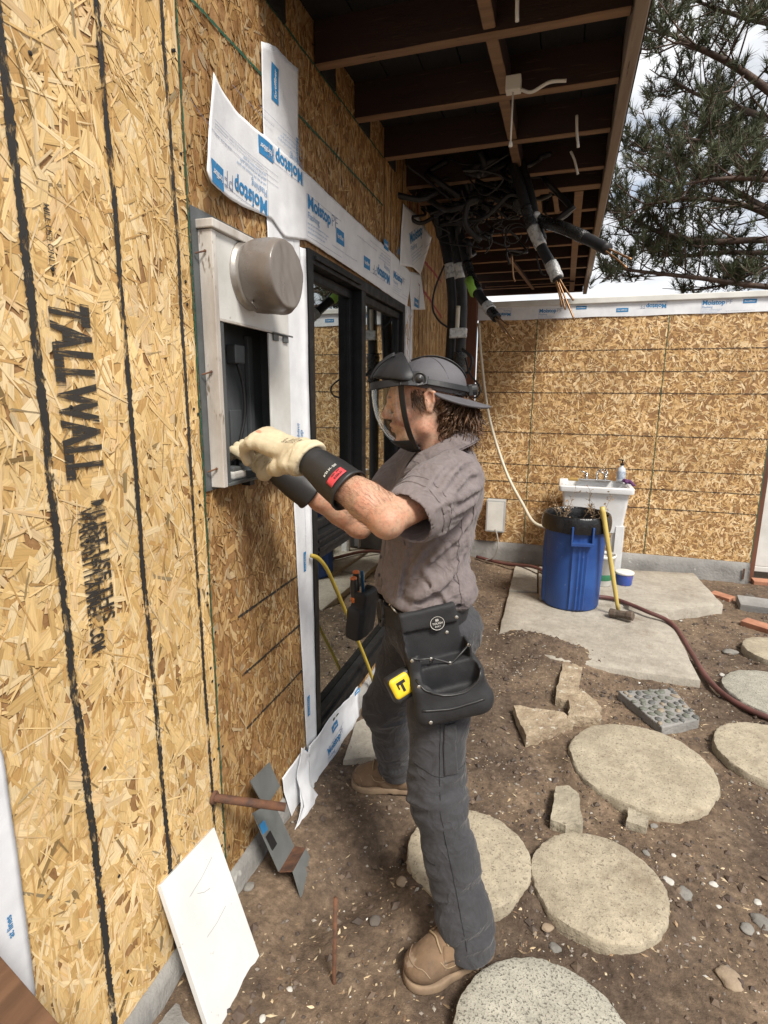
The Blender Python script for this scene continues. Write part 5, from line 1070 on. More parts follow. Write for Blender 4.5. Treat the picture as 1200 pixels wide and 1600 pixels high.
for s_ in (-1, 1):
    h.chain([(-.012, s_*.06, -.04), (.012, s_*.054, -.075), (.05, s_*.034, -.1), (.074, s_*.012, -.108)], [.014, .018, .018, .016], k=.022)
    h.ell((.066, s_*.042, -.022), (.024, .02, .02), k=.02)
    h.cap((.082, s_*.04, .02), (.094, s_*.01, .017), .010, .011, k=.014)
    h.ell((.106, s_*.033, -.001), (.018, .017, .0125), k=.012, op='sub'); h.ell((.079, s_*.033, -.001), (.0125, .0125, .0125), k=.003)
    h.cap((.0855, s_*.022, .006), (.0835, s_*.045, .005), .0052, .0045, k=.004); h.cap((.084, s_*.024, -.008), (.0825, s_*.044, -.007), .004, .0035, k=.004)
    h.ell((.105, s_*.0125, -.034), (.011, .0085, .008), k=.006)
    # ear
    h.chain([(-.004, s_*.074, -.028), (.0, s_*.078, -.006), (.0, s_*.08, .016), (-.012, s_*.084, .028), (-.024, s_*.085, .018), (-.022, s_*.083, -.004), (-.01, s_*.077, -.03)], [.006, .004, .0045, .005, .005, .0048, .006], k=.004)
    h.ell((-.011, s_*.077, 0), (.013, .005, .02), k=.004); h.ell((-.009, s_*.084, .002), (.006, .005, .012), k=.003, op='sub')
h.ell((.076, 0, -.104), (.018, .02, .017), k=.014)
h.chain([(.094, 0, .014), (.105, 0, -.008), (.117, 0, -.026)], [.007, .0085, .0105], k=.01); h.ell((.112, 0, -.032), (.012, .010, .008), k=.006)
h.ell((.084, 0, -.062), (.018, .028, .024), k=.014)
h.chain([(.094, -.02, -.064), (.1015, -.006, -.058), (.1, 0, -.0595), (.1015, .006, -.058), (.094, .02, -.064)], [.003, .0055, .005, .0055, .003], k=.004)
h.chain([(.092, -.018, -.068), (.098, 0, -.0725), (.092, .018, -.068)], [.003, .0068, .003], k=.004); h.cap((.104, -.017, -.0655), (.104, .017, -.0655), .0016, k=.002, op='sub')
h.chain([(-.022, 0, -.03), (-.034, 0, -.1), (-.052, 0, -.24)], [.056, .055, .062], k=.025); h.cap((-.015, .045, -.05), (.02, .012, -.2), .014, .016, k=.03); h.ell((.022, 0, -.145), (.012, .012, .014), k=.02)
def head_tone(V):
    t = np.tile((.54, .33, .235), (len(V), 1)); x, y, z = V.T
    m = np.clip((.016-np.hypot(np.hypot((x-.097)/1, y/1.6), (z+.066)*1.6))/.006, 0, 1)*(x > .09); t = t*(1-m[:, None])+np.array((.36, .15, .12))*m[:, None]
    st = np.clip((-.035-z)/.025, 0, 1)*np.clip((z+.135)/.02, 0, 1)*np.clip((x+.0)/.02, 0, 1); mus = np.exp(-((z+.047)/.007)**2)*(np.abs(y) < .03)*(x > .08)
    g = np.clip(st*.36+mus*.35, 0, .5)*(1-m)*(.75+.5*vnoise(V*260)); t = t*(1-g[:, None])+np.array((.17, .095, .06))*g[:, None]
    b = np.clip(1-np.hypot((z-.021)/.0055, (np.abs(y)-.03)/.02), 0, 1)*(x > .07)*1.6; b = np.clip(b, 0, .85); t = t*(1-b[:, None])+np.array((.09, .05, .03))*b[:, None]
    r = np.exp(-((np.hypot(x-.115, z+.03))/.02)**2)*.35+np.exp(-((np.hypot(x-.07, z+.02))/.025)**2)*.3; t = t*(1-r[:, None])+np.array((.52, .22, .16))*r[:, None]
    e = (np.hypot(np.hypot(x-.0835, np.abs(y)-.033), z+.001) < .0102); t[e] = (.5, .46, .42); ir = e & (np.hypot(np.abs(y)-.033, z+.001) < .0052); t[ir] = (.05, .045, .03)
    return t
absorb(h, HT, 1, head_tone)
b = SDF((.0, 1.1, .05), (.95, 2.15, 1.52), .009)
b.cap(tp(0, 0, .95), tp(.01, 0, 1.3), .10, .105, k=.03, flat=(TL, 1.4)); b.cap(tp(-.02, 0, 1.3), HO+HR_@np.array((-.05, 0, -.2)), .09, .055, k=.05)
for Sx in (SL, SR): b.cap(tp(-.01, 0, 1.38), Sx, .05, .055, k=.04)
for a_, c_, d_ in ((HL, KL, AL), (HR, KR, AR)): b.cap(a_, c_, .07, .045, k=.03).cap(c_, d_, .04, .03, k=.02).cap(d_, d_+np.array((-.07, -.035, -.03)), .025, .02, k=.02)
absorb(b)
def arm(Sx, Ex, Wx, hand):
    lo = np.minimum(np.minimum(Sx, Ex), np.minimum(Wx, hand))-.1; hi = np.maximum(np.maximum(Sx, Ex), np.maximum(Wx, hand))+.1; a = SDF(lo, hi, .0045)
    m_ = Sx+(Ex-Sx)*.45; a.chain([Sx, m_, Ex], [.052, .048, .036], k=.02)
    ed = (Ex-Sx)/np.linalg.norm(Ex-Sx); fd = (Wx-Ex)/np.linalg.norm(Wx-Ex)
    a.ell(Ex+ed*.008-fd*.006, (.032, .032, .032), k=.02)                        # point of the elbow
    a.chain([Ex+ed*.0, Ex+fd*.075+UZ*.004, Ex+fd*.16, Wx], [.035, .0395, .035, .028], k=.02)
    up = np.cross(fd, np.cross(UZ, fd)); up /= np.linalg.norm(up)
    a.cap(Ex-ed*.05+fd*.03+up*.006, Ex+fd*.11+up*.02, .022, .026, k=.03); a.cap(Ex+fd*.02-up*.018, Ex+fd*.15-up*.012, .02, .018, k=.025)
    a.cap(Wx, hand, .026, .02, k=.02, flat=(np.cross(fd, UZ), 1.4)); a.warp(.0016, 60, 2, 3); absorb(a)
KNL, KNR = np.array((0.148,1.345,1.494)), np.array((0.045,1.46,1.45))
arm(SL, EL, WL, KNL); arm(SR, ER, WR, KNR)
R = random.Random(31); ah = MB(); fdL = (WL-EL)/np.linalg.norm(WL-EL); aL_ = V_all[2]
for q_ in [aL_[i] for i in R.sample(range(len(aL_)), min(2600, len(aL_)))]:
    t_ = (q_-EL)@fdL
    if not .02 < t_ < .2: continue
    ax_p = EL+fdL*t_; n0 = (q_-ax_p); n0 /= np.linalg.norm(n0)+1e-9
    ah.tube([q_, q_+fdL*.008+n0*.004, q_+fdL*.016+n0*.005+np.array((0, 0, -.003))], [.00022, .0002, .0001], 3, False)
me = bpy.data.meshes.new('body'); me.from_pydata(np.concatenate(V_all).tolist(), [], np.concatenate(F_all).tolist()); body = link('body', me, SKIN, man, True); set_tone(body, np.concatenate(tone), 'POINT'); ah.build('arm_hair', HAIRM, man)
# --- shirt
s = SDF((.15, 1.12, .88), (.92, 1.98, 1.56), .004)
s.chain([tp(.03, 0, 1.02), tp(.03, 0, 1.10), tp(.02, 0, 1.22), tp(.0, 0, 1.33)], [.114, .119, .124, .108], k=.03, flat=(TL, 1.42))
s.cap(tp(-.035, .06, 1.33), tp(-.035, -.06, 1.33), .09, .09, k=.05).cap(tp(.045, .05, 1.26), tp(.045, -.05, 1.26), .085, k=.04)
nb = HO+HR_@np.array((-.045, 0, -.185))
for Sx in (SL, SR): s.cap(nb-UZ*.035, Sx, .055, .062, k=.045)
s.cap(nb-UZ*.07, nb-UZ*.035, .08, .066, k=.03); s.cap(tp(-.03, 0, 1.35), nb-HR_[:, 0]*.03+UZ*.0, .08, .05, k=.04)
s.cap(tp(.095, .06, 1.035), tp(.11, -.06, 1.025), .05, .045, k=.05).cap(tp(-.05, .1, 1.055), tp(-.06, -.05, 1.05), .047, .045, k=.05).cap(tp(.05, .14, 1.045), tp(-.03, .14, 1.05), .04, .036, k=.05)
def sleeve(Sx, Ex, t1, r0, r1, drop):
    e_ = Sx+(Ex-Sx)*t1+drop; s.chain([Sx+(tp(0, 0, 0)-tp(0, 0, 0)), Sx+(e_-Sx)*.5, e_], [r0, r0*1.03, r1], k=.04); return e_
eL = sleeve(SL, EL, .66, .076, .077, np.array((.012, -.0, -.012))); eR = sleeve(SR, ER, .6, .074, .072, np.array((0, 0, -.01)))
# drag lines: from the armpit over the sleeve, across the back and round the waist
def fold(pts, r, sgn='add', k=.014):
    pts = [np.array(p_, float) for p_ in pts]; sp = [np.array(q_) for q_ in spline(pts, 4)]; n_ = len(sp)
    for i in range(n_-1): s.cap(sp[i], sp[i+1], r*(.35+.65*sin(pi*i/n_)), r*(.35+.65*sin(pi*(i+1)/n_)), k=k, op=sgn)
ad = (eL-SL)/np.linalg.norm(eL-SL); sd1 = np.cross(ad, UZ); sd1 /= np.linalg.norm(sd1); su = np.cross(sd1, ad)
if sd1@np.array((0, -1, 0)) < 0: sd1 = -sd1
def sv(t, ang, r=.077): return SL+(eL-SL)*t+r*(cos(ang)*sd1+sin(ang)*su)
for a0, a1, t0, t1, rr in ((-.75, -.2, -.05, .8, .011), (-.2, .15, -.1, .95, .010), (.35, .45, -.1, .7, .010), (.8, .7, -.15, .85, .011), (1.2, 1.0, .1, 1.0, .009), (-1.2, -.75, .2, 1.05, .010), (.05, .35, .5, 1.05, .007)):
    fold([sv(t0, a0, .074), sv(t0*.6+t1*.4, a0*.6+a1*.4+.1, .077), sv(t1, a1, .077)], rr, k=.009)
    fold([sv(t0+.05, a0-.17, .088), sv(t0*.6+t1*.4+.05, a0*.6+a1*.4-.08, .089), sv(t1, a1-.2, .089)], rr*.9, 'sub', .009)
def tq(a, z, k=1.0): return tp(.125*k*cos(a)+.03*np.clip((1.3-z)/.15, 0, 1), .18*k*sin(a), z)
for P_, rr in (([(2.3, 1.29), (1.75, 1.22), (1.2, 1.15), (.8, 1.12)], .012), ([(2.5, 1.22), (1.9, 1.13), (1.3, 1.07), (.9, 1.06)], .012), ([(2.6, 1.13), (2.1, 1.06), (1.5, 1.02)], .012), ([(.15, 1.32), (.3, 1.22), (.5, 1.12)], .009), ([(1.0, 1.3), (.85, 1.2), (.75, 1.08), (.6, 1.02)], .011), ([(1.5, 1.26), (1.15, 1.18), (.95, 1.1)], .010), ([(1.9, 1.02), (1.6, 1.06), (1.2, 1.13)], .009), ([(2.9, 1.35), (2.7, 1.2), (2.6, 1.05)], .010), ([(.3, 1.06), (.7, 1.02), (1.2, 1.0)], .011), ([(3.3, 1.33), (3.0, 1.22), (2.7, 1.17)], .01)):
    fold([tq(a, z) for a, z in P_], rr, k=.011); fold([tq(a, z-.022, 1.07) for a, z in P_], rr*.95, 'sub', .011)
Rf = frame((.45, -.35, .8)); s.warp(.0028, 8, 2, 6, (.6, 2.0, 2.0), Rf, True); s.warp(.0012, 30, 2, 12, (.6, 1.6, 1.6), Rf, True)
Rw = frame((.7, .5, .5)); s.warp(.008, 9, 2, 8, (.7, 2.2, 2.2), Rw, True, mask=lambda q: np.clip((1.13-q[:, 2])/.1, 0, 1))
s.cap(eL-ad*.07, eL+ad*.2, .062, .07, k=.004, op='sub'); er = (eR-SR)/np.linalg.norm(eR-SR); s.cap(eR-er*.06, eR+er*.2, .06, .068, k=.004, op='sub')
s.cap(nb-UZ*.03, nb+UZ*.2, .058, .07, k=.004, op='sub')
s.plane((0, 0, 1.0), (0, 0, -1), k=.012)
shirt = s.build('shirt', SHIRTM, man)
from mathutils.bvhtree import BVHTree
bpy.context.view_layer.update()
def bvh(o): return BVHTree.FromPolygons([o.matrix_world @ v_.co for v_ in o.data.vertices], [tuple(p_.vertices) for p_ in o.data.polygons])
TS = bvh(shirt)
def snap(tree, p_, off=.002):
    c_, n_, _, _ = tree.find_nearest(Vector(p_)); return c_+n_*off
def seam(tree, pts, r, m, parent, name='seam', off=.0006, n_=10):
    P = [snap(tree, q_, off) for q_ in spline(pts, n_)]; mb = MB(); mb.tube(P, r, 5); return mb.build(name, m, parent, True)
def patch(tree, c_, ux, uz, w, hh, m, parent, name, off=.0035, n_=9, shape=None):
    "cloth piece laid on the garment"
    c_ = Vector(c_); ux = Vector(ux).normalized(); uz = Vector(uz).normalized(); mb = MB()
    for j in range(n_):
        for i in range(n_):
            a, b_ = i/(n_-1), j/(n_-1); 
            if shape: a, b_ = shape(a, b_)
            mb.v.append(snap(tree, c_+ux*w*(a-.5)+uz*hh*(b_-.5), off))
            if i and j: k_ = j*n_+i; mb.f.append((k_-n_-1, k_-n_, k_, k_-1))
    o = mb.build(name, m, parent, True); q_ = o.modifiers.new('t', 'SOLIDIFY'); q_.thickness = .0035; q_.offset = 1; return o
# hem of the near sleeve, seams
hr = [eL-ad*.004+.078*(cos(a)*sd1+sin(a)*su) for a in np.linspace(0, 2*pi, 25)]; seam(TS, hr, .0028, SHIRTM, shirt, 'sleeve_hem', .0, 2); seam(TS, [p_-ad*.026 for p_ in hr], .0012, SEAMM, shirt, 'sleeve_stitching', .0003, 2)
seam(TS, [SL+UZ*.075-TF*.0+TL*-.03, SL+UZ*.04-TF*.07, SL-TF*.09-UZ*.04, SL-TF*.07-UZ*.12], .0016, SEAMM, shirt, 'shoulder_seam'); seam(TS, [SL+UZ*.08-TL*.03, SL+UZ*.06+TF*.05, SL+TF*.08-UZ*.02], .0016, SEAMM, shirt, 'shoulder_seam')
seam(TS, [tp(-.03, .2, 1.28), tp(-.03, .2, 1.15), tp(-.03, .2, 1.02)], .0014, SEAMM, shirt, 'side_seam')
# placket, pocket, collar, buttons
patch(TS, tp(.18, .0, 1.20), -TL, (0, 0, 1), .038, .34, SHIRTM, shirt, 'placket', .001)
for k in range(5):
    q_ = snap(TS, tp(.2, .0, 1.06+.075*k), .006); mb = MB(); mb.lathe([(.001, .0015), (.0055, .0015), (.006, 0), (.006, -.002)], q_, 12, Matrix.Rotation(pi/2, 4, 'Y') @ Matrix.Rotation(0, 4, 'X')); mb.build('button', SEAMM, shirt, True)
pk = patch(TS, tp(.16, .085, 1.255), -TL, (0, 0, 1), .11, .115, SHIRTM, shirt, 'chest_pocket', .0015); pk2 = patch(TS, tp(.165, .085, 1.305), -TL, (0, 0, 1), .116, .035, SHIRTM, shirt, 'pocket_flap', .0045)
col = MB(); n_ = 40; cf = HR_[:, 0]*np.array((1, 1, 0)); cf /= np.linalg.norm(cf); cl = np.cross(UZ, cf); cc_ = np.array((nb[0], nb[1], 0))+cf*.012
for i in range(n_):
    a = -2.86+5.72*i/(n_-1)+pi; fr = cos(a); d_ = cf*cos(a)+cl*sin(a); w_ = max(0, fr)
    lz = 1.447-.040*fr-.035*w_**4; tz_ = 1.487-.038*fr-.008*w_**3
    for r_, z_ in ((.064+.012*w_, tz_-.04), (.064+.010*w_, tz_-.006), (.068+.010*w_, tz_+.001), (.073+.010*w_, tz_-.003), (.086+.016*w_, tz_*.5+lz*.5+.004), (.1+.026*w_**2, lz-.002)): col.v.append(tuple(cc_+d_*r_+UZ*z_))
    if i:
        for q_ in range(5): col.f.append(((i-1)*6+q_, i*6+q_, i*6+q_+1, (i-1)*6+q_+1))
seam_c = [Vector(col.v[i*6+5])+Vector((0, 0, .006)) for i in range(n_)]; mbc = MB(); mbc.tube([Vector(col.v[i*6+5]) for i in range(n_)], .0022, 5)
# the opening faces the chest: turn so that the gap sits in front
mbc.build('collar_edge', SEAMM, shirt, True); co = col.build('collar', SHIRTM, shirt, True); q_ = co.modifiers.new('t', 'SOLIDIFY'); q_.thickness = .003; q_ = co.modifiers.new('s', 'SUBSURF'); q_.levels = q_.render_levels = 1
# --- trousers
t_ = SDF((.2, 1.15, .02), (.95, 2.15, 1.04), .0052); s = t_
s.chain([tp(.03, 0, 1.0), tp(.018, 0, .93), tp(.0, 0, .88)], [.108, .118, .115], k=.03, flat=(TL, 1.34)); s.cap(tp(-.06, .05, .90), tp(-.06, -.05, .90), .085, k=.05)
s.chain([HL, HL+(KL-HL)*.5, KL+TF*.01, KL+(AL-KL)*.5+TF*.002, AL+UZ*.005], [.094, .087, .074, .070, .066], k=.035)
s.chain([HR, HR+(KR-HR)*.5, KR+TF*.01, KR+(AR-KR)*.5, AR+UZ*.005], [.094, .087, .074, .07, .068], k=.035)
for K_, A_ in ((KL, AL), (KR, AR)):
    fd = (A_-K_)/np.linalg.norm(A_-K_); s.cap(A_+fd*-.06, A_+fd*.045, .062, .066, k=.02)
Rl = frame(AL-KL); s.warp(.0135, 11, 2, 3, (2.3, .7, .7), frame((.3, -.25, -.9)), True, mask=lambda q: .25+.9*np.exp(-((q[:, 2]-.15)/.11)**2)+.7*np.exp(-((q[:, 2]-.46)/.09)**2)+.5*np.exp(-((q[:, 2]-.85)/.1)**2))
s.warp(.006, 7, 3, 5, (1, 1, .7))
for K_, A_ in ((KL, AL), (KR, AR)): fd = (A_-K_)/np.linalg.norm(A_-K_); s.plane(A_+fd*.052, (0, 0, -1), k=.004) if 0 else None
s.plane((0, 0, .062), (0, 0, -1), k=.004)
for K_, A_ in ((KL, AL), (KR, AR)): fd = (A_-K_)/np.linalg.norm(A_-K_); s.cap(A_+fd*.01, A_+fd*.14, .045, .055, k=.004, op='sub')
trs = s.build('trousers', PANTM, man); TT = bvh(trs)
ld = (KL-HL)/np.linalg.norm(KL-HL); sideN = np.array((.25, -.97, 0))
seam(TT, [HL+sideN*.1-UZ*.1, HL*.5+KL*.5+sideN*.1, KL+sideN*.08, KL*.5+AL*.5+sideN*.08, AL+sideN*.08], .0016, PSEAM, trs, 'side_seam')
seam(TT, [KL+UZ*.10+TF*.08, KL+UZ*.095+sideN*.08, KL+UZ*.09-TF*.07], .0016, PSEAM, trs, 'knee_seam'); seam(TT, [KL-UZ*.15+TF*.08, KL-UZ*.155+sideN*.08, KL-UZ*.16-TF*.07], .0016, PSEAM, trs, 'knee_seam')
patch(TT, KL+UZ*.17+sideN*.07-TF*.035, -TF, UZ, .05, .15, PANTM, trs, 'leg_pocket', .002)
seam(TT, [AL+np.array((.07*cos(a), .07*sin(a), -.032)) for a in np.linspace(0, 2*pi, 20)], .002, PSEAM, trs, 'hem', .0, 2)
# --- boots
def boot(A_, toe, lab=None):
    d = np.array((toe[0], toe[1], 0.)); d /= np.linalg.norm(d); l = np.array((-d[1], d[0], 0)); z0 = float(gz(A_[0]+d[0]*.06, A_[1]+d[1]*.06))+.004; o_ = np.array((A_[0], A_[1], z0))-d*.012; Q = lambda f, s2, z: o_+d*f+l*s2+UZ*z
    lo = o_-np.array((.33, .33, .02)); hi = o_+np.array((.33, .33, .24)); s = SDF(lo, hi, .004)
    s.chain([Q(-.035, 0, .05), Q(.06, 0, .055), Q(.13, 0, .05)], [.042, .041, .041], k=.03, flat=(l, 1.05)); s.ell(Q(.152, 0, .048), (.052, .052, .033), k=.03); s.cap(Q(-.015, 0, .06), Q(-.012, 0, .115), .046, .044, k=.03); s.cap(Q(.02, 0, .12), Q(.11, 0, .075), .042, .036, k=.035)
    s.cap(Q(.09, .0, .092), Q(.125, 0, .082), .018, .014, k=.012)
    s.plane(Q(0, 0, .024), (0, 0, -1), k=.003)
    pts_ = [Q(.205, .025, .085), Q(.19, .045, .078), Q(.13, .05, .088), Q(.09, .044, .1)]
    s.warp(.0028, 28, 3, 2); bt = s.build('boot', BOOTM, man); TB = bvh(bt)
    s = SDF(lo, hi, .004); s.chain([Q(-.038, 0, .015), Q(.05, 0, .015), Q(.125, -.0, .015), Q(.158, 0, .015)], [.044, .042, .051, .049], k=.03); s.plane(Q(0, 0, .029), UZ, k=.004); s.plane(Q(0, 0, .0), (0, 0, -1), k=.004); s.cap(Q(.04, -.08, -.004), Q(.04, .08, -.004), .009, k=.01, op='sub')
    so_ = s.build('sole', SOLEM, bt)
    for s2 in (1, -1): seam(TB, [Q(.0, s2*.06, .075), Q(.05, s2*.06, .07), Q(.095, s2*.06, .062), Q(.12, s2*.05, .09)], .0016, LACE, bt, 'stitching')
    seam(TB, [Q(.155, .055, .06), Q(.175, .045, .085), Q(.205, .02, .1), Q(.205, -.02, .1), Q(.175, -.045, .085), Q(.155, -.055, .06)], .0018, SOLEM, bt, 'toe_seam')
    patch(TB, Q(.07, .038, .1), d, UZ, .075, .05, BOOTM, bt, 'eyelet_flap', .001); patch(TB, Q(.07, -.038, .1), d, UZ, .075, .05, BOOTM, bt, 'eyelet_flap', .001)
    for k in range(4):
        f_ = .11-.022*k; z_ = .1+.013*k; P = [snap(TB, Q(f_, s2*.03, z_+.02*(1-abs(s2))), .0035) for s2 in (-1, -.5, 0, .5, 1)]; mb = MB(); mb.tube(spline(P, 3), .003, 5); mb.build('lace', LACE, bt, True)
    lp = [snap(TB, Q(.06, .03, .14), .004)]; lp = [lp[0], lp[0]+Vector(l*.02-UZ*.02), lp[0]+Vector(l*.03-UZ*.05+d*.01), lp[0]+Vector(l*.028-UZ*.06)]; mb = MB(); mb.tube(spline(lp, 4), .0028, 5); mb.build('lace', LACE, bt, True)
    return bt
boot(AL, (-.76, -.65)); boot(AR, (-.98, -.2))
# --- gloves
def glove(Wx, Kn, Ex, side, curl, cuff, lab):
    d = (Kn-Wx)/np.linalg.norm(Kn-Wx); bk = np.array((.25, -.45, .85)); bk = bk-d*(bk@d); bk /= np.linalg.norm(bk); sd_ = np.cross(bk, d)*side     # sd_ towards the thumb
    lo = np.minimum(Wx, Kn)-.14; hi = np.maximum(Wx, Kn)+.12; s = SDF(lo, hi, .0036)
    for q_ in (-.027, -.009, .009, .027): s.cap(Wx+d*.0+sd_*q_*.75, Kn+sd_*q_*1.1-bk*.004*abs(q_)/.03, .024, .0185, k=.02)
    fd = (Wx-Ex)/np.linalg.norm(Wx-Ex); s.cap(Wx-fd*.004, Wx+d*.03, .046, .036, k=.02, flat=(sd_, 1.12))
    for i, q_ in enumerate((-.034, -.0115, .0115, .033)):
        Ls = ((.034, .022, .02), (.041, .028, .022), (.044, .03, .023), (.04, .027, .022))[i]; p_ = Kn+sd_*q_*1.12-bk*.004*abs(q_)/.03; ang = .35+curl*.1*i; P = [p_]; 
        for j, L_ in enumerate(Ls): a = ang+curl*(.0, .75, 1.25)[j]; p_ = p_+L_*(d*cos(a)-bk*sin(a)); P.append(p_)
        s.chain(P, [.0165, .0142, .013, .0112], k=.0035)
        if i < 3: m2_ = sd_*(q_+.0115)*1.05; s.cap(Kn+m2_+bk*.0185-d*.0, Wx+d*.05+m2_*.8+bk*.0245, .0028, .0022, k=.004)
    tb = Wx+d*.035+sd_*.038-bk*.012; t1 = tb+.045*(d*.8+sd_*.25-bk*.5); t2 = t1+.032*(d*.75-sd_*.3-bk*.6); t3 = t2+.026*(d*.7-sd_*.45-bk*.5); s.chain([Wx+d*.01+sd_*.02-bk*.006, tb, t1, t2, t3], [.026, .022, .0175, .015, .0125], k=.015)
    s.warp(.0018, 30, 3, 4, (1, 1, 1)); s.warp(.0012, 38, 2, 5, ridge=True); s.warp(.006, 30, 2, 9, (2.4, .6, .6), frame(d), True, mask=lambda q: np.exp(-(((q-Wx)@d-.015)/.03)**2))
    s.plane(Wx-fd*.012, -fd, k=.004); s.cap(Wx-fd*.2, Wx-fd*.0, .043, .038, k=.004, op='sub')
    gl_ = s.build('glove', LEATHER, man); TG = bvh(gl_)
    # black rubber gauntlet under the leather
    n_ = 40; mb = MB(); ax = -fd; u_ = np.cross(ax, UZ); u_ /= np.linalg.norm(u_); v_ = np.cross(u_, ax); prof_ = [(-.03, .034), (.0, .039), (.02, .041), (.05, .0465), (.09, .0515), (cuff-.012, .056), (cuff-.006, .0585), (cuff, .0585), (cuff, .0545), (cuff-.03, .052), (.03, .044)]
    for x_, r_ in prof_:
        for k in range(n_):
            a = 2*pi*k/n_; w_ = .0025*noise.noise(Vector((x_*30, cos(a)*2, sin(a)*2))); mb.v.append(tuple(Wx+ax*x_+(r_+w_)*(cos(a)*u_+sin(a)*v_)))
    for j in range(len(prof_)-1):
        for k in range(n_): mb.f.append((j*n_+k, (j+1)*n_+k, (j+1)*n_+(k+1) % n_, j*n_+(k+1) % n_))
    g2 = mb.build('gauntlet', RUBBER, gl_, True)
    return gl_, g2, TG, (d, bk, sd_, ax, u_, v_)
gL, cL, TGL, fL = glove(WL, KNL, EL, 1, 1.0, .155, 'left'); gR, cR, TGR, fR = glove(WR, KNR, ER, -1, 1.05, .145, 'right')
d, bk, sd_, ax, u_, v_ = fL
TC = bvh(cL); INKBLACK = print_mat('black_ink', (.05, .045, .04), .42, 150)
def on(tree, o_, ex, ey, off): return lambda a, b_: tuple(snap(tree, np.array(o_)+ex*a+ey*b_, off))
mb = MB(); ey_ = bk*.5+np.array((0, -.9, .1)); ey_ = np.array((0, -.55, -.8)); ey_ = ey_-d*(ey_@d); ey_ /= np.linalg.norm(ey_); o_ = WL+d*.075+bk*.05-ey_*.012
for k, w_ in enumerate(('BODY GUARD', 'LEATHER OVER', 'PROTECTOR', 'SIZE 10', 'CLASS 0', 'INSPECT')):
    lettering(mb, w_, on(TGL, o_-d*.010*k, ey_, d, .0012), .0055, 0, 0, bold=.01, width=.032)
mb.build('glove_printing', INKBLACK, gL)
RED = M('red_label', (.62, .06, .07), (.5, .045, .055), .5, 20); mb = MB()
vis = np.array((.1, -.85, .45)); vis = vis-ax*(vis@ax); vis /= np.linalg.norm(vis); tn = np.cross(ax, vis)
def lab_shape(a, b_): return a, b_
pl = patch(TC, WL+ax*.128+vis*.06, tn, ax, .06, .022, RED, gL, 'class_label', .0022); pl.modifiers['t'].thickness = .0008
mb = MB(); lettering(mb, 'CLASS 0', on(TC, WL+ax*.134+vis*.06-tn*.022, tn, -ax, .0044), .006, bold=.02, width=.028); lettering(mb, 'TYPE I  1000V', on(TC, WL+ax*.124+vis*.06-tn*.022, tn, -ax, .0044), .004, bold=.02, width=.03); mb.build('label_lettering', CABLE, gL)
mb = MB(); lettering(mb, 'SIZE - 10  ASTM', on(TC, WL+ax*.104+vis*.06-tn*.03, tn, -ax, .0016), .006, bold=.02, width=.05); mb.build('cuff_lettering', WHITEPLASTIC, gL)
# --- hair: curls at the temple and down the nape
R = random.Random(3); hm = MB()
def lock(p0, dirs, L_, amp, fr, r):
    P = []; p_ = np.array(p0, float); n_ = 12; d_ = np.array(dirs, float); d_ /= np.linalg.norm(d_); ph = R.uniform(0, 6); o1 = np.cross(d_, (0.3, .9, .1)); o1 /= np.linalg.norm(o1); o2 = np.cross(d_, o1)
    for i in range(n_+1): t = i/n_; q_ = p_+d_*L_*t+np.array((-.012, 0, -.02))*t*t*L_/.06+amp*min(1, t*3)*(o1*cos(fr*t+ph)+o2*sin(fr*t+ph)); P.append(HR_@q_+HO)
    hm.tube(P, [r*(1-.6*(i/n_)**2) for i in range(n_+1)], 4)
for k in range(620):
    a = R.uniform(1.75, 2*pi-1.75); zz = R.uniform(-.075, .005); c_ = (-.014+.092*cos(a), .075*sin(a)); kk = 1-.25*max(0, (-zz-.02)/.06)
    lock((c_[0]*kk-.004, c_[1]*kk, zz), (cos(a)*.55, sin(a)*.38, -.8), R.uniform(.03, .07)*(1.1 if cos(a) < -.6 else .7), R.uniform(.006, .014), R.uniform(7, 14), R.uniform(.0015, .003))
for s_ in (1, -1):
    for k in range(110):
        x0 = R.uniform(-.005, .04); lock((x0, s_*(.071-.12*max(0, x0-.02)**1.2), R.uniform(.0, .035)), (R.uniform(-.9, .2), s_*.16, -R.uniform(.3, 1)), R.uniform(.015, .04), R.uniform(.001, .004), R.uniform(3, 8), R.uniform(.0008, .0015))
hm.build('hair', HAIRM, man, True)
# --- cap, worn back to front
s = SDF((-.17, -.13, -.05), (.14, .13, .17), .0035); s.ell((-.014, 0, .025), (.109, .088, .092), k=.01); s.warp(.002, 20, 2, 3)
s.plane((0, 0, .03), (.33, 0, -1), k=.004)
s.ell((-.014, 0, .021), (.104, .083, .087), k=.004, op='sub'); cap_ = s.build('cap', CAPM, man, T=HT)
def hp_(x, y, z): return Vector(HR_@np.array((x, y, z))+HO)
mb = MB(); n_, m_ = 33, 9
for i in range(n_):
    a = pi+(-1.5+3.0*i/(n_-1)); g_ = max(0, cos((a-pi)*pi/3.0))
    for j in range(m_):
        t = j/(m_-1); r_ = t*(.03*g_**.3+.034*g_); x_, y_ = -.014+(.108+r_)*cos(a), (.086+r_)*sin(a); mb.v.append(hp_(x_, y_, .03+.33*(-.014+.108*cos(a))-.002-.42*r_-1.2*y_*y_*t*g_))
        if i and j: k_ = i*m_+j; mb.f.append((k_-m_-1, k_-m_, k_, k_-1))
br_ = mb.build('brim', CAPM, cap_, True); q_ = br_.modifiers.new('t', 'SOLIDIFY'); q_.thickness = .006
for a in (0, 1.05, 2.1, 3.15, 4.2, 5.25): mb = MB(); mb.tube([hp_(-.014+.1095*cos(a)*sin(p_), .0885*sin(a)*sin(p_), .025+.0928*cos(p_)) for p_ in np.linspace(.08, 1.3, 10)], .0012, 4); mb.build('panel_seam', CAPM, cap_, True)
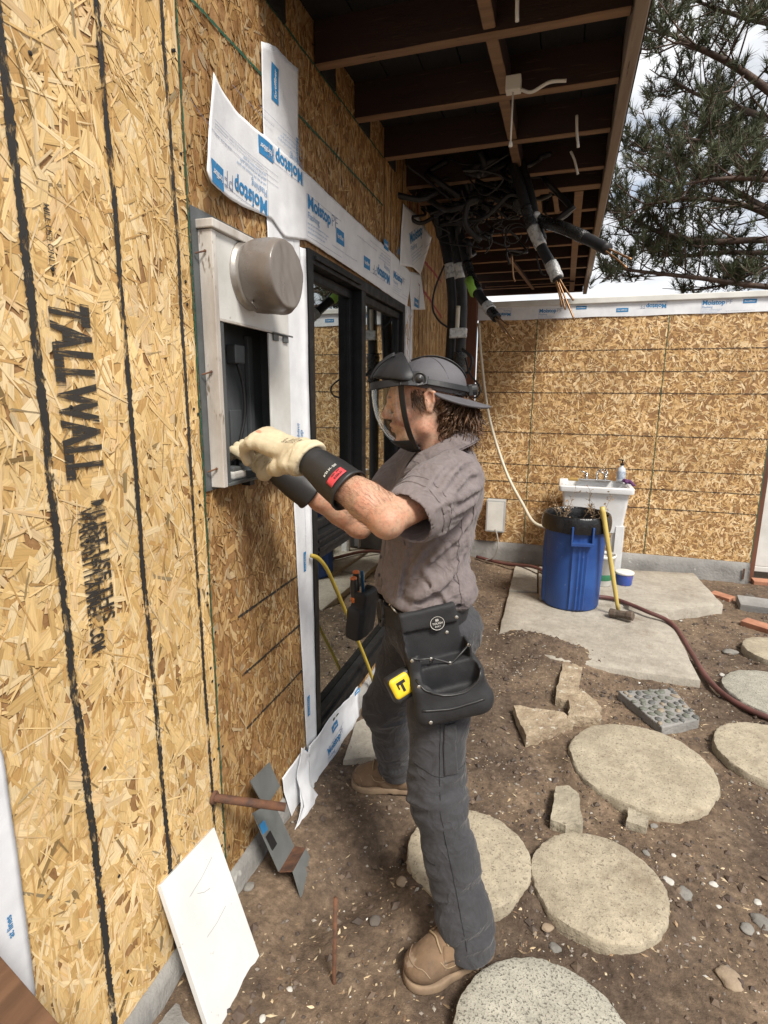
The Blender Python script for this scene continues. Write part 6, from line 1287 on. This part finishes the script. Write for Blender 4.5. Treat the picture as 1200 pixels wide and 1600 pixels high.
# --- face shield
s = SDF((-.05, -.13, -.02), (.16, .13, .17), .0035); s.ell((.03, 0, .042), (.122, .099, .100), k=.01); s.cap((.05, -.08, .058), (.05, .08, .058), .02, k=.03); s.ell((.03, 0, .037), (.116, .093, .094), k=.004, op='sub'); s.plane((0, 0, .045), (.25, 0, -1), k=.004); s.plane((-.002, 0, 0), (-1, 0, .35), k=.004)
s.cap((.128, -.1, .055), (.128, .1, .055), .004, k=.006) if 0 else None
shl = s.build('face_shield', SHELL, man, T=HT)
for q_, (y_, w_) in enumerate(((0, .012), (.032, .009), (-.032, .009))): mb = MB(); mb.tube([hp_(.03+.123*cos(p_), y_*1.4, .042+.1025*sin(p_)*(1-abs(y_)*2.4)) for p_ in np.linspace(.35, 1.25, 12)], w_*.4, 6); mb.build('crown_rib', SHELL, shl, True)
VZ = [(.06, .146), (.03, .150), (.0, .150), (-.03, .146), (-.06, .137), (-.09, .121), (-.115, .099), (-.13, .076)]
def vis_pt(a, z, dr=0):
    r_ = np.interp(-z, [-q_[0] for q_ in VZ], [q_[1] for q_ in VZ]); ry = .094*np.interp(z, (-.13, -.06, .05), (.62, .92, 1)); return hp_(.012+(r_-.012+dr)*cos(a), (ry+dr)*sin(a), z)
mb = MB(); n_ = 40; zz = np.linspace(.06, -.127, 24)
for z in zz:
    for k in range(n_+1): mb.v.append(vis_pt(-1.2+2.4*k/n_, z))
for j in range(len(zz)-1):
    for k in range(n_): q_ = j*(n_+1)+k; mb.f.append((q_, q_+1, q_+n_+2, q_+n_+1))
vz = mb.build('visor', VISOR, shl, True)
def strap(pts, w, t, m, parent, name):
    "flat band: pts with outward direction from the head centre"
    mb = MB(); P = [Vector(p_) for p_ in pts]; c_ = Vector(HO)
    for i, p_ in enumerate(P):
        tg = (P[min(i+1, len(P)-1)]-P[max(i-1, 0)]).normalized(); o_ = (p_-c_); o_ = (o_-tg*o_.dot(tg)).normalized(); s_ = tg.cross(o_)
        ww = w[i] if hasattr(w, '__len__') else w
        for a, b_ in ((-.5, 0), (.5, 0), (.5, 1), (-.5, 1)): mb.v.append(p_+s_*ww*a+o_*t*b_)
        if i:
            for k in range(4): mb.f.append(((i-1)*4+k, i*4+k, i*4+(k+1) % 4, (i-1)*4+(k+1) % 4))
    mb.f += [(3, 2, 1, 0), tuple(range(len(P)*4-4, len(P)*4))]; return bevel(mb.build(name, m, parent), .0015)
for s_ in (1, -1): strap([vis_pt(s_*1.2, z, .001) for z in np.linspace(.06, -.128, 16)], .018, .004, SHELL, shl, 'visor_edge')
cb = MB(); n_ = 24        # chin guard bowl
for j, (z, dr) in enumerate(((-.105, .003), (-.118, .004), (-.132, .0), (-.142, -.02))):
    for k in range(n_+1): cb.v.append(vis_pt(-1.25+2.5*k/n_, max(z, -.13), dr)+Vector((0, 0, min(0, z+.13))))
    if j:
        for k in range(n_): q_ = (j-1)*(n_+1)+k; cb.f.append((q_, q_+1, q_+n_+2, q_+n_+1))
c2 = cb.build('chin_guard', SHELL, shl, True); q_ = c2.modifiers.new('t', 'SOLIDIFY'); q_.thickness = .004; q_.offset = 1
strap([vis_pt(a, .056, .002) for a in np.linspace(-1.3, 1.3, 30)], .022, .004, SHELL, shl, 'brow_band')
bandp = lambda a: hp_(-.014+.1145*cos(a), .0925*sin(a), .058+.034*cos(a)-.012)
strap([bandp(a) for a in np.linspace(.7, 2*pi-.7, 50)], .017, .0035, SHELL, shl, 'head_band')
for s_ in (1, -1):
    strap([hp_(.062, s_*.09, .06), hp_(.04, s_*.0965, .062), hp_(.015, s_*.0985, .058), hp_(-.01, s_*.0975, .05)], [.03, .044, .044, .022], .004, SHELL, shl, 'side_arm')
    Mk = Matrix.Translation(hp_(.012, s_*.100, .058)) @ Matrix(HR_.tolist()).to_4x4() @ Matrix.Rotation(-s_*pi/2, 4, 'X')
    mb = MB(); mb.lathe([(.019, 0), (.019, .006), (.016, .008), (.015, .006), (.009, .006), (.008, .012), (.001, .012)], (0, 0, 0), 20, Mk); mb.build('pivot_knob', RUBBER, shl, True)
Mk = Matrix.Translation(hp_(-.131, 0, .012)) @ Matrix(HR_.tolist()).to_4x4() @ Matrix.Rotation(-pi/2, 4, 'Y'); mb = MB(); mb.bbox((-.016, -.03, -.008), (.016, .03, .004), .003, Mk).lathe([(.016, .004), (.016, .018), (.013, .021), (.001, .021)], (0, 0, 0), 16, Mk); mb.build('ratchet_knob', RUBBER, shl)
strap([hp_(-.014+.113*cos(a)*.99, .0, .025+.0945*sin(a)) for a in np.linspace(1.2, 2.9, 16)], .02, .003, SHELL, shl, 'crown_strap')
# --- tool belt
belt = MB(); n_ = 60
for i in range(n_+1):
    a = 2*pi*i/n_; p_ = tp(.03+.134*cos(a), .18*sin(a), .975-.01*cos(a)); nn_ = TF*cos(a)+TL*sin(a)
    for b_, c_ in ((0, -.03), (.006, -.03), (.006, .03), (0, .03)): belt.v.append(tuple(p_+nn_*b_+UZ*c_))
    if i:
        for k in range(4): belt.f.append(((i-1)*4+k, i*4+k, i*4+(k+1) % 4, (i-1)*4+(k+1) % 4))
tbelt = bevel(belt.build('tool_belt', POUCHM, man), .002)
mb = MB()
for i, (l_, z_) in enumerate(((.05, .99), (.075, 1.005), (.1, .995), (.115, 1.0))): q_ = Vector(tp(.15-.03*i, l_+.03, z_+.012)); mb.lathe([(.004, -.002), (.005, 0), (.001, .003)], q_, 8, Matrix.Rotation(pi/2, 4, 'X'))
mb.build('rivet', STEEL, tbelt)
mb = MB(); mb.tube(spline([tp(.14, .085, .995), tp(.152, .105, 1.008), tp(.145, .12, 1.0), tp(.13, .115, .985), tp(.145, .09, .985)], 5), .0028, 6); mb.build('belt_clip', STEEL, tbelt, True)
hoop = [tp(.165+.0*cos(a), .02+.034*cos(a), .955+.038*sin(a)) for a in np.linspace(0, 2*pi, 24)]; mb = MB(); mb.tube(hoop, .006, 7); mb.build('hammer_loop', RUBBER, tbelt, True)
# pouch at his left hip: frame PU backwards along the body, PN outwards
PO = tp(.045, .175, .0); PU = np.array((.90, .42, .2)); PU /= np.linalg.norm(PU); PN = np.cross(PU, UZ); PN /= np.linalg.norm(PN); PW = np.cross(PN, PU); PR = np.stack([PU, PN, PW], 1)
PO = np.array((0.656,1.405,0.879)); PO = PO-PN*.0
def pq(u, n, w): return PO+PU*u+PN*n+PW*w
s = SDF(PO-.24, PO+.24, .0042)
s.box(pq(-.012, -.02, .075), (.082, .012, .085), PR, .008, .008)                                           # back panel up to the belt
s.box(pq(-.005, -.0, .0), (.092, .034, .055), PR, .014, .014); s.box(pq(-.005, .002, .055), (.082, .022, .05), PR, .004, .004, 'sub')     # middle pocket
s.box(pq(.0, .03, -.075), (.10, .045, .062), PR, .02, .012); s.box(pq(.006, -.0, -.075), (.098, .05, .07), PR, .02, .02); s.cap(pq(-.07, .04, -.11), pq(.08, .05, -.105), .03, .035, k=.03)
s.box(pq(.012, .045, -.005), (.078, .02, .065), PR, .012, .006, 'sub'); s.ell(pq(.015, .075, -.01), (.07, .03, .045), PR, k=.012, op='sub')
s.warp(.0028, 22, 3, 7); pouch = s.build('tool_pouch', POUCHM, tbelt); TP = bvh(pouch)
for P in ([(-.085, .05, .0), (-.06, .09, -.03), (.0, .1, -.048), (.06, .1, -.035), (.1, .07, .01)], [(-.09, .04, .06), (-.05, .05, .045), (.02, .05, .045), (.09, .04, .055)], [(-.09, .1, -.08), (0, .11, -.09), (.09, .11, -.08)]):
    P2_ = [snap(TP, pq(*q_), .001) for q_ in spline(P, 6)]; mb = MB(); mb.tube(P2_, .003, 6); mb.build('pouch_binding', RUBBER, tbelt, True)
for u, n, w in ((-.085, .05, .045), (-.03, .05, .05), (.03, .03, .075), (.075, .05, .05), (-.085, .08, .0), (.02, .03, .01), (-.07, .09, -.125), (.085, .05, .12)):
    mb = MB(); mb.lathe([(.0048, -.002), (.0055, .0), (.004, .0018), (.0005, .0025)], snap(TP, pq(u, n, w), .0005), 10, Matrix(PR.tolist()).to_4x4() @ Matrix.Rotation(-pi/2, 4, 'X')); mb.build('pouch_rivet', STEEL, tbelt)
badge_c = snap(TP, pq(.01, .05, .115), .001); Mb = Matrix.Translation(badge_c) @ Matrix(PR.tolist()).to_4x4() @ Matrix.Rotation(-pi/2, 4, 'X')
mb = MB(); mb.lathe([(.021, -.001), (.021, .0016), (.0005, .002)], (0, 0, 0), 24, Mb); mb.build('round_badge', RUBBER, tbelt)
mb = MB(); mb.lathe([(.019, .0022), (.0202, .0024), (.0202, .0022)], (0, 0, 0), 24, Mb)
fnb = lambda a, b_: tuple(Mb @ Vector((a, -b_, .003)))
lettering(mb, 'TOUGH', fnb, .006, -.0145, -.003, bold=.01, width=.029); lettering(mb, 'BUILT', fnb, .004, -.008, -.011, bold=.01, width=.016)
for k in range(3): mb.add([fnb(-.004+.003*k, .006), fnb(-.002+.003*k, .006), fnb(-.002+.003*k, .013), fnb(-.004+.003*k, .013)], [(0, 1, 2, 3)])
mb.build('badge_lettering', WHITEPLASTIC, tbelt)
# pouch on his right hip, mostly hidden behind him
s = SDF(np.array((0.262,1.8,0.829))-.16, np.array((0.262,1.8,0.829))+.16, .005); q0 = np.array((0.282,1.8,0.832)); s.box(q0, (.03, .052, .09), frame((-1, .2, .12)), .012, .01); s.box(q0+np.array((-.012, -.03, -.03)), (.03, .04, .06), frame((-1, .2, .12)), .012, .012); s.box(q0+np.array((0, 0, .09)), (.018, .04, .03), frame((-1, .2, .12)), .006, .004, 'sub'); s.warp(.005, 16, 3); s.build('tool_pouch', POUCHM, tbelt)
for k, (px_, lab) in enumerate((((0.26,1.76,0.917), 'black and orange screwdriver handle in the far hip pouch'), ((0.258,1.79,0.931), 'second orange-ended screwdriver standing behind the first in the far pouch'))):
    sc_ = empty('screwdriver', px_, lab, 'screwdriver', 'screwdrivers in the belt pouch'); c_ = Vector(px_); Mz = Matrix.Translation(c_) @ Matrix.Rotation(.06, 4, 'X')
    mb = MB(); mb.lathe([(.009, -.03), (.011, -.02), (.013, .0), (.0135, .03), (.012, .05)], (0, 0, 0), 10, Mz); mb.build('grip', RUBBER, sc_, True)
    mb = MB(); mb.lathe([(.0125, .05), (.012, .056), (.006, .059), (.0005, .0595)], (0, 0, 0), 14, Mz).lathe([(.0115, -.038), (.0125, -.034), (.0125, -.022), (.0112, -.018)], (0, 0, 0), 12, Mz); mb.build('orange_band', M('orange_plastic', (.62, .15, .03), rough=.4), sc_, True)
    mb = MB(); mb.tube([c_+Vector((0, 0, -.03)), c_+Vector((0, .005, -.11))], .0035, 6); mb.build('shaft', STEEL, sc_, True)
o = MB().bbox((-.006, -.004, -.06), (.006, .004, .06), .002, Matrix.Translation((0.272,1.82,0.923)) @ Matrix.Rotation(.15, 4, 'X')).build('blue_marker', M('blue_plastic', (.03, .13, .26), rough=.4)); tag(o, 'blue pen tucked behind the screwdrivers', 'pen')
mb = MB(); mb.tube([(0.207,1.79,0.719), (0.255,1.79,0.716)], .0035, 6); o = mb.build('steel_rule', STEEL); tag(o, 'short silver rod poking out of the far pouch', 'rod')
# tape measure clipped on the pouch corner
tm = empty('tape_measure', (0.561,1.33,0.829), 'yellow and black tape measure clipped to the near tool pouch', 'tape measure')
tc_ = np.array((0.557,1.345,0.824)); TR_ = frame((.55, -.78, .3)); TR_ = TR_@np.array(((1, 0, 0), (0, cos(.4), -sin(.4)), (0, sin(.4), cos(.4)))); 
s = SDF(tc_-.07, tc_+.07, .0026); s.box(tc_, (.021, .039, .039), TR_, .012, .004); s.cap(tc_+TR_@np.array((0, .028, -.026)), tc_+TR_@np.array((0, .032, -.034)), .01, k=.01); s.build('case', RUBBER, tm)
YEL = M('yellow_plastic', (.70, .50, .02), (.6, .42, .015), .4, 10); s = SDF(tc_-.07, tc_+.07, .0026); s.box(tc_+TR_@np.array((.006, -.004, .004)), (.019, .031, .031), TR_, .011, .003); s.build('yellow_shell', YEL, tm)
fnt = lambda a, b_: tuple(tc_+TR_@np.array((.0258, -.004+a*1.1, .004+b_*1.1)))
mb = MB()
for a0, a1, b0, b1 in ((-.012, .012, .006, .014), (-.003, .004, -.014, .006), (-.012, -.008, -.004, .006)): mb.add([fnt(a0, b0), fnt(a1, b0), fnt(a1, b1), fnt(a0, b1)], [(0, 1, 2, 3)])
mb.build('tape_emblem', CABLE, tm); mb = MB(); mb.tube([tc_+TR_@np.array((-.018, 0, .02)), tc_+TR_@np.array((-.03, .0, .02)), np.array(pq(-.09, .0, -.04))], .004, 6); mb.build('clip', STEEL, tm, True)

# ---------------- pine beyond the back wall ----------------
NEEDLE = attr_mat('pine_needles', .6, 0, 100, .2, 3, .3); BARK = M('pine_bark', (.12, .08, .06), (.06, .04, .032), .9, 6, bump=.6, bscale=12, bdist=.03)
def pine(base, height, limbs, label, seed, ntuft=1.0):
    R = random.Random(seed); root = empty('pine_tree', base, label, 'tree', 'pines beyond the wall'); bs = Vector(base)
    tr = MB(); tp_ = [bs+Vector((.25*sin(i*.9+seed), .2*cos(i*.7), height*i/10)) for i in range(11)]; tr.tube(spline(tp_, 3), [.32*(1-.85*i/30) for i in range(31)], 12); tr.build('trunk', BARK, root, True)
    lim = MB(); tips = []
    def branch(P, r0):
        Q = spline(P, 5); n_ = len(Q); lim.tube(Q, [r0*(1-.8*i/n_)+.006 for i in range(n_)], 6)
        for i in range(n_//4, n_):
            t = i/n_
            for _ in range(2 if t > .4 else 1):
                d = (Q[min(i+1, n_-1)]-Q[i-1]).normalized(); s_ = Vector((R.uniform(-1, 1), R.uniform(-1, 1), R.uniform(-.35, .75))); s_ = (s_-d*s_.dot(d)*.3).normalized()
                L_ = R.uniform(.35, 1.0)*(1.1-.35*t); e1 = Q[i]+(d*.45+s_)*L_*.5; e2 = e1+(d*.45+s_*.8+Vector((0, 0, .3)))*L_*.5
                lim.tube([Q[i], e1, e2], [.02*(1-t*.5), .012, .006], 4)
                for q_ in range(R.randint(3, 6)):
                    u = R.uniform(.3, 1); c_ = Q[i].lerp(e1, u*2) if u < .5 else e1.lerp(e2, u*2-1); dd = Vector((R.uniform(-1, 1), R.uniform(-1, 1), R.uniform(-.2, 1))); e3 = c_+dd.normalized()*R.uniform(.12, .3); lim.tube([c_, e3], [.006, .004], 3); tips.append((e3, (dd.normalized()*.7+Vector((0, 0, .6))).normalized()))
        tips.append((Q[-1], (Q[-1]-Q[-2]).normalized()))
    for P, r0 in limbs: branch(P, r0*.55)
    lim.build('limbs', BARK, root, True)
    # needles: each tuft a brush of thin blades
    T = [t_ for t_ in tips if R.random() < ntuft]; v = []; f = []; tn = []
    for c_, d_ in T:
        g_ = R.uniform(.6, 1.35); br_ = Vector(d_); o1 = br_.orthogonal().normalized(); o2 = br_.cross(o1)
        for k in range(34):
            a = R.uniform(0, 2*pi); el = R.uniform(.15, 1.15); dr = (br_*cos(el)+(o1*cos(a)+o2*sin(a))*sin(el)).normalized(); L_ = R.uniform(.11, .2); b0 = c_-br_*R.uniform(-.03, .16); sd2 = dr.cross(Vector((R.uniform(-1, 1), R.uniform(-1, 1), R.uniform(-1, 1)))).normalized()*.0066
            i0 = len(v); v += [b0-sd2, b0+sd2, b0+dr*L_]; f.append((i0, i0+1, i0+2)); tn.append((.068*g_, .082*g_, .04*g_) if R.random() < .85 else (.11, .085, .05))
    me_ = bpy.data.meshes.new('needle_crown'); me_.from_pydata([tuple(q) for q in v], [], f); cr_ = link('needle_crown', me_, NEEDLE, root); set_tone(cr_, tn); cr_['kind'] = 'stuff'
    return len(T)
TY = 11.0
limbsA = [([(4.842,11,5.204), (3.895,11,6.063), (3.029,10.5,6.463), (2.321,10,6.603), (1.876,10,6.875)], .12),
 ([(4.991,11,4.747), (4.035,11,5.649), (3.417,11.6,6.344), (2.836,12,6.793), (2.351,12,7.107)], .1),
 ([(5.019,11,4.565), (4.047,11,4.927), (3.429,11,5.312), (2.787,10.4,5.427), (2.307,10.2,5.492)], .11),
 ([(5.074,11,4.198), (4.015,11,4.514), (3.432,11.4,5.021), (2.882,11.8,5.559), (2.319,11.6,5.798), (1.774,11.4,5.933)], .11),
 ([(5.185,11,4.007), (4.212,11,4.339), (3.459,11,4.702), (2.638,10.6,4.747), (1.96,10.3,4.623)], .1),
 ([(5.192,11,3.96), (3.887,11,4.146), (2.966,11,4.182), (2.27,11,4.391), (1.798,11,4.649), (1.466,11,4.978)], .1),
 ([(5.206,11,3.867), (3.912,11,3.952), (3.236,11.3,4.066), (2.68,11.5,4.096), (2.026,11.4,4.326)], .08),
 ([(5.285,11,3.349), (3.979,11,3.432), (2.933,11,3.625), (2.03,11,3.777), (1.4,11,3.907)], .09),
 ([(5.256,11,3.539), (4.205,11,3.741), (3.767,11,3.669), (3.579,11.3,3.588), (3.146,11.5,3.521)], .06),
 ([(4.857,11,5.637), (4.024,11,6.939), (3.45,11,7.535), (2.782,11,8.154), (2.111,11,8.7)], .12),
 ([(4.792,11,6.071), (3.89,11.5,7.314), (3.433,12,7.843), (2.832,12,8.131), (2.316,12,8.409)], .1),
 ([(5.033,11,4.474), (4.176,11,5.232), (3.86,11.8,5.847), (3.489,12.2,6.247), (2.953,12.2,6.566)], .09),
 ([(5.13,11,3.826), (4.083,10.5,4.672), (3.432,10,4.741), (2.815,9.8,4.735), (2.32,9.8,4.699)], .09),
 ([(4.727,11,6.498), (4.21,11,7.879), (3.774,11,8.747), (3.219,11,9.332)], .1)]
trunk_base = Vector((5.62,11,0.864)); trunk_base.z = -.1
pine(trunk_base, 13, limbsA, 'big dark pine reaching its limbs over the back wall', 5, .95)
# shrub past the end of the back wall
sh_ = empty('garden_shrub', (3.1, 6.2, 0), 'green leafy shrub behind the white board', 'shrub'); R = random.Random(2); v = []; f = []; tn = []; st = MB()
for k in range(16):
    a = R.uniform(0, 6.3); e = Vector((3.1+.45*cos(a)*R.random(), 6.2+.3*sin(a), R.uniform(.7, 1.5))); st.tube(spline([(3.1+.05*cos(a), 6.2+.05*sin(a), -.05), ((3.1+e.x)/2, (6.2+e.y)/2, e.z*.6), e], 4), .008, 4)
    for j in range(70):
        c_ = e+Vector((R.gauss(0, .16), R.gauss(0, .13), R.gauss(0, .2))); d1 = Vector((R.uniform(-1, 1), R.uniform(-1, 1), R.uniform(-1, 1))).normalized()*.045; d2 = d1.orthogonal().normalized()*.018; i0 = len(v); v += [c_-d1, c_+d2, c_+d1, c_-d2]; f.append((i0, i0+1, i0+2, i0+3)); g_ = R.uniform(.6, 1.3); tn.append((.045*g_, .085*g_, .025*g_))
st.build('stems', TWIG, sh_); cr_ = mesh('foliage', v, f, NEEDLE, sh_); set_tone(cr_, tn); cr_['kind'] = 'stuff'
# fan-leaved potted plant in the corner by the window wall
# ---------------- litter on the dirt ----------------
R = random.Random(21); np_r = np.random.default_rng(21)
def litter(name, label, n, size, cols, flat, seed, region, avoid=(), thin=.3):
    rg = np.random.default_rng(seed); X = np.zeros((0, 2))
    while len(X) < n:
        q = np.stack([rg.uniform(region[0], region[1], n), rg.uniform(region[2], region[3], n)], 1); w = fbm(np.c_[q*2.2, np.full(n, seed)], 3, seed); X = np.r_[X, q[w > rg.uniform(.25, .62, n)]]
    X = X[:n]; z = gz(X[:, 0], X[:, 1]); s_ = size[0]+(size[1]-size[0])*rg.random(n)**3; th = rg.uniform(0, 2*pi, n); el = rg.uniform(1, 1/thin, n); tilt = rg.normal(0, .12, (n, 2)); T0 = np.array(cols)[rg.integers(0, len(cols), n)]*rg.uniform(.7, 1.25, (n, 1))
    P8 = np.array(ICO8[0], float); A = P8[None, :, 0]*(s_*el)[:, None]+s_[:, None]*.25*rg.uniform(-1, 1, (n, 6)); B = P8[None, :, 1]*s_[:, None]+s_[:, None]*.25*rg.uniform(-1, 1, (n, 6)); H = P8[None, :, 2]*s_[:, None]*flat
    c_, q_ = np.cos(th)[:, None], np.sin(th)[:, None]
    v = np.stack([X[:, :1]+A*c_-B*q_, X[:, 1:]+A*q_+B*c_, (z+s_*flat*.3)[:, None]+H+A*tilt[:, :1]+B*tilt[:, 1:]], -1).reshape(-1, 3); f = (np.array(ICO8[1])[None]+6*np.arange(n)[:, None, None]).reshape(-1, 3); tn = np.repeat(T0, 8, 0)
    o = mesh(name, v, f, PEBBLE); set_tone(o, tn); tag(o, label, 'litter', kind='stuff'); return o
ICO8 = ([(1, 0, 0), (0, 1, 0), (-1, 0, 0), (0, -1, 0), (0, 0, 1), (0, 0, -1)], [(0, 1, 4), (1, 2, 4), (2, 3, 4), (3, 0, 4), (1, 0, 5), (2, 1, 5), (3, 2, 5), (0, 3, 5)])
litter('gravel', 'fine grey and brown gravel strewn over the dirt', 12000, (.0015, .008), [(.2, .17, .14), (.14, .11, .09), (.28, .25, .21), (.1, .08, .065), (.24, .19, .14)], .7, 1, (.04, 3.4, .7, 5.4), thin=.6)
litter('wood_chips', 'straw-coloured bits of bark and wood chip on the dirt', 14000, (.0014, .0048), [(.4, .3, .18), (.28, .19, .11), (.16, .1, .06), (.48, .38, .25)], .3, 2, (.04, 3.4, .7, 5.4), thin=.22)
litter('shell_bits', 'white shell and plaster crumbs scattered near the stepping stones', 420, (.002, .007), [(.52, .5, .46), (.45, .43, .39), (.38, .36, .33)], .5, 3, (.3, 3.2, .8, 4.6), thin=.6)
litter('soil_clods', 'crumbly dark clods of turned soil', 5200, (.004, .017), [(.09, .062, .046), (.12, .085, .06), (.07, .05, .038)], .75, 4, (.05, 3.2, .8, 4.8), thin=.8)
# single stones one can pick out
def stone(px, r, col, label, flat=.55):
    x, y = px[0], px[1]; bm = bmesh.new(); bmesh.ops.create_icosphere(bm, subdivisions=3, radius=1)
    sd = R.uniform(0, 99); ang = R.uniform(0, pi)
    for w in bm.verts:
        c_ = w.co.copy(); k_ = 1+.28*noise.noise(c_*1.3+Vector((sd, 0, 0)))+.1*noise.noise(c_*3.5+Vector((0, sd, 0))); c_ = c_*k_; c_.x *= 1.25; c_.z *= flat; w.co = Matrix.Rotation(ang, 3, 'Z') @ c_*r+Vector((x, y, float(gz(x, y))+r*flat*.35))
    me_ = bpy.data.meshes.new('stone'); bm.to_mesh(me_); bm.free(); o = link('stone', me_, STM[col], None, True); tag(o, label, 'stone', 'loose stones and shells on the dirt')
STM = {'tan': M('tan_stone', (.34, .26, .18), (.24, .18, .125), .85, 20, bump=.5), 'grey': M('grey_stone', (.23, .215, .19), (.15, .14, .125), .85, 20, bump=.5), 'white': M('white_shell', (.52, .5, .46), (.4, .38, .34), .6, 20, bump=.3), 'dark': M('dark_stone', (.12, .1, .085), (.075, .062, .052), .85, 20, bump=.5)}
for px, r, c_, lab in (((0.528,1.504,0), .022, 'tan', 'tan pebble in the trench beside the near leg'), ((0.482,1.353,0), .02, 'dark', 'dark stone half buried in the trench'), ((1.381,1.8,0), .028, 'white', 'elongated whitish stone against the rim of a stepping stone'), ((1.426,1.77,0), .026, 'grey', 'grey stone beside the whitish one by the stepping stone'), ((1.157,2.207,0), .016, 'white', 'white shell below the rim of the largest stepping stone'), ((1.421,1.934,0), .014, 'white', 'white shell fragment on dark dirt beside the largest stepping stone'), ((1.527,1.842,0), .022, 'white', 'curled white shell lying on the dark mulch'), ((1.648,1.811,0), .02, 'white', 'white shell near the edge of the mulch'), ((1.52,1.747,0), .012, 'white', 'small white chip below the curled shell'), ((1.635,1.731,0), .03, 'grey', 'grey cobble on the mulch by the white shell'), ((1.49,1.499,0), .035, 'tan', 'flat tan rock on the mulch'), ((1.586,1.692,0), .022, 'grey', 'grey pebble next to the grey cobble'), ((2.075,3.867,0), .045, 'grey', 'grey rock between the hose and a stepping stone'), ((2.529,5.1,0), .05, 'dark', 'dark rock near the foot of the back wall'), ((1.882,4.362,0), .022, 'white', 'white stone just behind the hose'), ((0.318,1.098,0), .014, 'white', 'white plastic cap lying on the dirt near the stake'), ((0.287,1.003,0), .016, 'white', 'white lump on the dirt by the leaning board'), ((1.939,3.483,0), .03, 'white', 'white broken chip between hose and stepping stone'), ((1.436,3.058,0), .016, 'white', 'white pebble between the slab and the pebble paver'), ((1.374,2.062,0), .014, 'grey', 'grey pebble by the little stone chunk'), ((0.995,1.498,0), .018, 'tan', 'reddish pebble between two stepping stones'), ((1.02,1.447,0), .018, 'grey', 'grey pebble by the speckled stepping stone'), ((0.988,2.223,0), .013, 'white', 'white pebble at the tip of the small grey flagstone'), ((1.329,1.919,0), .014, 'grey', 'grey chip below the squarish stone chunk'), ((0.403,3.594,0), .022, 'grey', 'grey lump of dirt stone behind the man'), ((0.517,1.637,0), .014, 'tan', 'tan pebble at the foot of a stepping stone'), ((0.003,1.291,0), .02, 'grey', 'grey rubble lump by the wall footing'), ((0.05,1.331,0), .018, 'grey', 'grey rubble lump between footing and bent bracket')):
    stone(px, r*.55 if c_ == 'white' else r*.85, c_, lab, .4)
